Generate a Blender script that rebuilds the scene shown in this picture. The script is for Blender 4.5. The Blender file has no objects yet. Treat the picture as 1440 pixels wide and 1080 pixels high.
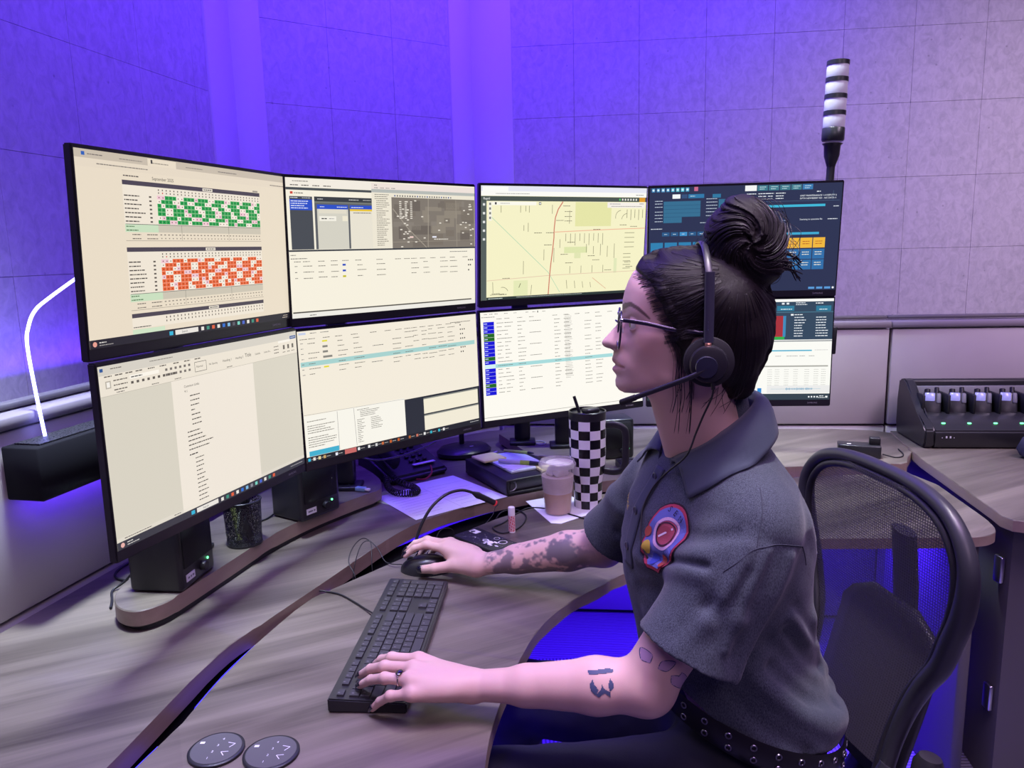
import bpy, bmesh, math, random
import numpy as np
from mathutils import Vector, Matrix
random.seed(7); RNG = np.random.default_rng(7)
S = bpy.context.scene
COL = S.collection
PI = math.pi
def RAD(a): return a*PI/180

# ---------------------------------------------------------------- camera
CAM_Z = 1.42
def setup_camera():
    pit, rol = 0.17257, -0.024544
    F = Vector((0, math.cos(pit), -math.sin(pit))); R = Vector((1, 0, 0)); U = R.cross(F)
    c, s = math.cos(rol), math.sin(rol)
    R2 = c*R + s*U; U2 = -s*R + c*U
    cd = bpy.data.cameras.new('camera'); co = bpy.data.objects.new('camera', cd); COL.objects.link(co)
    cd.sensor_fit = 'HORIZONTAL'; cd.sensor_width = 36.0; cd.lens = 1081.47*36/1440
    cd.clip_start = 0.02; cd.clip_end = 50
    M = Matrix(((R2.x, U2.x, -F.x, 0), (R2.y, U2.y, -F.y, 0), (R2.z, U2.z, -F.z, CAM_Z), (0, 0, 0, 1)))
    co.matrix_world = M
    S.camera = co
setup_camera()

# ---------------------------------------------------------------- world, exposure, lights
W = bpy.data.worlds.new('room_ambient'); S.world = W; W.use_nodes = True
bg = W.node_tree.nodes['Background']; bg.inputs[0].default_value = (0.26, 0.12, 0.95, 1); bg.inputs[1].default_value = 0.08
S.view_settings.view_transform = 'Standard'; S.view_settings.look = 'None'
S.view_settings.exposure = 0.0; S.view_settings.gamma = 1.0; S.view_settings.use_curve_mapping = False

def area(name, loc, target, sx, sy, power, color, spread=180):
    ld = bpy.data.lights.new(name, 'AREA'); ld.shape = 'RECTANGLE'; ld.size = sx; ld.size_y = sy
    ld.energy = power; ld.color = color
    ld.spread = RAD(spread)
    o = bpy.data.objects.new(name, ld); COL.objects.link(o)
    o.location = loc
    d = Vector(target) - Vector(loc)
    o.rotation_euler = d.to_track_quat('-Z', 'Y').to_euler()
    return o
BLUE = (0.105, 0.024, 1.0); DEEP = (0.045, 0.006, 1.0); PINK = (0.76, 0.47, 1.0)
# louvred ceiling troffers of the dispatch room, dimmed to a pinkish violet
area('ceiling_troffer', (0.70, 0.60, 2.72), (0.70, 0.62, 0), 1.2, 0.6, 15, PINK, 100)
area('ceiling_troffer', (-0.35, 0.95, 2.72), (-0.35, 0.97, 0), 1.2, 0.6, 6, (0.74, 0.58, 1.0), 80)
area('ceiling_troffer', (2.0, 1.35, 2.72), (1.95, 2.5, 0.8), 0.6, 1.2, 22, (0.92, 0.68, 1.0), 110)
area('ceiling_downlight', (-0.62, 1.40, 2.72), (-0.74, 1.42, 0.8), 0.2, 0.2, 6.5, (0.80, 0.93, 1.0), 40)
area('ceiling_troffer', (0.5, -1.2, 2.72), (0.1, 1.6, 0.8), 1.2, 0.6, 5, (0.95, 0.66, 0.95), 100)
area('ceiling_downlight', (0.75, 2.30, 2.72), (0.78, 2.34, 0), 0.25, 0.25, 10, (0.85, 0.95, 1.0), 55)
area('ceiling_downlight', (0.50, 1.05, 2.72), (0.45, 1.08, 0), 0.25, 0.25, 3, (1.0, 0.93, 0.95), 50)
# blue cove lighting washing the panelled walls
area('cove_light', (-0.62, 1.5, 2.72), (-1.12, 1.85, 1.5), 1.6, 0.08, 24, BLUE)
area('cove_light', (-0.15, 2.62, 2.72), (-0.55, 3.05, 1.5), 1.0, 0.08, 15, BLUE)
area('cove_light', (0.60, 2.62, 2.72), (0.50, 3.2, 1.5), 1.2, 0.08, 16, BLUE)
area('console_wash', (-1.06, 1.75, 1.17), (-1.12, 1.76, 1.9), 0.9, 0.03, 1.6, BLUE)
area('added_panel_glow', (-0.845, 1.62, 0.985), (-0.90, 1.63, 0.90), 0.5, 0.02, 0.5, BLUE)  # added blue light below the housing, tints the left console panel
# blue light strips under the worktops
area('underdesk_strip', (0.35, 2.35, 0.68), (0.35, 2.3, 0.0), 1.5, 0.04, 26, DEEP)
area('underdesk_strip', (-0.30, 1.15, 0.69), (-0.30, 1.16, 0.0), 0.04, 0.7, 12, DEEP)
area('underdesk_strip', (0.95, 2.05, 0.69), (0.95, 2.04, 0.0), 0.3, 0.04, 30, DEEP)

# ---------------------------------------------------------------- helpers
def lin(c):
    if isinstance(c, str):
        c = c.lstrip('#'); c = c if len(c) == 6 else ''.join(q*2 for q in c); c = tuple(int(c[i:i+2], 16)/255 for i in (0, 2, 4))
    return tuple((v/12.92 if v <= 0.04045 else ((v+0.055)/1.055)**2.4) for v in c[:3])
MATS = {}
def mat(name, col, rough=0.5, metal=0.0, bump=None, var=None, spec=0.5, emit=None, estr=0.0, trans=0.0, ior=1.45, coat=0.0, sheen=0.0, sub=0.0):
    """procedural principled material; bump=(scale,strength,dist) var=(scale, amount)"""
    if name in MATS: return MATS[name]
    m = bpy.data.materials.new(name); m.use_nodes = True; nt = m.node_tree; N = nt.nodes; L = nt.links
    b = N['Principled BSDF']; c = lin(col) if isinstance(col, str) else tuple(col)
    b.inputs['Base Color'].default_value = (*c, 1); b.inputs['Roughness'].default_value = rough
    b.inputs['Metallic'].default_value = metal; b.inputs['Specular IOR Level'].default_value = spec
    b.inputs['IOR'].default_value = ior
    if trans: b.inputs['Transmission Weight'].default_value = trans
    if coat: b.inputs['Coat Weight'].default_value = coat
    if sheen: b.inputs['Sheen Weight'].default_value = sheen
    if sub:
        b.inputs['Subsurface Weight'].default_value = sub; b.inputs['Subsurface Radius'].default_value = (0.012, 0.005, 0.003)
    if emit is not None:
        b.inputs['Emission Color'].default_value = (*(lin(emit) if isinstance(emit, str) else emit), 1); b.inputs['Emission Strength'].default_value = estr
    tc = N.new('ShaderNodeTexCoord')
    if var:
        n = N.new('ShaderNodeTexNoise'); n.inputs['Scale'].default_value = var[0]; n.inputs['Detail'].default_value = 4
        L.new(tc.outputs['Object'], n.inputs['Vector'])
        mx = N.new('ShaderNodeMix'); mx.data_type = 'RGBA'
        mx.inputs[6].default_value = (*[v*(1-var[1]) for v in c], 1); mx.inputs[7].default_value = (*[min(1, v*(1+var[1])) for v in c], 1)
        L.new(n.outputs['Fac'], mx.inputs[0]); L.new(mx.outputs[2], b.inputs['Base Color'])
    if bump:
        n = N.new('ShaderNodeTexNoise'); n.inputs['Scale'].default_value = bump[0]; n.inputs['Detail'].default_value = 3
        L.new(tc.outputs['Object'], n.inputs['Vector'])
        bn = N.new('ShaderNodeBump'); bn.inputs['Strength'].default_value = bump[1]; bn.inputs['Distance'].default_value = bump[2] if len(bump) > 2 else 0.001
        L.new(n.outputs['Fac'], bn.inputs['Height']); L.new(bn.outputs[0], b.inputs['Normal'])
    MATS[name] = m
    return m
def wood(name, c0, c1, yaw, scale=1.0, rough=0.38):
    if name in MATS: return MATS[name]
    m = bpy.data.materials.new(name); m.use_nodes = True; nt = m.node_tree; N = nt.nodes; L = nt.links
    b = N['Principled BSDF']; b.inputs['Roughness'].default_value = rough
    g = N.new('ShaderNodeNewGeometry')
    mp = N.new('ShaderNodeMapping'); mp.inputs['Rotation'].default_value = (0, 0, -yaw)
    L.new(g.outputs['Position'], mp.inputs['Vector'])
    mp2 = N.new('ShaderNodeMapping'); mp2.inputs['Scale'].default_value = (1.3*scale, 13*scale, 13*scale); L.new(mp.outputs[0], mp2.inputs['Vector'])
    n1 = N.new('ShaderNodeTexNoise'); n1.inputs['Scale'].default_value = 1.0; n1.inputs['Detail'].default_value = 6; n1.inputs['Distortion'].default_value = 0.6
    L.new(mp2.outputs[0], n1.inputs['Vector'])
    mp3 = N.new('ShaderNodeMapping'); mp3.inputs['Scale'].default_value = (4*scale, 160*scale, 160*scale); L.new(mp.outputs[0], mp3.inputs['Vector'])
    n2 = N.new('ShaderNodeTexNoise'); n2.inputs['Scale'].default_value = 1.0; n2.inputs['Detail'].default_value = 3
    L.new(mp3.outputs[0], n2.inputs['Vector'])
    # plank bands about 14 cm wide
    bk = N.new('ShaderNodeTexBrick'); bk.inputs['Scale'].default_value = 1.0; bk.inputs['Brick Width'].default_value = 1.1; bk.inputs['Row Height'].default_value = 0.15
    bk.inputs['Mortar Size'].default_value = 0.0; bk.inputs['Color1'].default_value = (0.25, 0.25, 0.25, 1); bk.inputs['Color2'].default_value = (0.75, 0.75, 0.75, 1)
    L.new(mp.outputs[0], bk.inputs['Vector'])
    a1 = N.new('ShaderNodeMath'); a1.operation = 'MULTIPLY_ADD'; a1.inputs[1].default_value = 0.28; L.new(bk.outputs['Color'], a1.inputs[0])
    a0 = N.new('ShaderNodeMath'); a0.operation = 'MULTIPLY_ADD'; a0.inputs[1].default_value = 0.20; L.new(n2.outputs['Fac'], a0.inputs[0]); L.new(n1.outputs['Fac'], a0.inputs[2])
    L.new(a0.outputs[0], a1.inputs[2])
    cr = N.new('ShaderNodeValToRGB'); cr.color_ramp.elements[0].position = 0.48; cr.color_ramp.elements[1].position = 1.05
    cr.color_ramp.elements[0].color = (*lin(c0), 1); cr.color_ramp.elements[1].color = (*lin(c1), 1)
    L.new(a1.outputs[0], cr.inputs[0]); L.new(cr.outputs[0], b.inputs['Base Color'])
    bn = N.new('ShaderNodeBump'); bn.inputs['Strength'].default_value = 0.12; bn.inputs['Distance'].default_value = 0.001
    L.new(n2.outputs['Fac'], bn.inputs['Height']); L.new(bn.outputs[0], b.inputs['Normal'])
    MATS[name] = m
    return m
def attr_mat(name, rough=0.5, emis=0.0, sub=0.0, bump=None, spec=0.4, sheen=0.0):
    """colour comes from the mesh colour attribute 'Col' (printed artwork, skin, screens)"""
    if name in MATS: return MATS[name]
    m = bpy.data.materials.new(name); m.use_nodes = True; nt = m.node_tree; N = nt.nodes; L = nt.links
    b = N['Principled BSDF']; b.inputs['Roughness'].default_value = rough; b.inputs['Specular IOR Level'].default_value = spec
    a = N.new('ShaderNodeAttribute'); a.attribute_name = 'Col'
    if emis:
        b.inputs['Base Color'].default_value = (0.01, 0.01, 0.012, 1)
        L.new(a.outputs['Color'], b.inputs['Emission Color']); b.inputs['Emission Strength'].default_value = emis
    else:
        L.new(a.outputs['Color'], b.inputs['Base Color'])
    if sheen: b.inputs['Sheen Weight'].default_value = sheen
    if sub:
        b.inputs['Subsurface Weight'].default_value = sub; b.inputs['Subsurface Radius'].default_value = (0.010, 0.004, 0.003); b.inputs['Subsurface Scale'].default_value = 0.6
    if bump:
        tc = N.new('ShaderNodeTexCoord'); n = N.new('ShaderNodeTexNoise'); n.inputs['Scale'].default_value = bump[0]; n.inputs['Detail'].default_value = 3
        L.new(tc.outputs['Object'], n.inputs['Vector'])
        bn = N.new('ShaderNodeBump'); bn.inputs['Strength'].default_value = bump[1]; bn.inputs['Distance'].default_value = bump[2]
        L.new(n.outputs['Fac'], bn.inputs['Height']); L.new(bn.outputs[0], b.inputs['Normal'])
    MATS[name] = m
    return m

def link(name, me, m=None, parent=None, loc=None, rotz=None, smooth=False):
    o = bpy.data.objects.new(name, me); COL.objects.link(o)
    if m is not None and not me.materials: me.materials.append(m)
    if parent is not None: o.parent = parent
    if loc is not None: o.location = loc
    if rotz is not None: o.rotation_euler = (0, 0, rotz)
    if smooth:
        me.polygons.foreach_set('use_smooth', np.ones(len(me.polygons), dtype=bool))
    return o
def tag(o, label, cat, group=None):
    o['label'] = label; o['category'] = cat
    if group: o['group'] = group
    return o
def struct(o, label=None, cat=None):
    o['kind'] = 'structure'
    if label: o['label'] = label
    if cat: o['category'] = cat
    return o
def thing(name, label, cat, loc=(0, 0, 0), rotz=0.0, group=None):
    o = bpy.data.objects.new(name, None); COL.objects.link(o); o.location = loc; o.rotation_euler = (0, 0, rotz)
    o.empty_display_size = 0.05
    return tag(o, label, cat, group)
def pymesh(name, V, F):
    me = bpy.data.meshes.new(name); me.from_pydata([tuple(v) for v in V], [], [tuple(f) for f in F]); me.update(); return me
def bm_mesh(bm, name='m'):
    bmesh.ops.recalc_face_normals(bm, faces=bm.faces[:])
    me = bpy.data.meshes.new(name); bm.to_mesh(me); bm.free(); return me
def autosmooth(me, ang=0.6):
    me.polygons.foreach_set('use_smooth', np.ones(len(me.polygons), dtype=bool))
    bm = bmesh.new(); bm.from_mesh(me)
    for e in bm.edges:
        if len(e.link_faces) == 2 and e.calc_face_angle(0) > ang: e.smooth = False
    bm.to_mesh(me); bm.free(); return me
def add_box(bm, c, s, rot=None):
    M = Matrix.Translation(Vector(c))
    if rot is not None: M = M @ (rot.to_4x4() if isinstance(rot, Matrix) else Matrix.Rotation(rot, 4, 'Z'))
    M = M @ Matrix.Diagonal((s[0], s[1], s[2], 1))
    return bmesh.ops.create_cube(bm, size=1.0, matrix=M)['verts']
def box_me(c, s, bev=0.0, seg=2, rot=None):
    bm = bmesh.new(); add_box(bm, c, s, rot)
    if bev: bmesh.ops.bevel(bm, geom=bm.edges[:], offset=bev, segments=seg, affect='EDGES', profile=0.5)
    me = bm_mesh(bm)
    if bev: autosmooth(me, 0.9)
    return me
def prism_me(pts, z0, z1, bev=0.0, seg=2):
    """extrude a plan polygon (ccw or cw) between z0 and z1"""
    bm = bmesh.new()
    vs = [bm.verts.new((p[0], p[1], z0)) for p in pts]
    f = bm.faces.new(vs)
    r = bmesh.ops.extrude_face_region(bm, geom=[f])
    up = [g for g in r['geom'] if isinstance(g, bmesh.types.BMVert)]
    for v in up: v.co.z = z1
    if bev:
        es = [e for e in bm.edges if abs(e.verts[0].co.z-e.verts[1].co.z) < 1e-6]
        bmesh.ops.bevel(bm, geom=es, offset=bev, segments=seg, affect='EDGES', profile=0.5)
    bmesh.ops.triangulate(bm, faces=[f for f in bm.faces if len(f.verts) > 4])
    me = bm_mesh(bm); autosmooth(me, 0.5); return me
def lathe_me(prof, n=32, axis=None, caps=True):
    """prof: (r,z) list"""
    V = []; F = []; m = len(prof)
    for (r, z) in prof:
        for i in range(n):
            a = 2*PI*i/n; V.append((r*math.cos(a), r*math.sin(a), z))
    for j in range(m-1):
        for i in range(n):
            i2 = (i+1) % n; F.append((j*n+i, j*n+i2, (j+1)*n+i2, (j+1)*n+i))
    if caps:
        F.append(tuple(range(n-1, -1, -1))); F.append(tuple((m-1)*n+i for i in range(n)))
    me = pymesh('lathe', V, F); autosmooth(me, 0.7); return me
def catmull(P, n=8, closed=False):
    P = [np.array(p, float) for p in P]; out = []; m = len(P)
    rng = m if closed else m-1
    for i in range(rng):
        if closed: a, b, c, d = P[(i-1) % m], P[i], P[(i+1) % m], P[(i+2) % m]
        else: a, b, c, d = P[max(i-1, 0)], P[i], P[i+1], P[min(i+2, m-1)]
        for k in range(n):
            t = k/n
            out.append(0.5*((2*b)+(-a+c)*t+(2*a-5*b+4*c-d)*t*t+(-a+3*b-3*c+d)*t**3))
    if not closed: out.append(P[-1])
    return out
def tube_data(P, r, n=8, closed=False, caps=True, flat=None):
    """sweep a circle (or ellipse: flat=(ra,rb,up)) along points; r scalar or list"""
    P = [Vector(p) for p in P]; m = len(P); R = [r]*m if np.isscalar(r) else list(r)
    V = []; F = []; prev = None
    for i, p in enumerate(P):
        if closed: t = P[(i+1) % m]-P[i-1]
        else: t = P[min(i+1, m-1)]-P[max(i-1, 0)]
        t.normalize()
        if flat is not None:
            up = Vector(flat[2]); x = t.cross(up)
            if x.length < 1e-6: x = t.orthogonal()
            x.normalize(); y = x.cross(t).normalized(); ra, rb = flat[0]*R[i], flat[1]*R[i]
        else:
            if prev is None: x = t.orthogonal().normalized()
            else:
                x = prev - t*prev.dot(t)
                x = x.normalized() if x.length > 1e-6 else t.orthogonal().normalized()
            prev = x; y = t.cross(x); ra = rb = R[i]
        for k in range(n):
            a = 2*PI*k/n; V.append(p + x*(ra*math.cos(a)) + y*(rb*math.sin(a)))
    rng = m if closed else m-1
    for i in range(rng):
        i2 = (i+1) % m
        for k in range(n):
            k2 = (k+1) % n; F.append((i*n+k, i*n+k2, i2*n+k2, i2*n+k))
    if caps and not closed:
        F.append(tuple(range(n-1, -1, -1))); F.append(tuple((m-1)*n+k for k in range(n)))
    return V, F
def tube_me(P, r, n=8, closed=False, caps=True, flat=None):
    V, F = tube_data(P, r, n, closed, caps, flat)
    me = pymesh('tube', V, F); autosmooth(me, 1.0)
    bm = bmesh.new(); bm.from_mesh(me); bmesh.ops.recalc_face_normals(bm, faces=bm.faces[:]); bm.to_mesh(me); bm.free()
    return me
def join_me(*mes):
    bm = bmesh.new()
    for m in mes: bm.from_mesh(m)
    me = bpy.data.meshes.new('j'); bm.to_mesh(me); bm.free(); return me
def xf(me, M):
    me.transform(M); me.update(); return me
def text_me(s, size, align='LEFT'):
    cu = bpy.data.curves.new('t', 'FONT'); cu.body = s; cu.size = size; cu.align_x = align; cu.resolution_u = 2
    o = bpy.data.objects.new('t', cu); COL.objects.link(o)
    dg = bpy.context.evaluated_depsgraph_get(); ev = o.evaluated_get(dg)
    me = bpy.data.meshes.new_from_object(ev); bpy.data.objects.remove(o); bpy.data.curves.remove(cu)
    me.materials.clear(); return me
class Sheet:
    """flat printed artwork made of coloured polygons; x right, y up, stacked in thin layers along +z"""
    def __init__(s, dz=0.00010): s.V = []; s.F = []; s.C = []; s.dz = dz
    def poly(s, pts, col, layer=1):
        b = len(s.V); s.V += [(p[0], p[1], layer*s.dz) for p in pts]; s.F.append(tuple(range(b, b+len(pts)))); s.C.append(col if not isinstance(col, str) else lin(col))
    def rect(s, x, y, w, h, col, layer=1): s.poly([(x, y), (x+w, y), (x+w, y+h), (x, y+h)], col, layer)
    def line(s, pts, w, col, layer=1):
        for a, b in zip(pts[:-1], pts[1:]):
            d = np.array(b, float)-np.array(a, float); L = np.hypot(*d)
            if L < 1e-9: continue
            n = np.array([-d[1], d[0]])/L*w/2; a = np.array(a); b = np.array(b)
            s.poly([a-n, b-n, b+n, a+n], col, layer)
    def disc(s, x, y, r, col, layer=1, n=16, ry=None):
        ry = ry or r
        s.poly([(x+r*math.cos(2*PI*i/n), y+ry*math.sin(2*PI*i/n)) for i in range(n)], col, layer)
    def ring(s, x, y, r, w, col, layer=1, n=20, a0=0, a1=2*PI):
        pts = [(x+r*math.cos(a0+(a1-a0)*i/n), y+r*math.sin(a0+(a1-a0)*i/n)) for i in range(n+1)]
        s.line(pts, w, col, layer)
    def text(s, t, x, y, size, col, layer=1, align='LEFT', M=None):
        me = text_me(t, size, align); b = len(s.V); c = col if not isinstance(col, str) else lin(col)
        for v in me.vertices:
            q = Vector((v.co.x, v.co.y, 0))
            if M is not None: q = M @ q
            s.V.append((q.x+x, q.y+y, layer*s.dz))
        for f in me.polygons: s.F.append(tuple(b+i for i in f.vertices)); s.C.append(c)
        bpy.data.meshes.remove(me)
    def words(s, x, y, w, h, col, layer=1, wl=(0.3, 0.9)):
        """a line of print too small to read: word-sized marks"""
        cx = x
        while cx < x+w-h*0.5:
            l = min(random.uniform(1.2, 4.5)*h, x+w-cx); s.rect(cx, y, l, h, col, layer); cx += l+h*0.6
    def mesh(s):
        me = pymesh('sheet', s.V, s.F)
        ca = me.color_attributes.new('Col', 'FLOAT_COLOR', 'CORNER')
        n = np.array([len(f) for f in s.F]); c = np.repeat(np.c_[np.array(s.C), np.ones(len(s.C))], n, axis=0)
        # from_pydata keeps face order and corner order
        ca.data.foreach_set('color', c.astype(np.float32).ravel())
        return me
def copy_thing(root, loc=None, rotz=None, label=None):
    r = root.copy(); COL.objects.link(r)
    if loc is not None: r.location = loc
    if rotz is not None: r.rotation_euler = (0, 0, rotz)
    if label: r['label'] = label
    for ch in list(root.children):
        c = ch.copy(); COL.objects.link(c); c.parent = r
        for g in list(ch.children):
            d = g.copy(); COL.objects.link(d); d.parent = c
    return r
# ================================================================ the room
# wall corners in plan
WA = Vector((-0.93, 2.735)); WB = Vector((-0.14, 3.30)); 
WL0 = Vector((-1.30, 0.80)); WR1 = Vector((2.75, 2.98))
def wall_mat():
    m = bpy.data.materials.new('acoustic_board'); m.use_nodes = True; N = m.node_tree.nodes; L = m.node_tree.links
    b = N['Principled BSDF']; b.inputs['Roughness'].default_value = 0.9; b.inputs['Specular IOR Level'].default_value = 0.15
    g = N.new('ShaderNodeNewGeometry')
    n = N.new('ShaderNodeTexNoise'); n.inputs['Scale'].default_value = 42; n.inputs['Detail'].default_value = 7; n.inputs['Roughness'].default_value = 0.65; n.inputs['Distortion'].default_value = 0.8
    mp = N.new('ShaderNodeMapping'); mp.inputs['Scale'].default_value = (1, 1, 0.7); L.new(g.outputs['Position'], mp.inputs[0]); L.new(mp.outputs[0], n.inputs['Vector'])
    cr = N.new('ShaderNodeValToRGB'); cr.color_ramp.elements[0].position = 0.30; cr.color_ramp.elements[1].position = 0.62
    cr.color_ramp.elements[0].color = (0.42, 0.42, 0.42, 1); cr.color_ramp.elements[1].color = (0.56, 0.55, 0.55, 1)
    L.new(n.outputs['Fac'], cr.inputs[0])
    n3 = N.new('ShaderNodeTexNoise'); n3.inputs['Scale'].default_value = 2.2; n3.inputs['Detail'].default_value = 2; L.new(g.outputs['Position'], n3.inputs['Vector'])
    mx = N.new('ShaderNodeMix'); mx.data_type = 'RGBA'; mx.blend_type = 'MULTIPLY'; mx.inputs[0].default_value = 0.25
    L.new(cr.outputs[0], mx.inputs[6]); L.new(n3.outputs['Color'], mx.inputs[7])
    vo = N.new('ShaderNodeTexVoronoi'); vo.inputs['Scale'].default_value = 16; L.new(g.outputs['Position'], vo.inputs['Vector'])
    cr2 = N.new('ShaderNodeValToRGB'); cr2.color_ramp.elements[0].position = 0.035; cr2.color_ramp.elements[1].position = 0.075
    cr2.color_ramp.elements[0].color = (0.45, 0.45, 0.45, 1); cr2.color_ramp.elements[1].color = (1, 1, 1, 1)
    L.new(vo.outputs['Distance'], cr2.inputs[0])
    mx2 = N.new('ShaderNodeMix'); mx2.data_type = 'RGBA'; mx2.blend_type = 'MULTIPLY'; mx2.inputs[0].default_value = 0.55
    L.new(cr.outputs[0], mx2.inputs[6]); L.new(cr2.outputs[0], mx2.inputs[7]); L.new(mx2.outputs[2], b.inputs['Base Color'])
    bn = N.new('ShaderNodeBump'); bn.inputs['Strength'].default_value = 0.35; bn.inputs['Distance'].default_value = 0.002
    L.new(n.outputs['Fac'], bn.inputs['Height']); L.new(bn.outputs[0], b.inputs['Normal'])
    return m
M_WALL = wall_mat()
M_GAP = mat('panel_joint', (0.26, 0.26, 0.27), 0.9)
M_TRIM = mat('painted_trim', (0.60, 0.60, 0.60), 0.65)
TILE_MESH = {}
def tile_mesh(w, h):
    k = (round(w, 3), round(h, 3))
    if k not in TILE_MESH: TILE_MESH[k] = box_me((0, 0, 0), (w-0.0011, 0.012, h-0.0011))
    return TILE_MESH[k]
SEAMS = [0.0, 0.27, 0.55, 0.83, 1.11, 1.388, 1.665, 1.943, 2.22, 2.497, 2.75]
def wall(name, A, B, t0, tile, label):
    """backing wall from A to B (plan) with acoustic boards; t0: distance of first vertical joint from A"""
    d = (B-A); Ln = d.length; d.normalize(); nrm = Vector((d.y, -d.x)); yaw = math.atan2(d.y, d.x)
    o = link(name, box_me((Ln/2, 0.03, 1.375), (Ln, 0.06, 2.75)), M_GAP, None, (A.x, A.y, 0), yaw); struct(o, label, 'wall')
    cuts = [0.0]; t = t0
    while t < Ln: cuts.append(t); t += tile
    cuts.append(Ln)
    for a, b in zip(cuts[:-1], cuts[1:]):
        if b-a < 0.03: continue
        for z0, z1 in zip(SEAMS[:-1], SEAMS[1:]):
            if z1 < 0.9: continue
            q = link('wall_panel', tile_mesh(b-a, z1-z0), M_WALL, o, ((a+b)/2, -0.006+random.uniform(-0.0006, 0.0006), (z0+z1)/2))
    return o
wl = wall('wall_left', WL0, WA, 0.172, 0.262, 'fibre board panelled left wall washed in deep blue light')
wm = wall('wall_corner', WA, WB, 0.098, 0.259, 'angled fibre board wall between the two smooth corner strips')
wr = wall('wall_back', WB, WR1, 0.165+0.256, 0.2585, 'wide fibre board back wall fading from violet to lavender')
# smooth corner strips
def strip(name, P, d, w, label):
    yaw = math.atan2(d.y, d.x)
    o = link(name, box_me((w/2, -0.011, 1.375), (w, 0.022, 2.75), 0.002, 1), M_TRIM, None, (P.x, P.y, 0), yaw); struct(o, label, 'trim')
dl = (WA-WL0).normalized(); dm = (WB-WA).normalized(); dr = (WR1-WB).normalized()
strip('trim_1', WA-dl*0.15, dl, 0.145, 'narrow smooth corner strip on the left wall')
strip('trim_2', WA+dm*0.008, dm, 0.105, 'smooth corner strip on the angled wall beside the left corner')
strip('trim_3', WB-dm*0.105, dm, 0.10, 'narrow smooth corner strip at the far end of the angled wall')
strip('trim_4', WB+dr*0.008, dr, 0.165, 'wide smooth corner strip at the start of the back wall')

def carpet():
    m = bpy.data.materials.new('carpet_tile'); m.use_nodes = True; N = m.node_tree.nodes; L = m.node_tree.links
    b = N['Principled BSDF']; b.inputs['Roughness'].default_value = 0.95
    g = N.new('ShaderNodeNewGeometry')
    ck = N.new('ShaderNodeTexChecker'); ck.inputs['Scale'].default_value = 2.0; L.new(g.outputs['Position'], ck.inputs['Vector'])
    w1 = N.new('ShaderNodeTexWave'); w1.bands_direction = 'X'; w1.inputs['Scale'].default_value = 26; w1.inputs['Distortion'].default_value = 1.5; L.new(g.outputs['Position'], w1.inputs['Vector'])
    w2 = N.new('ShaderNodeTexWave'); w2.bands_direction = 'Y'; w2.inputs['Scale'].default_value = 26; w2.inputs['Distortion'].default_value = 1.5; L.new(g.outputs['Position'], w2.inputs['Vector'])
    mx = N.new('ShaderNodeMix'); mx.data_type = 'RGBA'; L.new(ck.outputs['Fac'], mx.inputs[0]); L.new(w1.outputs['Color'], mx.inputs[6]); L.new(w2.outputs['Color'], mx.inputs[7])
    cr = N.new('ShaderNodeValToRGB'); cr.color_ramp.elements[0].color = (0.10, 0.10, 0.11, 1); cr.color_ramp.elements[1].color = (0.30, 0.30, 0.32, 1)
    L.new(mx.outputs[2], cr.inputs[0]); L.new(cr.outputs[0], b.inputs['Base Color'])
    bn = N.new('ShaderNodeBump'); bn.inputs['Strength'].default_value = 0.5; bn.inputs['Distance'].default_value = 0.003; L.new(mx.outputs[2], bn.inputs['Height']); L.new(bn.outputs[0], b.inputs['Normal'])
    return m
fl = link('floor', box_me((0.6, 1.2, -0.05), (5.2, 5.0, 0.1)), carpet()); struct(fl, 'ribbed carpet tile floor glowing blue under the desk', 'floor')

# ================================================================ console: back panels, worktops
M_BLACK = mat('black_plastic', (0.012, 0.012, 0.014), 0.42)
M_BLACK2 = mat('black_satin', (0.020, 0.020, 0.023), 0.30)
M_DARK = mat('charcoal_laminate', (0.105, 0.100, 0.105), 0.55, bump=(300, 0.1, 0.0005))
M_FAB = mat('console_fabric', (0.40, 0.37, 0.38), 0.9, bump=(700, 0.25, 0.0006), var=(6, 0.10))
M_ALU = mat('rail_trim', (0.20, 0.18, 0.205), 0.7)
W_DESK = wood('grey_laminate', '#3c3630', '#7d746a', RAD(26))
W_EDGE_LIT = wood('grey_laminate_edge_lit', '#776759', '#a39080', RAD(80), 0.6, 0.45)  # edge laminate lightened: light falling on the front edges is painted in
CONS = [Vector(p) for p in [(-1.06, 0.80), (-0.71, 2.375), (-0.045, 2.858), (1.345, 2.705), (2.45, 2.584)]]
labs = ['grey fabric console panel on the left behind the bent light tube', 'grey fabric console panel behind the middle monitors', 'grey fabric console panel behind the dark radio monitors', 'grey fabric console panel behind the radio charger']
for i in range(4):
    A, B = CONS[i], CONS[i+1]; d = B-A; Ln = d.length; yaw = math.atan2(d.y, d.x)
    t = thing('console_panel', labs[i], 'panel', (A.x, A.y, 0), yaw)
    link('fabric_field', box_me((Ln/2, 0.02, 0.94), (Ln-0.010, 0.04, 0.345), 0.004, 2), M_FAB, t)
    link('lower_strip', box_me((Ln/2, 0.022, 0.39), (Ln-0.006, 0.036, 0.74), 0.003, 1), M_FAB, t)
    link('core', box_me((Ln/2, 0.032, 0.55), (Ln-0.002, 0.02, 1.09)), M_BLACK, t)
    link('top_rail', box_me((Ln/2, 0.030, 1.1285), (Ln-0.002, 0.075, 0.024), 0.003, 1), M_ALU, t)
    link('rail_lip', box_me((Ln/2, 0.055, 1.150), (Ln-0.002, 0.03, 0.012), 0.002, 1), M_DARK, t)

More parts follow.
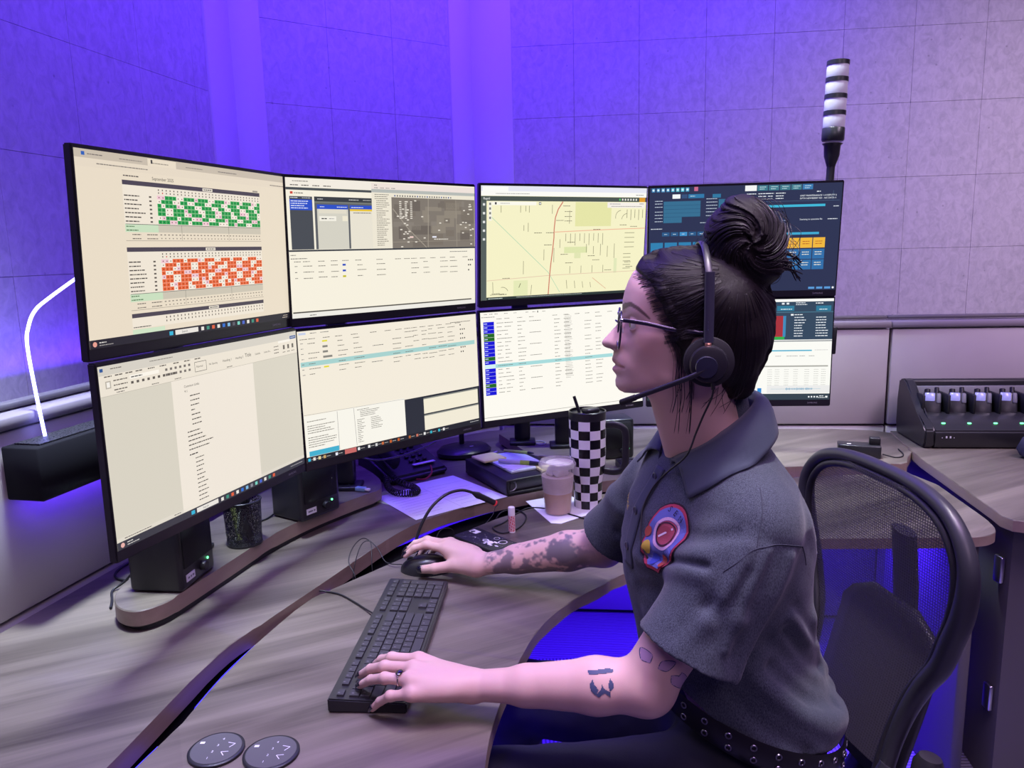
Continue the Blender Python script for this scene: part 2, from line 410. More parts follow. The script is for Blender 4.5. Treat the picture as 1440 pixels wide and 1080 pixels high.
def smooth_poly(groups):
    """groups: list of point lists, each smoothed as an open spline, then joined"""
    out = []
    for g in groups:
        q = catmull([(p[0], p[1], 0) for p in g], 6) if len(g) > 2 else [np.array((p[0], p[1], 0)) for p in g]
        out += [(float(v[0]), float(v[1])) for v in q]
    res = []
    for p in out:
        if not res or math.hypot(p[0]-res[-1][0], p[1]-res[-1][1]) > 1e-4: res.append(p)
    return res
def worktop(name, label, pts, z1, th):
    o = link(name, prism_me(pts, z1-th, z1, 0.0015, 1), None)
    me = o.data; me.materials.append(W_DESK); me.materials.append(W_EDGE_LIT)
    for f in me.polygons:
        if abs(f.normal.z) < 0.5: f.material_index = 1
    return tag(o, label, 'worktop')
back_front = [(-0.600, 0.66), (-0.578, 0.80), (-0.553, 0.945), (-0.514, 1.221), (-0.466, 1.344), (-0.410, 1.48), (-0.354, 1.619), (-0.297, 1.753), (-0.250, 1.835), (-0.185, 1.912), (-0.096, 1.984), (-0.02, 2.030), (0.12, 2.10), (0.273, 2.161), (0.60, 2.235), (0.95, 2.262), (1.18, 2.262)]
bd = smooth_poly([back_front, [(1.205, 2.275), (1.290, 2.69), (-0.04, 2.838), (-0.69, 2.36), (-1.075, 0.66)]])
worktop('rear_worktop', 'grey wood grain rear worktop running along the console panels', bd, 0.75, 0.033)
ff = [(-0.560, 0.66), (-0.545, 0.80), (-0.530, 0.93), (-0.506, 1.05), (-0.484, 1.22), (-0.426, 1.438), (-0.392, 1.491), (-0.336, 1.561), (-0.255, 1.661), (-0.156, 1.775), (-0.074, 1.876), (0.022, 1.960), (0.14, 2.035), (0.265, 2.09), (0.60, 2.175), (0.95, 2.205), (1.18, 2.205)]
fr = [(1.200, 2.10), (1.188, 2.0), (1.166, 1.82), (1.150, 1.755), (1.122, 1.717), (1.06, 1.700), (0.87, 1.705), (0.70, 1.712), (0.52, 1.700), (0.36, 1.640), (0.216, 1.532), (0.178, 1.492), (0.103, 1.415), (0.040, 1.314), (0.006, 1.218), (-0.004, 1.182), (-0.034, 1.059), (-0.049, 0.931), (-0.052, 0.66)]
worktop('front_worktop', 'grey wood grain front worktop curving around the seated operator', smooth_poly([ff, fr]), 0.735, 0.026)
# black cable trough and blue light strip in the slot between the worktops
g0 = catmull([(x, y, 0) for x, y in ff], 4); g1 = []
for i in range(len(g0)):
    d_ = g0[min(i+1, len(g0)-1)]-g0[max(i-1, 0)]; d_ /= np.linalg.norm(d_); g1.append(Vector((g0[i][0]-d_[1]*.062, g0[i][1]+d_[0]*.062, 0.690)))
tr = link('cable_trough', tube_me(g1, 1.0, 8, flat=(0.088, 0.005, (0, 0, 1))), mat('trough_black', (.006, .006, .007), .95, spec=.05)); tag(tr, 'black cable trough in the slot between the two worktops', 'cable tray')
M_LED = mat('blue_led', (0.02, 0.02, 0.1), 0.4, emit=(0.03, 0.01, 1.0), estr=1.6)
for k, (a, b) in enumerate([((-0.572, 0.70), (-0.522, 1.02)), ((-0.510, 1.10), (-0.478, 1.30)), ((-0.470, 1.325), (-0.398, 1.52))]):
    pts = [p for p in catmull([(x-0.006, y+0.010, 0) for x, y in ff], 10) if a[1] <= p[1] <= b[1]]
    s = link('light_strip', tube_me([Vector((p[0]-.003, p[1]+.003, 0.716)) for p in pts], 1.0, 6, flat=(0.006, 0.007, (0, 0, 1))), M_LED)
    tag(s, ['blue light strip in the worktop slot nearest the camera', 'short blue light strip in the worktop slot', 'blue light strip in the slot left of the keyboard'][k], 'light strip', 'blue light strips in the worktop slot')
# pedestals and legs that carry the worktops
def pedestal(name, label, c, s, m=M_DARK):
    o = link(name, box_me((c[0], c[1], c[2]), s, 0.004, 1), m); return tag(o, label, 'pedestal')
pedestal('desk_pedestal', 'charcoal desk pedestal under the left end of the worktops', (-0.76, 1.05, 0.358), (0.26, 0.6, 0.716))
pedestal('desk_pedestal', 'charcoal desk pedestal under the far worktop', (0.85, 2.60, 0.358), (0.35, 0.16, 0.716))
pedestal('desk_pedestal', 'charcoal side panel under the right end of the front worktop', (1.120, 1.98, 0.352), (0.03, 0.40, 0.704))
pedestal('desk_pedestal', 'charcoal desk pedestal under the middle of the rear worktop', (-0.55, 2.1, 0.358), (0.22, 0.30, 0.716))
for k, (x, y, h) in enumerate([(-0.40, 0.86, 0.704), (0.62, 1.98, 0.704), (-0.30, 1.46, 0.704)]):
    t = thing('lift_column', ['steel lift column under the near end of the front worktop', 'steel lift column under the right wing of the front worktop', 'steel lift column under the keyboard'][k], 'desk leg', (x, y, 0), 0)
    link('column', box_me((0, 0, h/2), (0.07, 0.07, h), 0.008, 2), M_BLACK2, t); link('foot', box_me((0, 0, 0.015), (0.08, 0.5, 0.03), 0.006, 2), M_BLACK2, t)
# right-hand counter with its cabinet
cn = [(1.338, 2.655), (1.258, 2.30), (1.192, 1.835), (1.182, 1.785), (1.190, 1.750), (1.220, 1.733), (2.4, 1.66), (2.44, 2.545)]
ct = worktop('side_counter', 'grey wood grain counter carrying the radio charger', cn, 0.755, 0.030)
t = thing('side_cabinet', 'dark grey cabinet under the side counter', 'cabinet', (0, 0, 0))
cp = [(1.370, 2.63), (1.290, 2.25), (1.222, 1.83), (1.228, 1.80), (2.38, 1.72), (2.42, 2.53)]
link('body', prism_me(cp, 0.0, 0.724, 0.002, 1), M_DARK, t)
M_STEEL = mat('brushed_steel', (0.55, 0.55, 0.58), 0.28, 1.0)
for k, zz in enumerate([0.60, 0.25]):
    link('hinge', box_me((1.214, 1.822, zz), (0.012, 0.03, 0.07), 0.004, 2), M_STEEL, t)

# risers
M_RB = mat('riser_shadow_gap', (0.01, 0.01, 0.012), 0.6)  # near-black inset base, paints the shadow gap under the riser shelf
def riser(label, pts):
    t = thing('monitor_riser', label, 'riser', (0, 0, 0))
    P = smooth_poly(pts)
    c = np.mean(np.array(P), axis=0)
    o = link('shelf', prism_me(P, 0.760, 0.792, 0.002, 1), None, t); me = o.data; me.materials.append(W_DESK); me.materials.append(W_EDGE_LIT)
    for f in me.polygons:
        if abs(f.normal.z) < 0.5: f.material_index = 1
    Q = [(c[0]+(p[0]-c[0])*0.95, c[1]+(p[1]-c[1])*0.975) for p in P]
    link('base', prism_me(Q, 0.7503, 0.760), M_RB, t)
riser('curved grey monitor riser carrying the two desk speakers', [[(-0.772, 1.47), (-0.768, 1.385), (-0.735, 1.325), (-0.690, 1.305), (-0.655, 1.335), (-0.636, 1.39), (-0.600, 1.52), (-0.559, 1.667), (-0.500, 1.795), (-0.430, 1.905), (-0.372, 1.985)], [(-0.362, 2.01), (-0.385, 2.11), (-0.470, 2.25)], [(-0.54, 2.26), (-0.66, 2.05), (-0.74, 1.75), (-0.765, 1.60)]])
riser('grey monitor riser behind the checkered tumbler', [[(-0.049, 2.60), (-0.02, 2.52), (0.045, 2.335), (0.075, 2.305)], [(0.14, 2.290), (0.24, 2.315), (0.27, 2.65), (-0.03, 2.70)]])

# ================================================================ monitors
SW, SH = 0.527, 0.296
MON = {'U1': (-.552, 1.411, .014, 72.1, 2.5), 'L1': (-.549, 1.411, -.309, 71.7, .3), 'U2': (-.277, 1.841, .013, 44.1, 2.2), 'L2': (-.278, 1.859, -.313, 44.6, -.9),
       'U3': (.162, 2.157, .017, 27.5, 4.2), 'L3': (.157, 2.175, -.312, 26.5, -1.7), 'U4': (.663, 2.21, .014, -4.5, 4.6), 'L4': (.667, 2.236, -.307, -5.3, .2)}
M_SCR = attr_mat('screen_glow', 0.35, emis=1.0)
M_LOGO = mat('logo_grey', (0.30, 0.30, 0.32), 0.4)
WHITE = '#fbf6e6'
class Scr(Sheet):
    """screen art in fractions: u right, v down"""
    def __init__(s, base): super().__init__(0.00012); s.r(0, 0, 1, 1, base, 0)
    def r(s, u0, v0, u1, v1, c, l=1): s.rect((u0-.5)*SW, (.5-v1)*SH, (u1-u0)*SW, (v1-v0)*SH, c, l)
    def w(s, u0, v, u1, c, l=2, h=.008): h *= .62; s.words((u0-.5)*SW, (.5-v)*SH-h*SH/2, (u1-u0)*SW, h*SH, c, l)
    def ln(s, pts, wd, c, l=2): s.line([((u-.5)*SW, (.5-v)*SH) for u, v in pts], wd, c, l)
    def t(s, txt, u, v, size, c, l=3, al='LEFT'): s.text(txt, (u-.5)*SW, (.5-v)*SH, size, c, l, al)
    def pg(s, pts, c, l=2): s.poly([((u-.5)*SW, (.5-v)*SH) for u, v in pts], c, l)
def taskbar(s, c='#2b2b33', v=.955, icons=None, u0=.3):
    s.r(0, v, 1, 1, c, 1)
    for k in range(12):
        if icons is None: break
        s.r(u0+.17+k*.028, v+.012, u0+.17+k*.028+.014, v+.034, icons[k % len(icons)], 2)
def scr_u1():
    s = Scr('#e9dcc6')
    s.r(0, 0, 1, .042, '#c9bdab', 1); s.r(.272, .004, .395, .042, '#e9dcc6', 2); s.r(0, .042, 1, .085, '#e6d9c4', 1)
    s.r(.024, .012, .036, .03, '#2f62b8', 2); s.w(.045, .022, .10, '#77706a'); s.w(.16, .026, .25, '#8d857c'); s.w(.29, .026, .36, '#6a635c'); s.w(.44, .026, .52, '#8d857c'); s.w(.6, .026, .7, '#77706a')
    s.w(.075, .065, .27, '#7a736b'); s.w(.90, .07, .99, '#6d6560'); s.r(.285, .010, .292, .03, '#333', 3)
    s.w(.17, .108, .23, '#57504a', h=.010); s.t('September 2025', .285, .118, .0075, '#3d3833'); s.r(.79, .118, .82, .128, '#9a9288', 2)
    def table(v0, col, nrow, vlab, rows, name):
        s.r(.164, v0, .831, v0+.024, '#4c4550', 2); s.r(.515, v0+.004, .565, v0+.021, '#efe6d6', 3); s.w(.52, v0+.0125, .56, '#333', 4, .009)
        s.r(.164, v0+.024, .831, v0+.075+nrow*.0235, '#efe5d4', 1)
        n = 31; du = (.829-.302)/n; rh = .0225; vg = v0+.068
        for k in range(n):
            s.r(.302+k*du+du*.35, v0+.034, .302+k*du+du*.6, v0+.042, '#554c44', 2); s.r(.302+k*du+du*.35, v0+.05, .302+k*du+du*.6, v0+.058, '#554c44' if k != 1 else '#d03030', 2)
        for rr in range(nrow):
            s.w(.168, vg+(rr+.5)*rh, .168+random.uniform(.045, .085), '#4a443d', 2, .010); s.r(.268, vg+rr*rh+.007, .278, vg+rr*rh+.016, '#5a534b', 2)
            off = rows[rr % len(rows)]
            for k in range(n):
                ph = (k+off) % 14
                on = not (ph in (2, 3, 7, 8, 12) if rr % 2 else ph in (0, 1, 5, 6, 10))
                if (rr*5+k*3) % 29 == 0: on = False
                c = col if on else '#f4ebdd'
                if not on and (rr*7+k) % 9 < 2: c = '#f0c8d2'
                s.r(.302+k*du, vg+rr*rh, .302+k*du+du*.97, vg+rr*rh+rh*.95, c, 2)
                s.r(.302+k*du+du*.38, vg+rr*rh+.008, .302+k*du+du*.62, vg+rr*rh+.014, '#1f4a2a' if on and col[1] == '1' else '#6b3018', 3)
        vb = vg+nrow*rh+.004
        s.r(.164, vb, .30, vb+.042, '#c9dfbe', 2); s.r(.30, vb, .829, vb+.042, '#ccc4b2', 2); s.w(.168, vb+.012, .2, '#3c6a3c', 3); s.w(.168, vb+.032, .215, '#3c6a3c', 3)
        s.ln([(.166, vb), (.829, vb)], .0008, '#4a4a4a', 3)
        for q in range(2):
            s.w(.19, vb+.055+q*.022, .225, '#6a625a', 2); s.w(.25, vb+.055+q*.022, .295, '#6a625a', 2)
            for k in range(n): s.r(.306+k*du+(q*.003), vb+.052+q*.02, .309+k*du+du*.3, vb+.058+q*.02, '#8d8478', 2)
        for k in (6, 20): s.ln([(.302+k*du, vb), (.302+k*du, vb+.085)], .0006, '#5a5550', 3)
        s.ln([(.164, vb+.088), (.831, vb+.088)], .0006, '#8a8278', 2)
    table(.131, '#1fa04a', 7, 0, [0, 3, 9, 5, 12, 7, 2], 'Days'); table(.484, '#e8622c', 8, 0, [4, 8, 11, 1, 6, 13, 3, 9], 'Nights')
    s.r(.165, .843, .829, .866, '#4c4550', 2); s.r(.515, .847, .567, .863, '#efe6d6', 3); s.w(.52, .855, .562, '#333', 4, .009); s.r(.165, .866, .829, .925, '#efe5d4', 1)
    for k in range(31): s.r(.308+k*.017, .875, .312+k*.017, .886, '#5a5048', 2); s.r(.308+k*.017, .896, .312+k*.017, .906, '#5a5048', 2)
    s.w(.168, .918, .24, '#4a443d', 3); s.r(.164, .93, .30, .955, '#cfe3c4', 2)
    taskbar(s, '#26242c', .955, ['#e8e4dc', '#3f8f7a', '#e0603a', '#e8e4dc', '#2f6fd0', '#7fb8e0', '#5a5a66', '#7ad0c0', '#4a66c8'])
    s.r(.318, .967, .335, .99, '#35b4d8', 2); s.r(.345, .964, .455, .992, '#e9e4dc', 2); s.t('Search', .375, .984, .0055, '#555', 3)
    s.disc((.018-.5)*SW, (.5-.978)*SH, .004, '#e8a090', 2); s.w(.034, .972, .06, '#dcd8d2', 2, .009); s.w(.034, .986, .085, '#a8a4a0', 2, .007); s.w(.955, .972, .985, '#c8b8a8'); s.w(.95, .986, .985, '#c8b8a8')
    return s
def scr_l1():
    s = Scr('#d8d2c2')
    s.r(0, 0, 1, .05, '#d6d0c4', 1); s.r(0, .05, 1, .160, '#ece3d3', 1); s.r(.283, .160, .708, .955, '#efe6d8', 1)
    s.r(.006, .012, .018, .03, '#2b5797', 2); s.w(.045, .02, .09, '#6e675e'); s.w(.2, .02, .3, '#8b857c')
    for k, u in enumerate([.02, .06, .10, .14, .19, .24, .30, .35, .40]): s.w(u, .058, u+.028, '#5a544c', 2, .010)
    s.r(.022, .082, .042, .122, '#b8b0a2', 2); s.r(.026, .088, .038, .116, '#f4efe6', 3)
    for k in range(3): s.w(.052, .085+.025*k, .105, '#6a635a', 2, .010)
    s.r(.115, .075, .235, .095, '#faf4e8', 2); s.w(.12, .085, .165, '#555', 3, .010)
    for k in range(9): s.r(.118+.022*k, .108, .128+.022*k, .122, '#5c564e', 2)
    for k in range(6): s.r(.262+.021*k, .078, .272+.021*k, .092, '#77706a', 2); s.r(.262+.021*k, .108, .272+.021*k, .122, '#77706a', 2)
    for k, (u, tx, sz) in enumerate([(.405, 'Normal', .0055), (.468, 'No Spacing', .0050), (.54, 'Heading 1', .0065), (.61, 'Heading 2', .0058), (.665, 'Title', .0105), (.725, 'Subtitle', .0055), (.78, 'Subtle Em...', .0050)]): s.t(tx, u, .112, sz, '#444039')
    s.ln([(.398, .078), (.455, .078), (.455, .136), (.398, .136), (.398, .078)], .0008, '#3e3a35')
    for k in range(3): s.w(.845, .085+.022*k, .875, '#5a544c', 2, .009)
    for k in range(3): s.r(.905+.03*k, .085, .917+.03*k, .115, '#6a645c', 2); s.w(.902+.03*k, .135, .922+.03*k, '#6a645c', 2)
    s.r(.955, .03, .995, .052, '#2b579a', 2); s.w(.96, .041, .99, '#e8e4dc', 3); s.r(.875, .05, .955, .066, '#f7f1e6', 2)
    for k, u in enumerate([.06, .20, .30, .56]): s.w(u, .150, u+.03, '#77706a', 2)
    s.ln([(0, .160), (1, .160)], .0006, '#b8b0a2')
    s.t('Common Links', .338, .215, .0062, '#2e2a26'); s.t('911', .338, .244, .0055, '#2e2a26')
    y = .27
    for k in range(7): s.w(.362, y, .362+random.uniform(.04, .055) if k != 3 else .38, '#47423b', 2, .010); y += .029
    y = .485
    for k in range(5): s.w(.336, y, .336+[.06, .07, .085, .12, .10][k], '#47423b', 2, .010); y += .027
    s.w(.336, .625, .375, '#2e2a26', 2, .011)
    y = .655
    for k in range(11): s.w(.362, y, .362+random.uniform(.03, .055), '#47423b', 2, .009); y += .0265
    s.w(.03, .945, .14, '#6a645c'); s.w(.24, .945, .27, '#6a645c'); s.r(0, .935, 1, .955, '#e0d9cb', 1)
    taskbar(s, '#3a3a42', .957, ['#e8e4dc', '#3f8f7a', '#e0603a', '#e8e4dc', '#2f6fd0', '#7fb8e0', '#8a8a96', '#7ad0c0', '#4a66c8'])
    s.r(.318, .967, .335, .99, '#35b4d8', 2); s.r(.345, .964, .455, .992, '#e9e4dc', 2); s.t('Search', .375, .984, .0055, '#555', 3)
    s.disc((.02-.5)*SW, (.5-.978)*SH, .004, '#e8b0a8', 2); s.w(.038, .972, .06, '#dcd8d2'); s.w(.038, .986, .085, '#c8c4c0'); s.w(.90, .978, .985, '#a8a4a8')
    return s
def scr_u2():
    s = Scr('#f6f0de')
    s.r(0, 0, .405, .062, '#f3ece0', 1); s.w(.03, .022, .1, '#5f5a55'); 
    for k in range(4): s.w(.02+.05*k, .05, .055+.05*k, '#4f4a46', 2, .010)
    s.r(0, .066, .405, .084, '#4c5154', 1); s.r(.018, .095, .03, .112, '#d04a3a', 2); s.w(.035, .105, .075, '#55504a', 2, .009)
    s.r(.014, .128, .116, .505, '#4a4e54', 1); s.r(.014, .150, .114, .225, '#2f52c8', 2); s.w(.018, .138, .05, '#e8e8e8'); s.w(.07, .138, .11, '#c8c8c8')
    for k in range(4): s.w(.019, .162+.016*k, .05+random.uniform(.02, .05), '#dfe6ff', 3, .010)
    s.r(.125, .126, .405, .160, '#3c4044', 1); s.r(.125, .160, .405, .172, '#777b74', 1); s.w(.14, .143, .165, '#d8d8d8'); s.w(.29, .143, .34, '#d8d8d8'); s.w(.36, .143, .40, '#b8b8b8')
    s.r(.125, .172, .405, .505, '#5f6266', 1); s.r(.136, .182, .284, .214, '#2f52c8', 2); s.r(.136, .214, .284, .505, '#d5d2c4', 2); s.r(.293, .182, .405, .210, '#2f52c8', 2); s.r(.293, .210, .405, .225, '#e8c53a', 2); s.r(.293, .225, .405, .505, '#e9e3d2', 2)
    s.w(.15, .198, .17, '#e8eeff', 3); s.w(.23, .198, .28, '#e8eeff', 3); s.w(.30, .198, .36, '#e8eeff', 3); s.r(.145, .215, .275, .245, '#e2dcca', 3); s.r(.145, .265, .225, .300, '#f3efe2', 3); s.w(.155, .283, .18, '#333', 4, .012); s.w(.19, .283, .215, '#999', 4); s.r(.255, .262, .28, .30, '#efe8d2', 3); s.w(.31, .238, .40, '#555', 3)
    s.r(.405, .010, 1, .055, '#efe2da', 2); s.r(.405, .055, 1, .080, '#b7bbb6', 2); s.r(.405, .080, 1, .508, '#eee7d4', 2); s.w(.42, .025, .435, '#444', 3); 
    for k in range(4): s.w(.42+.03*k, .045, .44+.03*k, '#777', 3)
    for k in range(26): s.w(.42+.008*(k > 2), .095+.0155*k, .45+random.uniform(.01, .05), '#55504a', 3, .007)
    for k in range(24): s.r(.525+k*.014, .094, .531+k*.014, .106, random.choice(['#333', '#444', '#666', '#2a4a90']), 3)
    s.r(.509, .112, .998, .508, '#827a70', 3)
    for k in range(30):
        a, b = random.uniform(.51, .93), random.uniform(.12, .45); w, h = random.uniform(.03, .12), random.uniform(.03, .1)
        s.r(a, b, min(a+w, .997), min(b+h, .507), random.choice(['#776f66', '#8a8278', '#6f675f', '#7d7469', '#90877a']), 4)
    s.ln([(.515, .20), (.60, .36), (.70, .505)], .0022, '#a39a8c', 5); s.ln([(.715, .115), (.71, .505)], .0020, '#a59c8e', 5); s.ln([(.88, .12), (.885, .505)], .0018, '#9c9385', 5); s.ln([(.51, .46), (.995, .45)], .0012, '#9c9385', 5)
    for k in range(46):
        a = random.choice([random.uniform(.535, .69), random.uniform(.535, .60), random.uniform(.90, .985), random.uniform(.74, .98)]); b = random.uniform(.125, .495); s.r(a, b, a+.012, b+.009, '#e6dfd2', 6)
    for k in range(3):
        for q in range(9): s.r(.55+.03*k, .14+.016*q, .562+.03*k, .148+.016*q, '#e6dfd2', 6)
    s.r(.605, .415, .625, .428, '#f0d0c8', 6); s.r(.735, .415, .76, .428, '#e8e8f4', 6); s.w(.745, .44, .83, '#efe9dd', 6, .010)
    s.r(0, .508, 1, .520, '#3a3e44', 2); s.r(0, .520, 1, .960, '#f7f1df', 2)
    s.w(.006, .545, .03, '#444', 3); s.w(.006, .57, .08, '#555', 3); s.w(.84, .545, .95, '#666', 3)
    for u in [.02, .06, .13, .19, .245, .31, .42, .52, .57, .61, .66, .72, .78, .84, .92]: s.w(u, .592, u+.032, '#77736b', 3)
    for q in range(3):
        v = .625+.043*q; s.w(.022, v, .034, '#555', 3)
        for u in [.06, .13, .19, .32, .42, .61, .68, .78, .84]: s.w(u, v+random.uniform(-.004, .004), u+random.uniform(.025, .05), '#6a665e', 3)
        s.r(.246, v-.008, .262, v+.006, '#2f4fc0' if q < 2 else '#c9c020', 3)
        for k in range(3-q): s.r(.955+.012*k, v-.012, .962+.012*k, v, '#222', 3)
    s.r(.004, .955, .975, .965, '#55524c', 3); s.r(0, .966, 1, 1, '#efece4', 2); s.w(.08, .985, .11, '#444', 3)
    return s
def scr_l2():
    s = Scr('#f4ecdb')
    s.r(.006, .012, .04, .028, '#c6cfe8', 1); s.w(.06, .02, .09, '#666'); s.w(.11, .02, .15, '#666'); s.w(.83, .055, .96, '#5a564e')
    for u in [.01, .05, .12, .18, .26, .36, .44, .50, .55, .59, .64, .69, .74, .80, .86]: s.w(u, .062, u+.035, '#6f6a62', 2)
    for q in range(7):
        v = .092+.0395*q
        if q == 4: s.r(.006, v-.018, .984, v+.018, '#a8d3cf', 1)
        s.w(.012, v, .024, '#777', 2)
        for u in [.045, .19, .27, .48, .55, .60, .65, .69, .75, .81]:
            if random.random() < .85: s.w(u, v+random.uniform(-.006, .006), u+random.uniform(.025, .055), '#6a665e', 2)
        if q in (0, 5): s.r(.115, v-.010, .14, v+.002, '#e6dc30', 2)
        elif q in (1, 2, 3): s.r(.115, v-.010, .14+(.02 if q == 3 else 0), v+.006, '#8a8880', 2)
        for k in range([1, 3, 2, 3, 0, 3, 2][q]): s.r(.89+.013*k, v-.016, .896+.013*k, v-.004, '#222', 2)
    s.w(.37, .17, .43, '#666', 2); s.w(.36, .30, .42, '#666', 2)
    s.r(.002, .64, .528, .955, '#f8f5ea', 1); s.ln([(.002, .632), (.528, .648)], .0006, '#888'); s.ln([(.163, .645), (.163, .95)], .0008, '#777'); s.ln([(.248, .645), (.253, .95)], .0008, '#777')
    for k in range(12): s.w(.014, .685+.018*k, random.uniform(.08, .155), '#7d786e', 2, .009) if k not in (1, 6) else None
    s.r(.014, .915, .161, .955, '#43b0cf', 2)
    for k in range(5): s.w(.265+.015*(k > 0), .665+.014*k, .34+random.uniform(-.02, .05), '#6a665e', 2, .007)
    for k in range(13): s.w(.262, .745+.015*k, .275+random.uniform(0, .03), '#6a665e', 2, .007)
    for k in range(7): s.w(.335, .745+.015*k, .37+random.uniform(0, .03), '#6a665e', 2, .007)
    s.r(.528, .655, 1, .957, '#2b2f38', 1); s.r(.64, .682, .99, .808, '#f3ecd6', 2); s.r(.64, .828, .992, .952, '#f1ead6', 2); s.r(.64, .672, .99, .682, '#8a8d86', 2); s.r(.64, .818, .992, .828, '#8a8d86', 2)
    taskbar(s, '#22242a', .957)
    for u, c in [(.006, '#35b4d8'), (.03, '#e8e4dc'), (.055, '#e8d9a0'), (.08, '#c8a060'), (.14, '#e8e8f4'), (.255, '#e8e8e8'), (.31, '#e8e8e8'), (.35, '#d8d8d8'), (.385, '#c86a3a'), (.43, '#c8622c'), (.475, '#c8622c'), (.54, '#b0622c'), (.585, '#c8725c'), (.63, '#e8e8e8'), (.67, '#35b4c8'), (.72, '#35b4c8'), (.75, '#e8e8e8')]: s.r(u, .967, u+.012, .990, c, 3); s.w(u+.016, .979, u+.036, '#b8b4b0', 3)
    s.r(.188, .960, .248, .998, '#c86a66', 2); s.w(.93, .972, .99, '#c8c8c8', 2)
    return s
def scr_u3():
    s = Scr('#f6f2c8')
    s.r(0, 0, 1, .045, '#e6e7f2', 1); s.r(.01, .008, .15, .045, '#fbfbf6', 2); s.r(0, .045, 1, .085, '#fbfaf4', 1); s.w(.08, .066, .27, '#8f8d88'); s.w(.93, .066, .98, '#555')
    s.r(0, .088, 1, .130, '#4c5650', 1); s.r(0, .130, .030, 1, '#56605c', 1); s.t('Rapid', .012, .118, .0085, '#f4f4f0'); 
    for k in range(7): s.r(.82+.018*k, .100, .829+.018*k, .118, '#e8e8e0' if k else '#5ad06a', 2)
    s.r(.953, .090, .992, .130, '#e09a2a', 2)
    for k in range(5): s.r(.010, .15+.075*k, .022, .17+.075*k, '#e4e6e4', 2)
    s.r(.545, .135, .772, .355, '#e6e6a8', 1); s.r(.482, .543, .625, .60, '#dfe6ae', 1); s.r(.545, .60, .585, .65, '#e2e6b4', 1); s.r(.184, .835, .267, .975, '#e6eab8', 1); s.r(.80, .66, .82, .80, '#e2e8ba', 1)
    ROAD = '#d8887a'
    s.ln([(.468, .132), (.44, .20), (.424, .275), (.418, .38), (.418, .455), (.412, .56), (.402, .70), (.396, .82), (.390, .985)], .0030, '#cf7a66', 3)
    s.ln([(.423, .405), (.60, .395), (.80, .385), (.998, .378)], .0022, '#f0b898', 2); s.ln([(.032, .826), (.39, .80), (.60, .795), (.91, .79), (.998, .785)], .0014, '#e0c0a8', 2); s.ln([(.664, .839), (.753, .949)], .0016, '#e0b090', 2)
    s.ln([(.053, .262), (.388, .771), (.46, .96)], .0016, '#b4d8b4', 2)
    GR = '#8d8a6e'
    for u, v, l in [(.11, .17, .06), (.22, .17, .06), (.25, .17, .05), (.27, .17, .06), (.405, .16, .08), (.51, .21, .12), (.24, .34, .05), (.265, .32, .08), (.24, .66, .12), (.36, .56, .10), (.42, .55, .13), (.455, .47, .08)]: s.ln([(u, v), (u, v+l)], .0015, GR)
    for k in range(9): s.ln([(.49+.029*k, .42), (.49+.029*k, .49+.02*(k % 3))], .0016, GR)
    for k in range(5): s.ln([(.62+.045*k, .52+.02*(k % 2)), (.62+.045*k, .60+.015*k)], .0016, GR)
    for k in range(5): s.ln([(.875+.026*k, .20), (.875+.026*k, .28+.02*(k % 2))], .0018, GR)
    for k in range(4): s.ln([(.865, .42+.045*k), (.93, .42+.045*k)], .0015, GR)
    for k in range(4): s.ln([(.52+.07*k, .72), (.52+.07*k, .79)], .0015, GR)
    for k in range(4): s.ln([(.50+.05*k, .85+.01*k), (.505+.05*k, .93)], .0015, GR)
    for k in range(5): s.ln([(.86, .62+.035*k), (.91, .62+.035*k)], .0015, GR)
    s.ring((.835-.5)*SW, (.5-.27)*SH, .018, .0015, GR, 2, 10, 1.6, 3.4); s.ring((.875-.5)*SW, (.5-.30)*SH, .018, .0015, GR, 2, 10, 1.6, 3.0)
    for u, v in [(.30, .41), (.37, .41), (.36, .52), (.47, .17), (.48, .22), (.48, .265), (.48, .305), (.43, .30), (.50, .50), (.46, .61), (.49, .69), (.63, .63), (.66, .67), (.74, .77), (.66, .385), (.83, .345), (.90, .36), (.87, .70), (.88, .745), (.12, .81), (.06, .945), (.10, .955)]: s.w(u, v, u+.045, '#6e6a56', 3, .009)
    s.ln([(.05, .955), (.13, .95)], .0014, GR); s.ring((.12-.5)*SW, (.5-.95)*SH, .018, .0014, GR, 2, 8, .4, 1.8); s.ln([(.065, .84), (.067, .94)], .0014, GR); s.ln([(.29, .88), (.285, .97)], .0014, GR); s.ln([(.215, .90), (.225, .86)], .0016, '#55563e')
    s.r(.06, .135, .31, .165, '#fbf9ec', 4); s.r(.075, .140, .085, .160, '#444', 5); s.w(.105, .15, .16, '#999', 5); s.r(.325, .138, .338, .162, '#3e4a44', 5); s.r(.328, .143, .335, .157, '#fff', 6); s.r(.04, .135, .058, .30, '#f6f4e8', 4)
    for k in range(4): s.r(.044, .145+.04*k, .054, .165+.04*k, '#7d7f78', 5)
    s.r(.745, .135, .990, .185, '#f6f0e8', 4); s.w(.76, .15, .83, '#777', 5); s.w(.77, .172, .97, '#8a8680', 5); s.w(.955, .148, .985, '#555', 5)
    s.r(.03, .975, 1, 1, '#2e3a36', 4); s.w(.04, .988, .12, '#e8f4ee', 5); s.w(.20, .985, .60, '#c8ccc8', 5, .006)
    return s
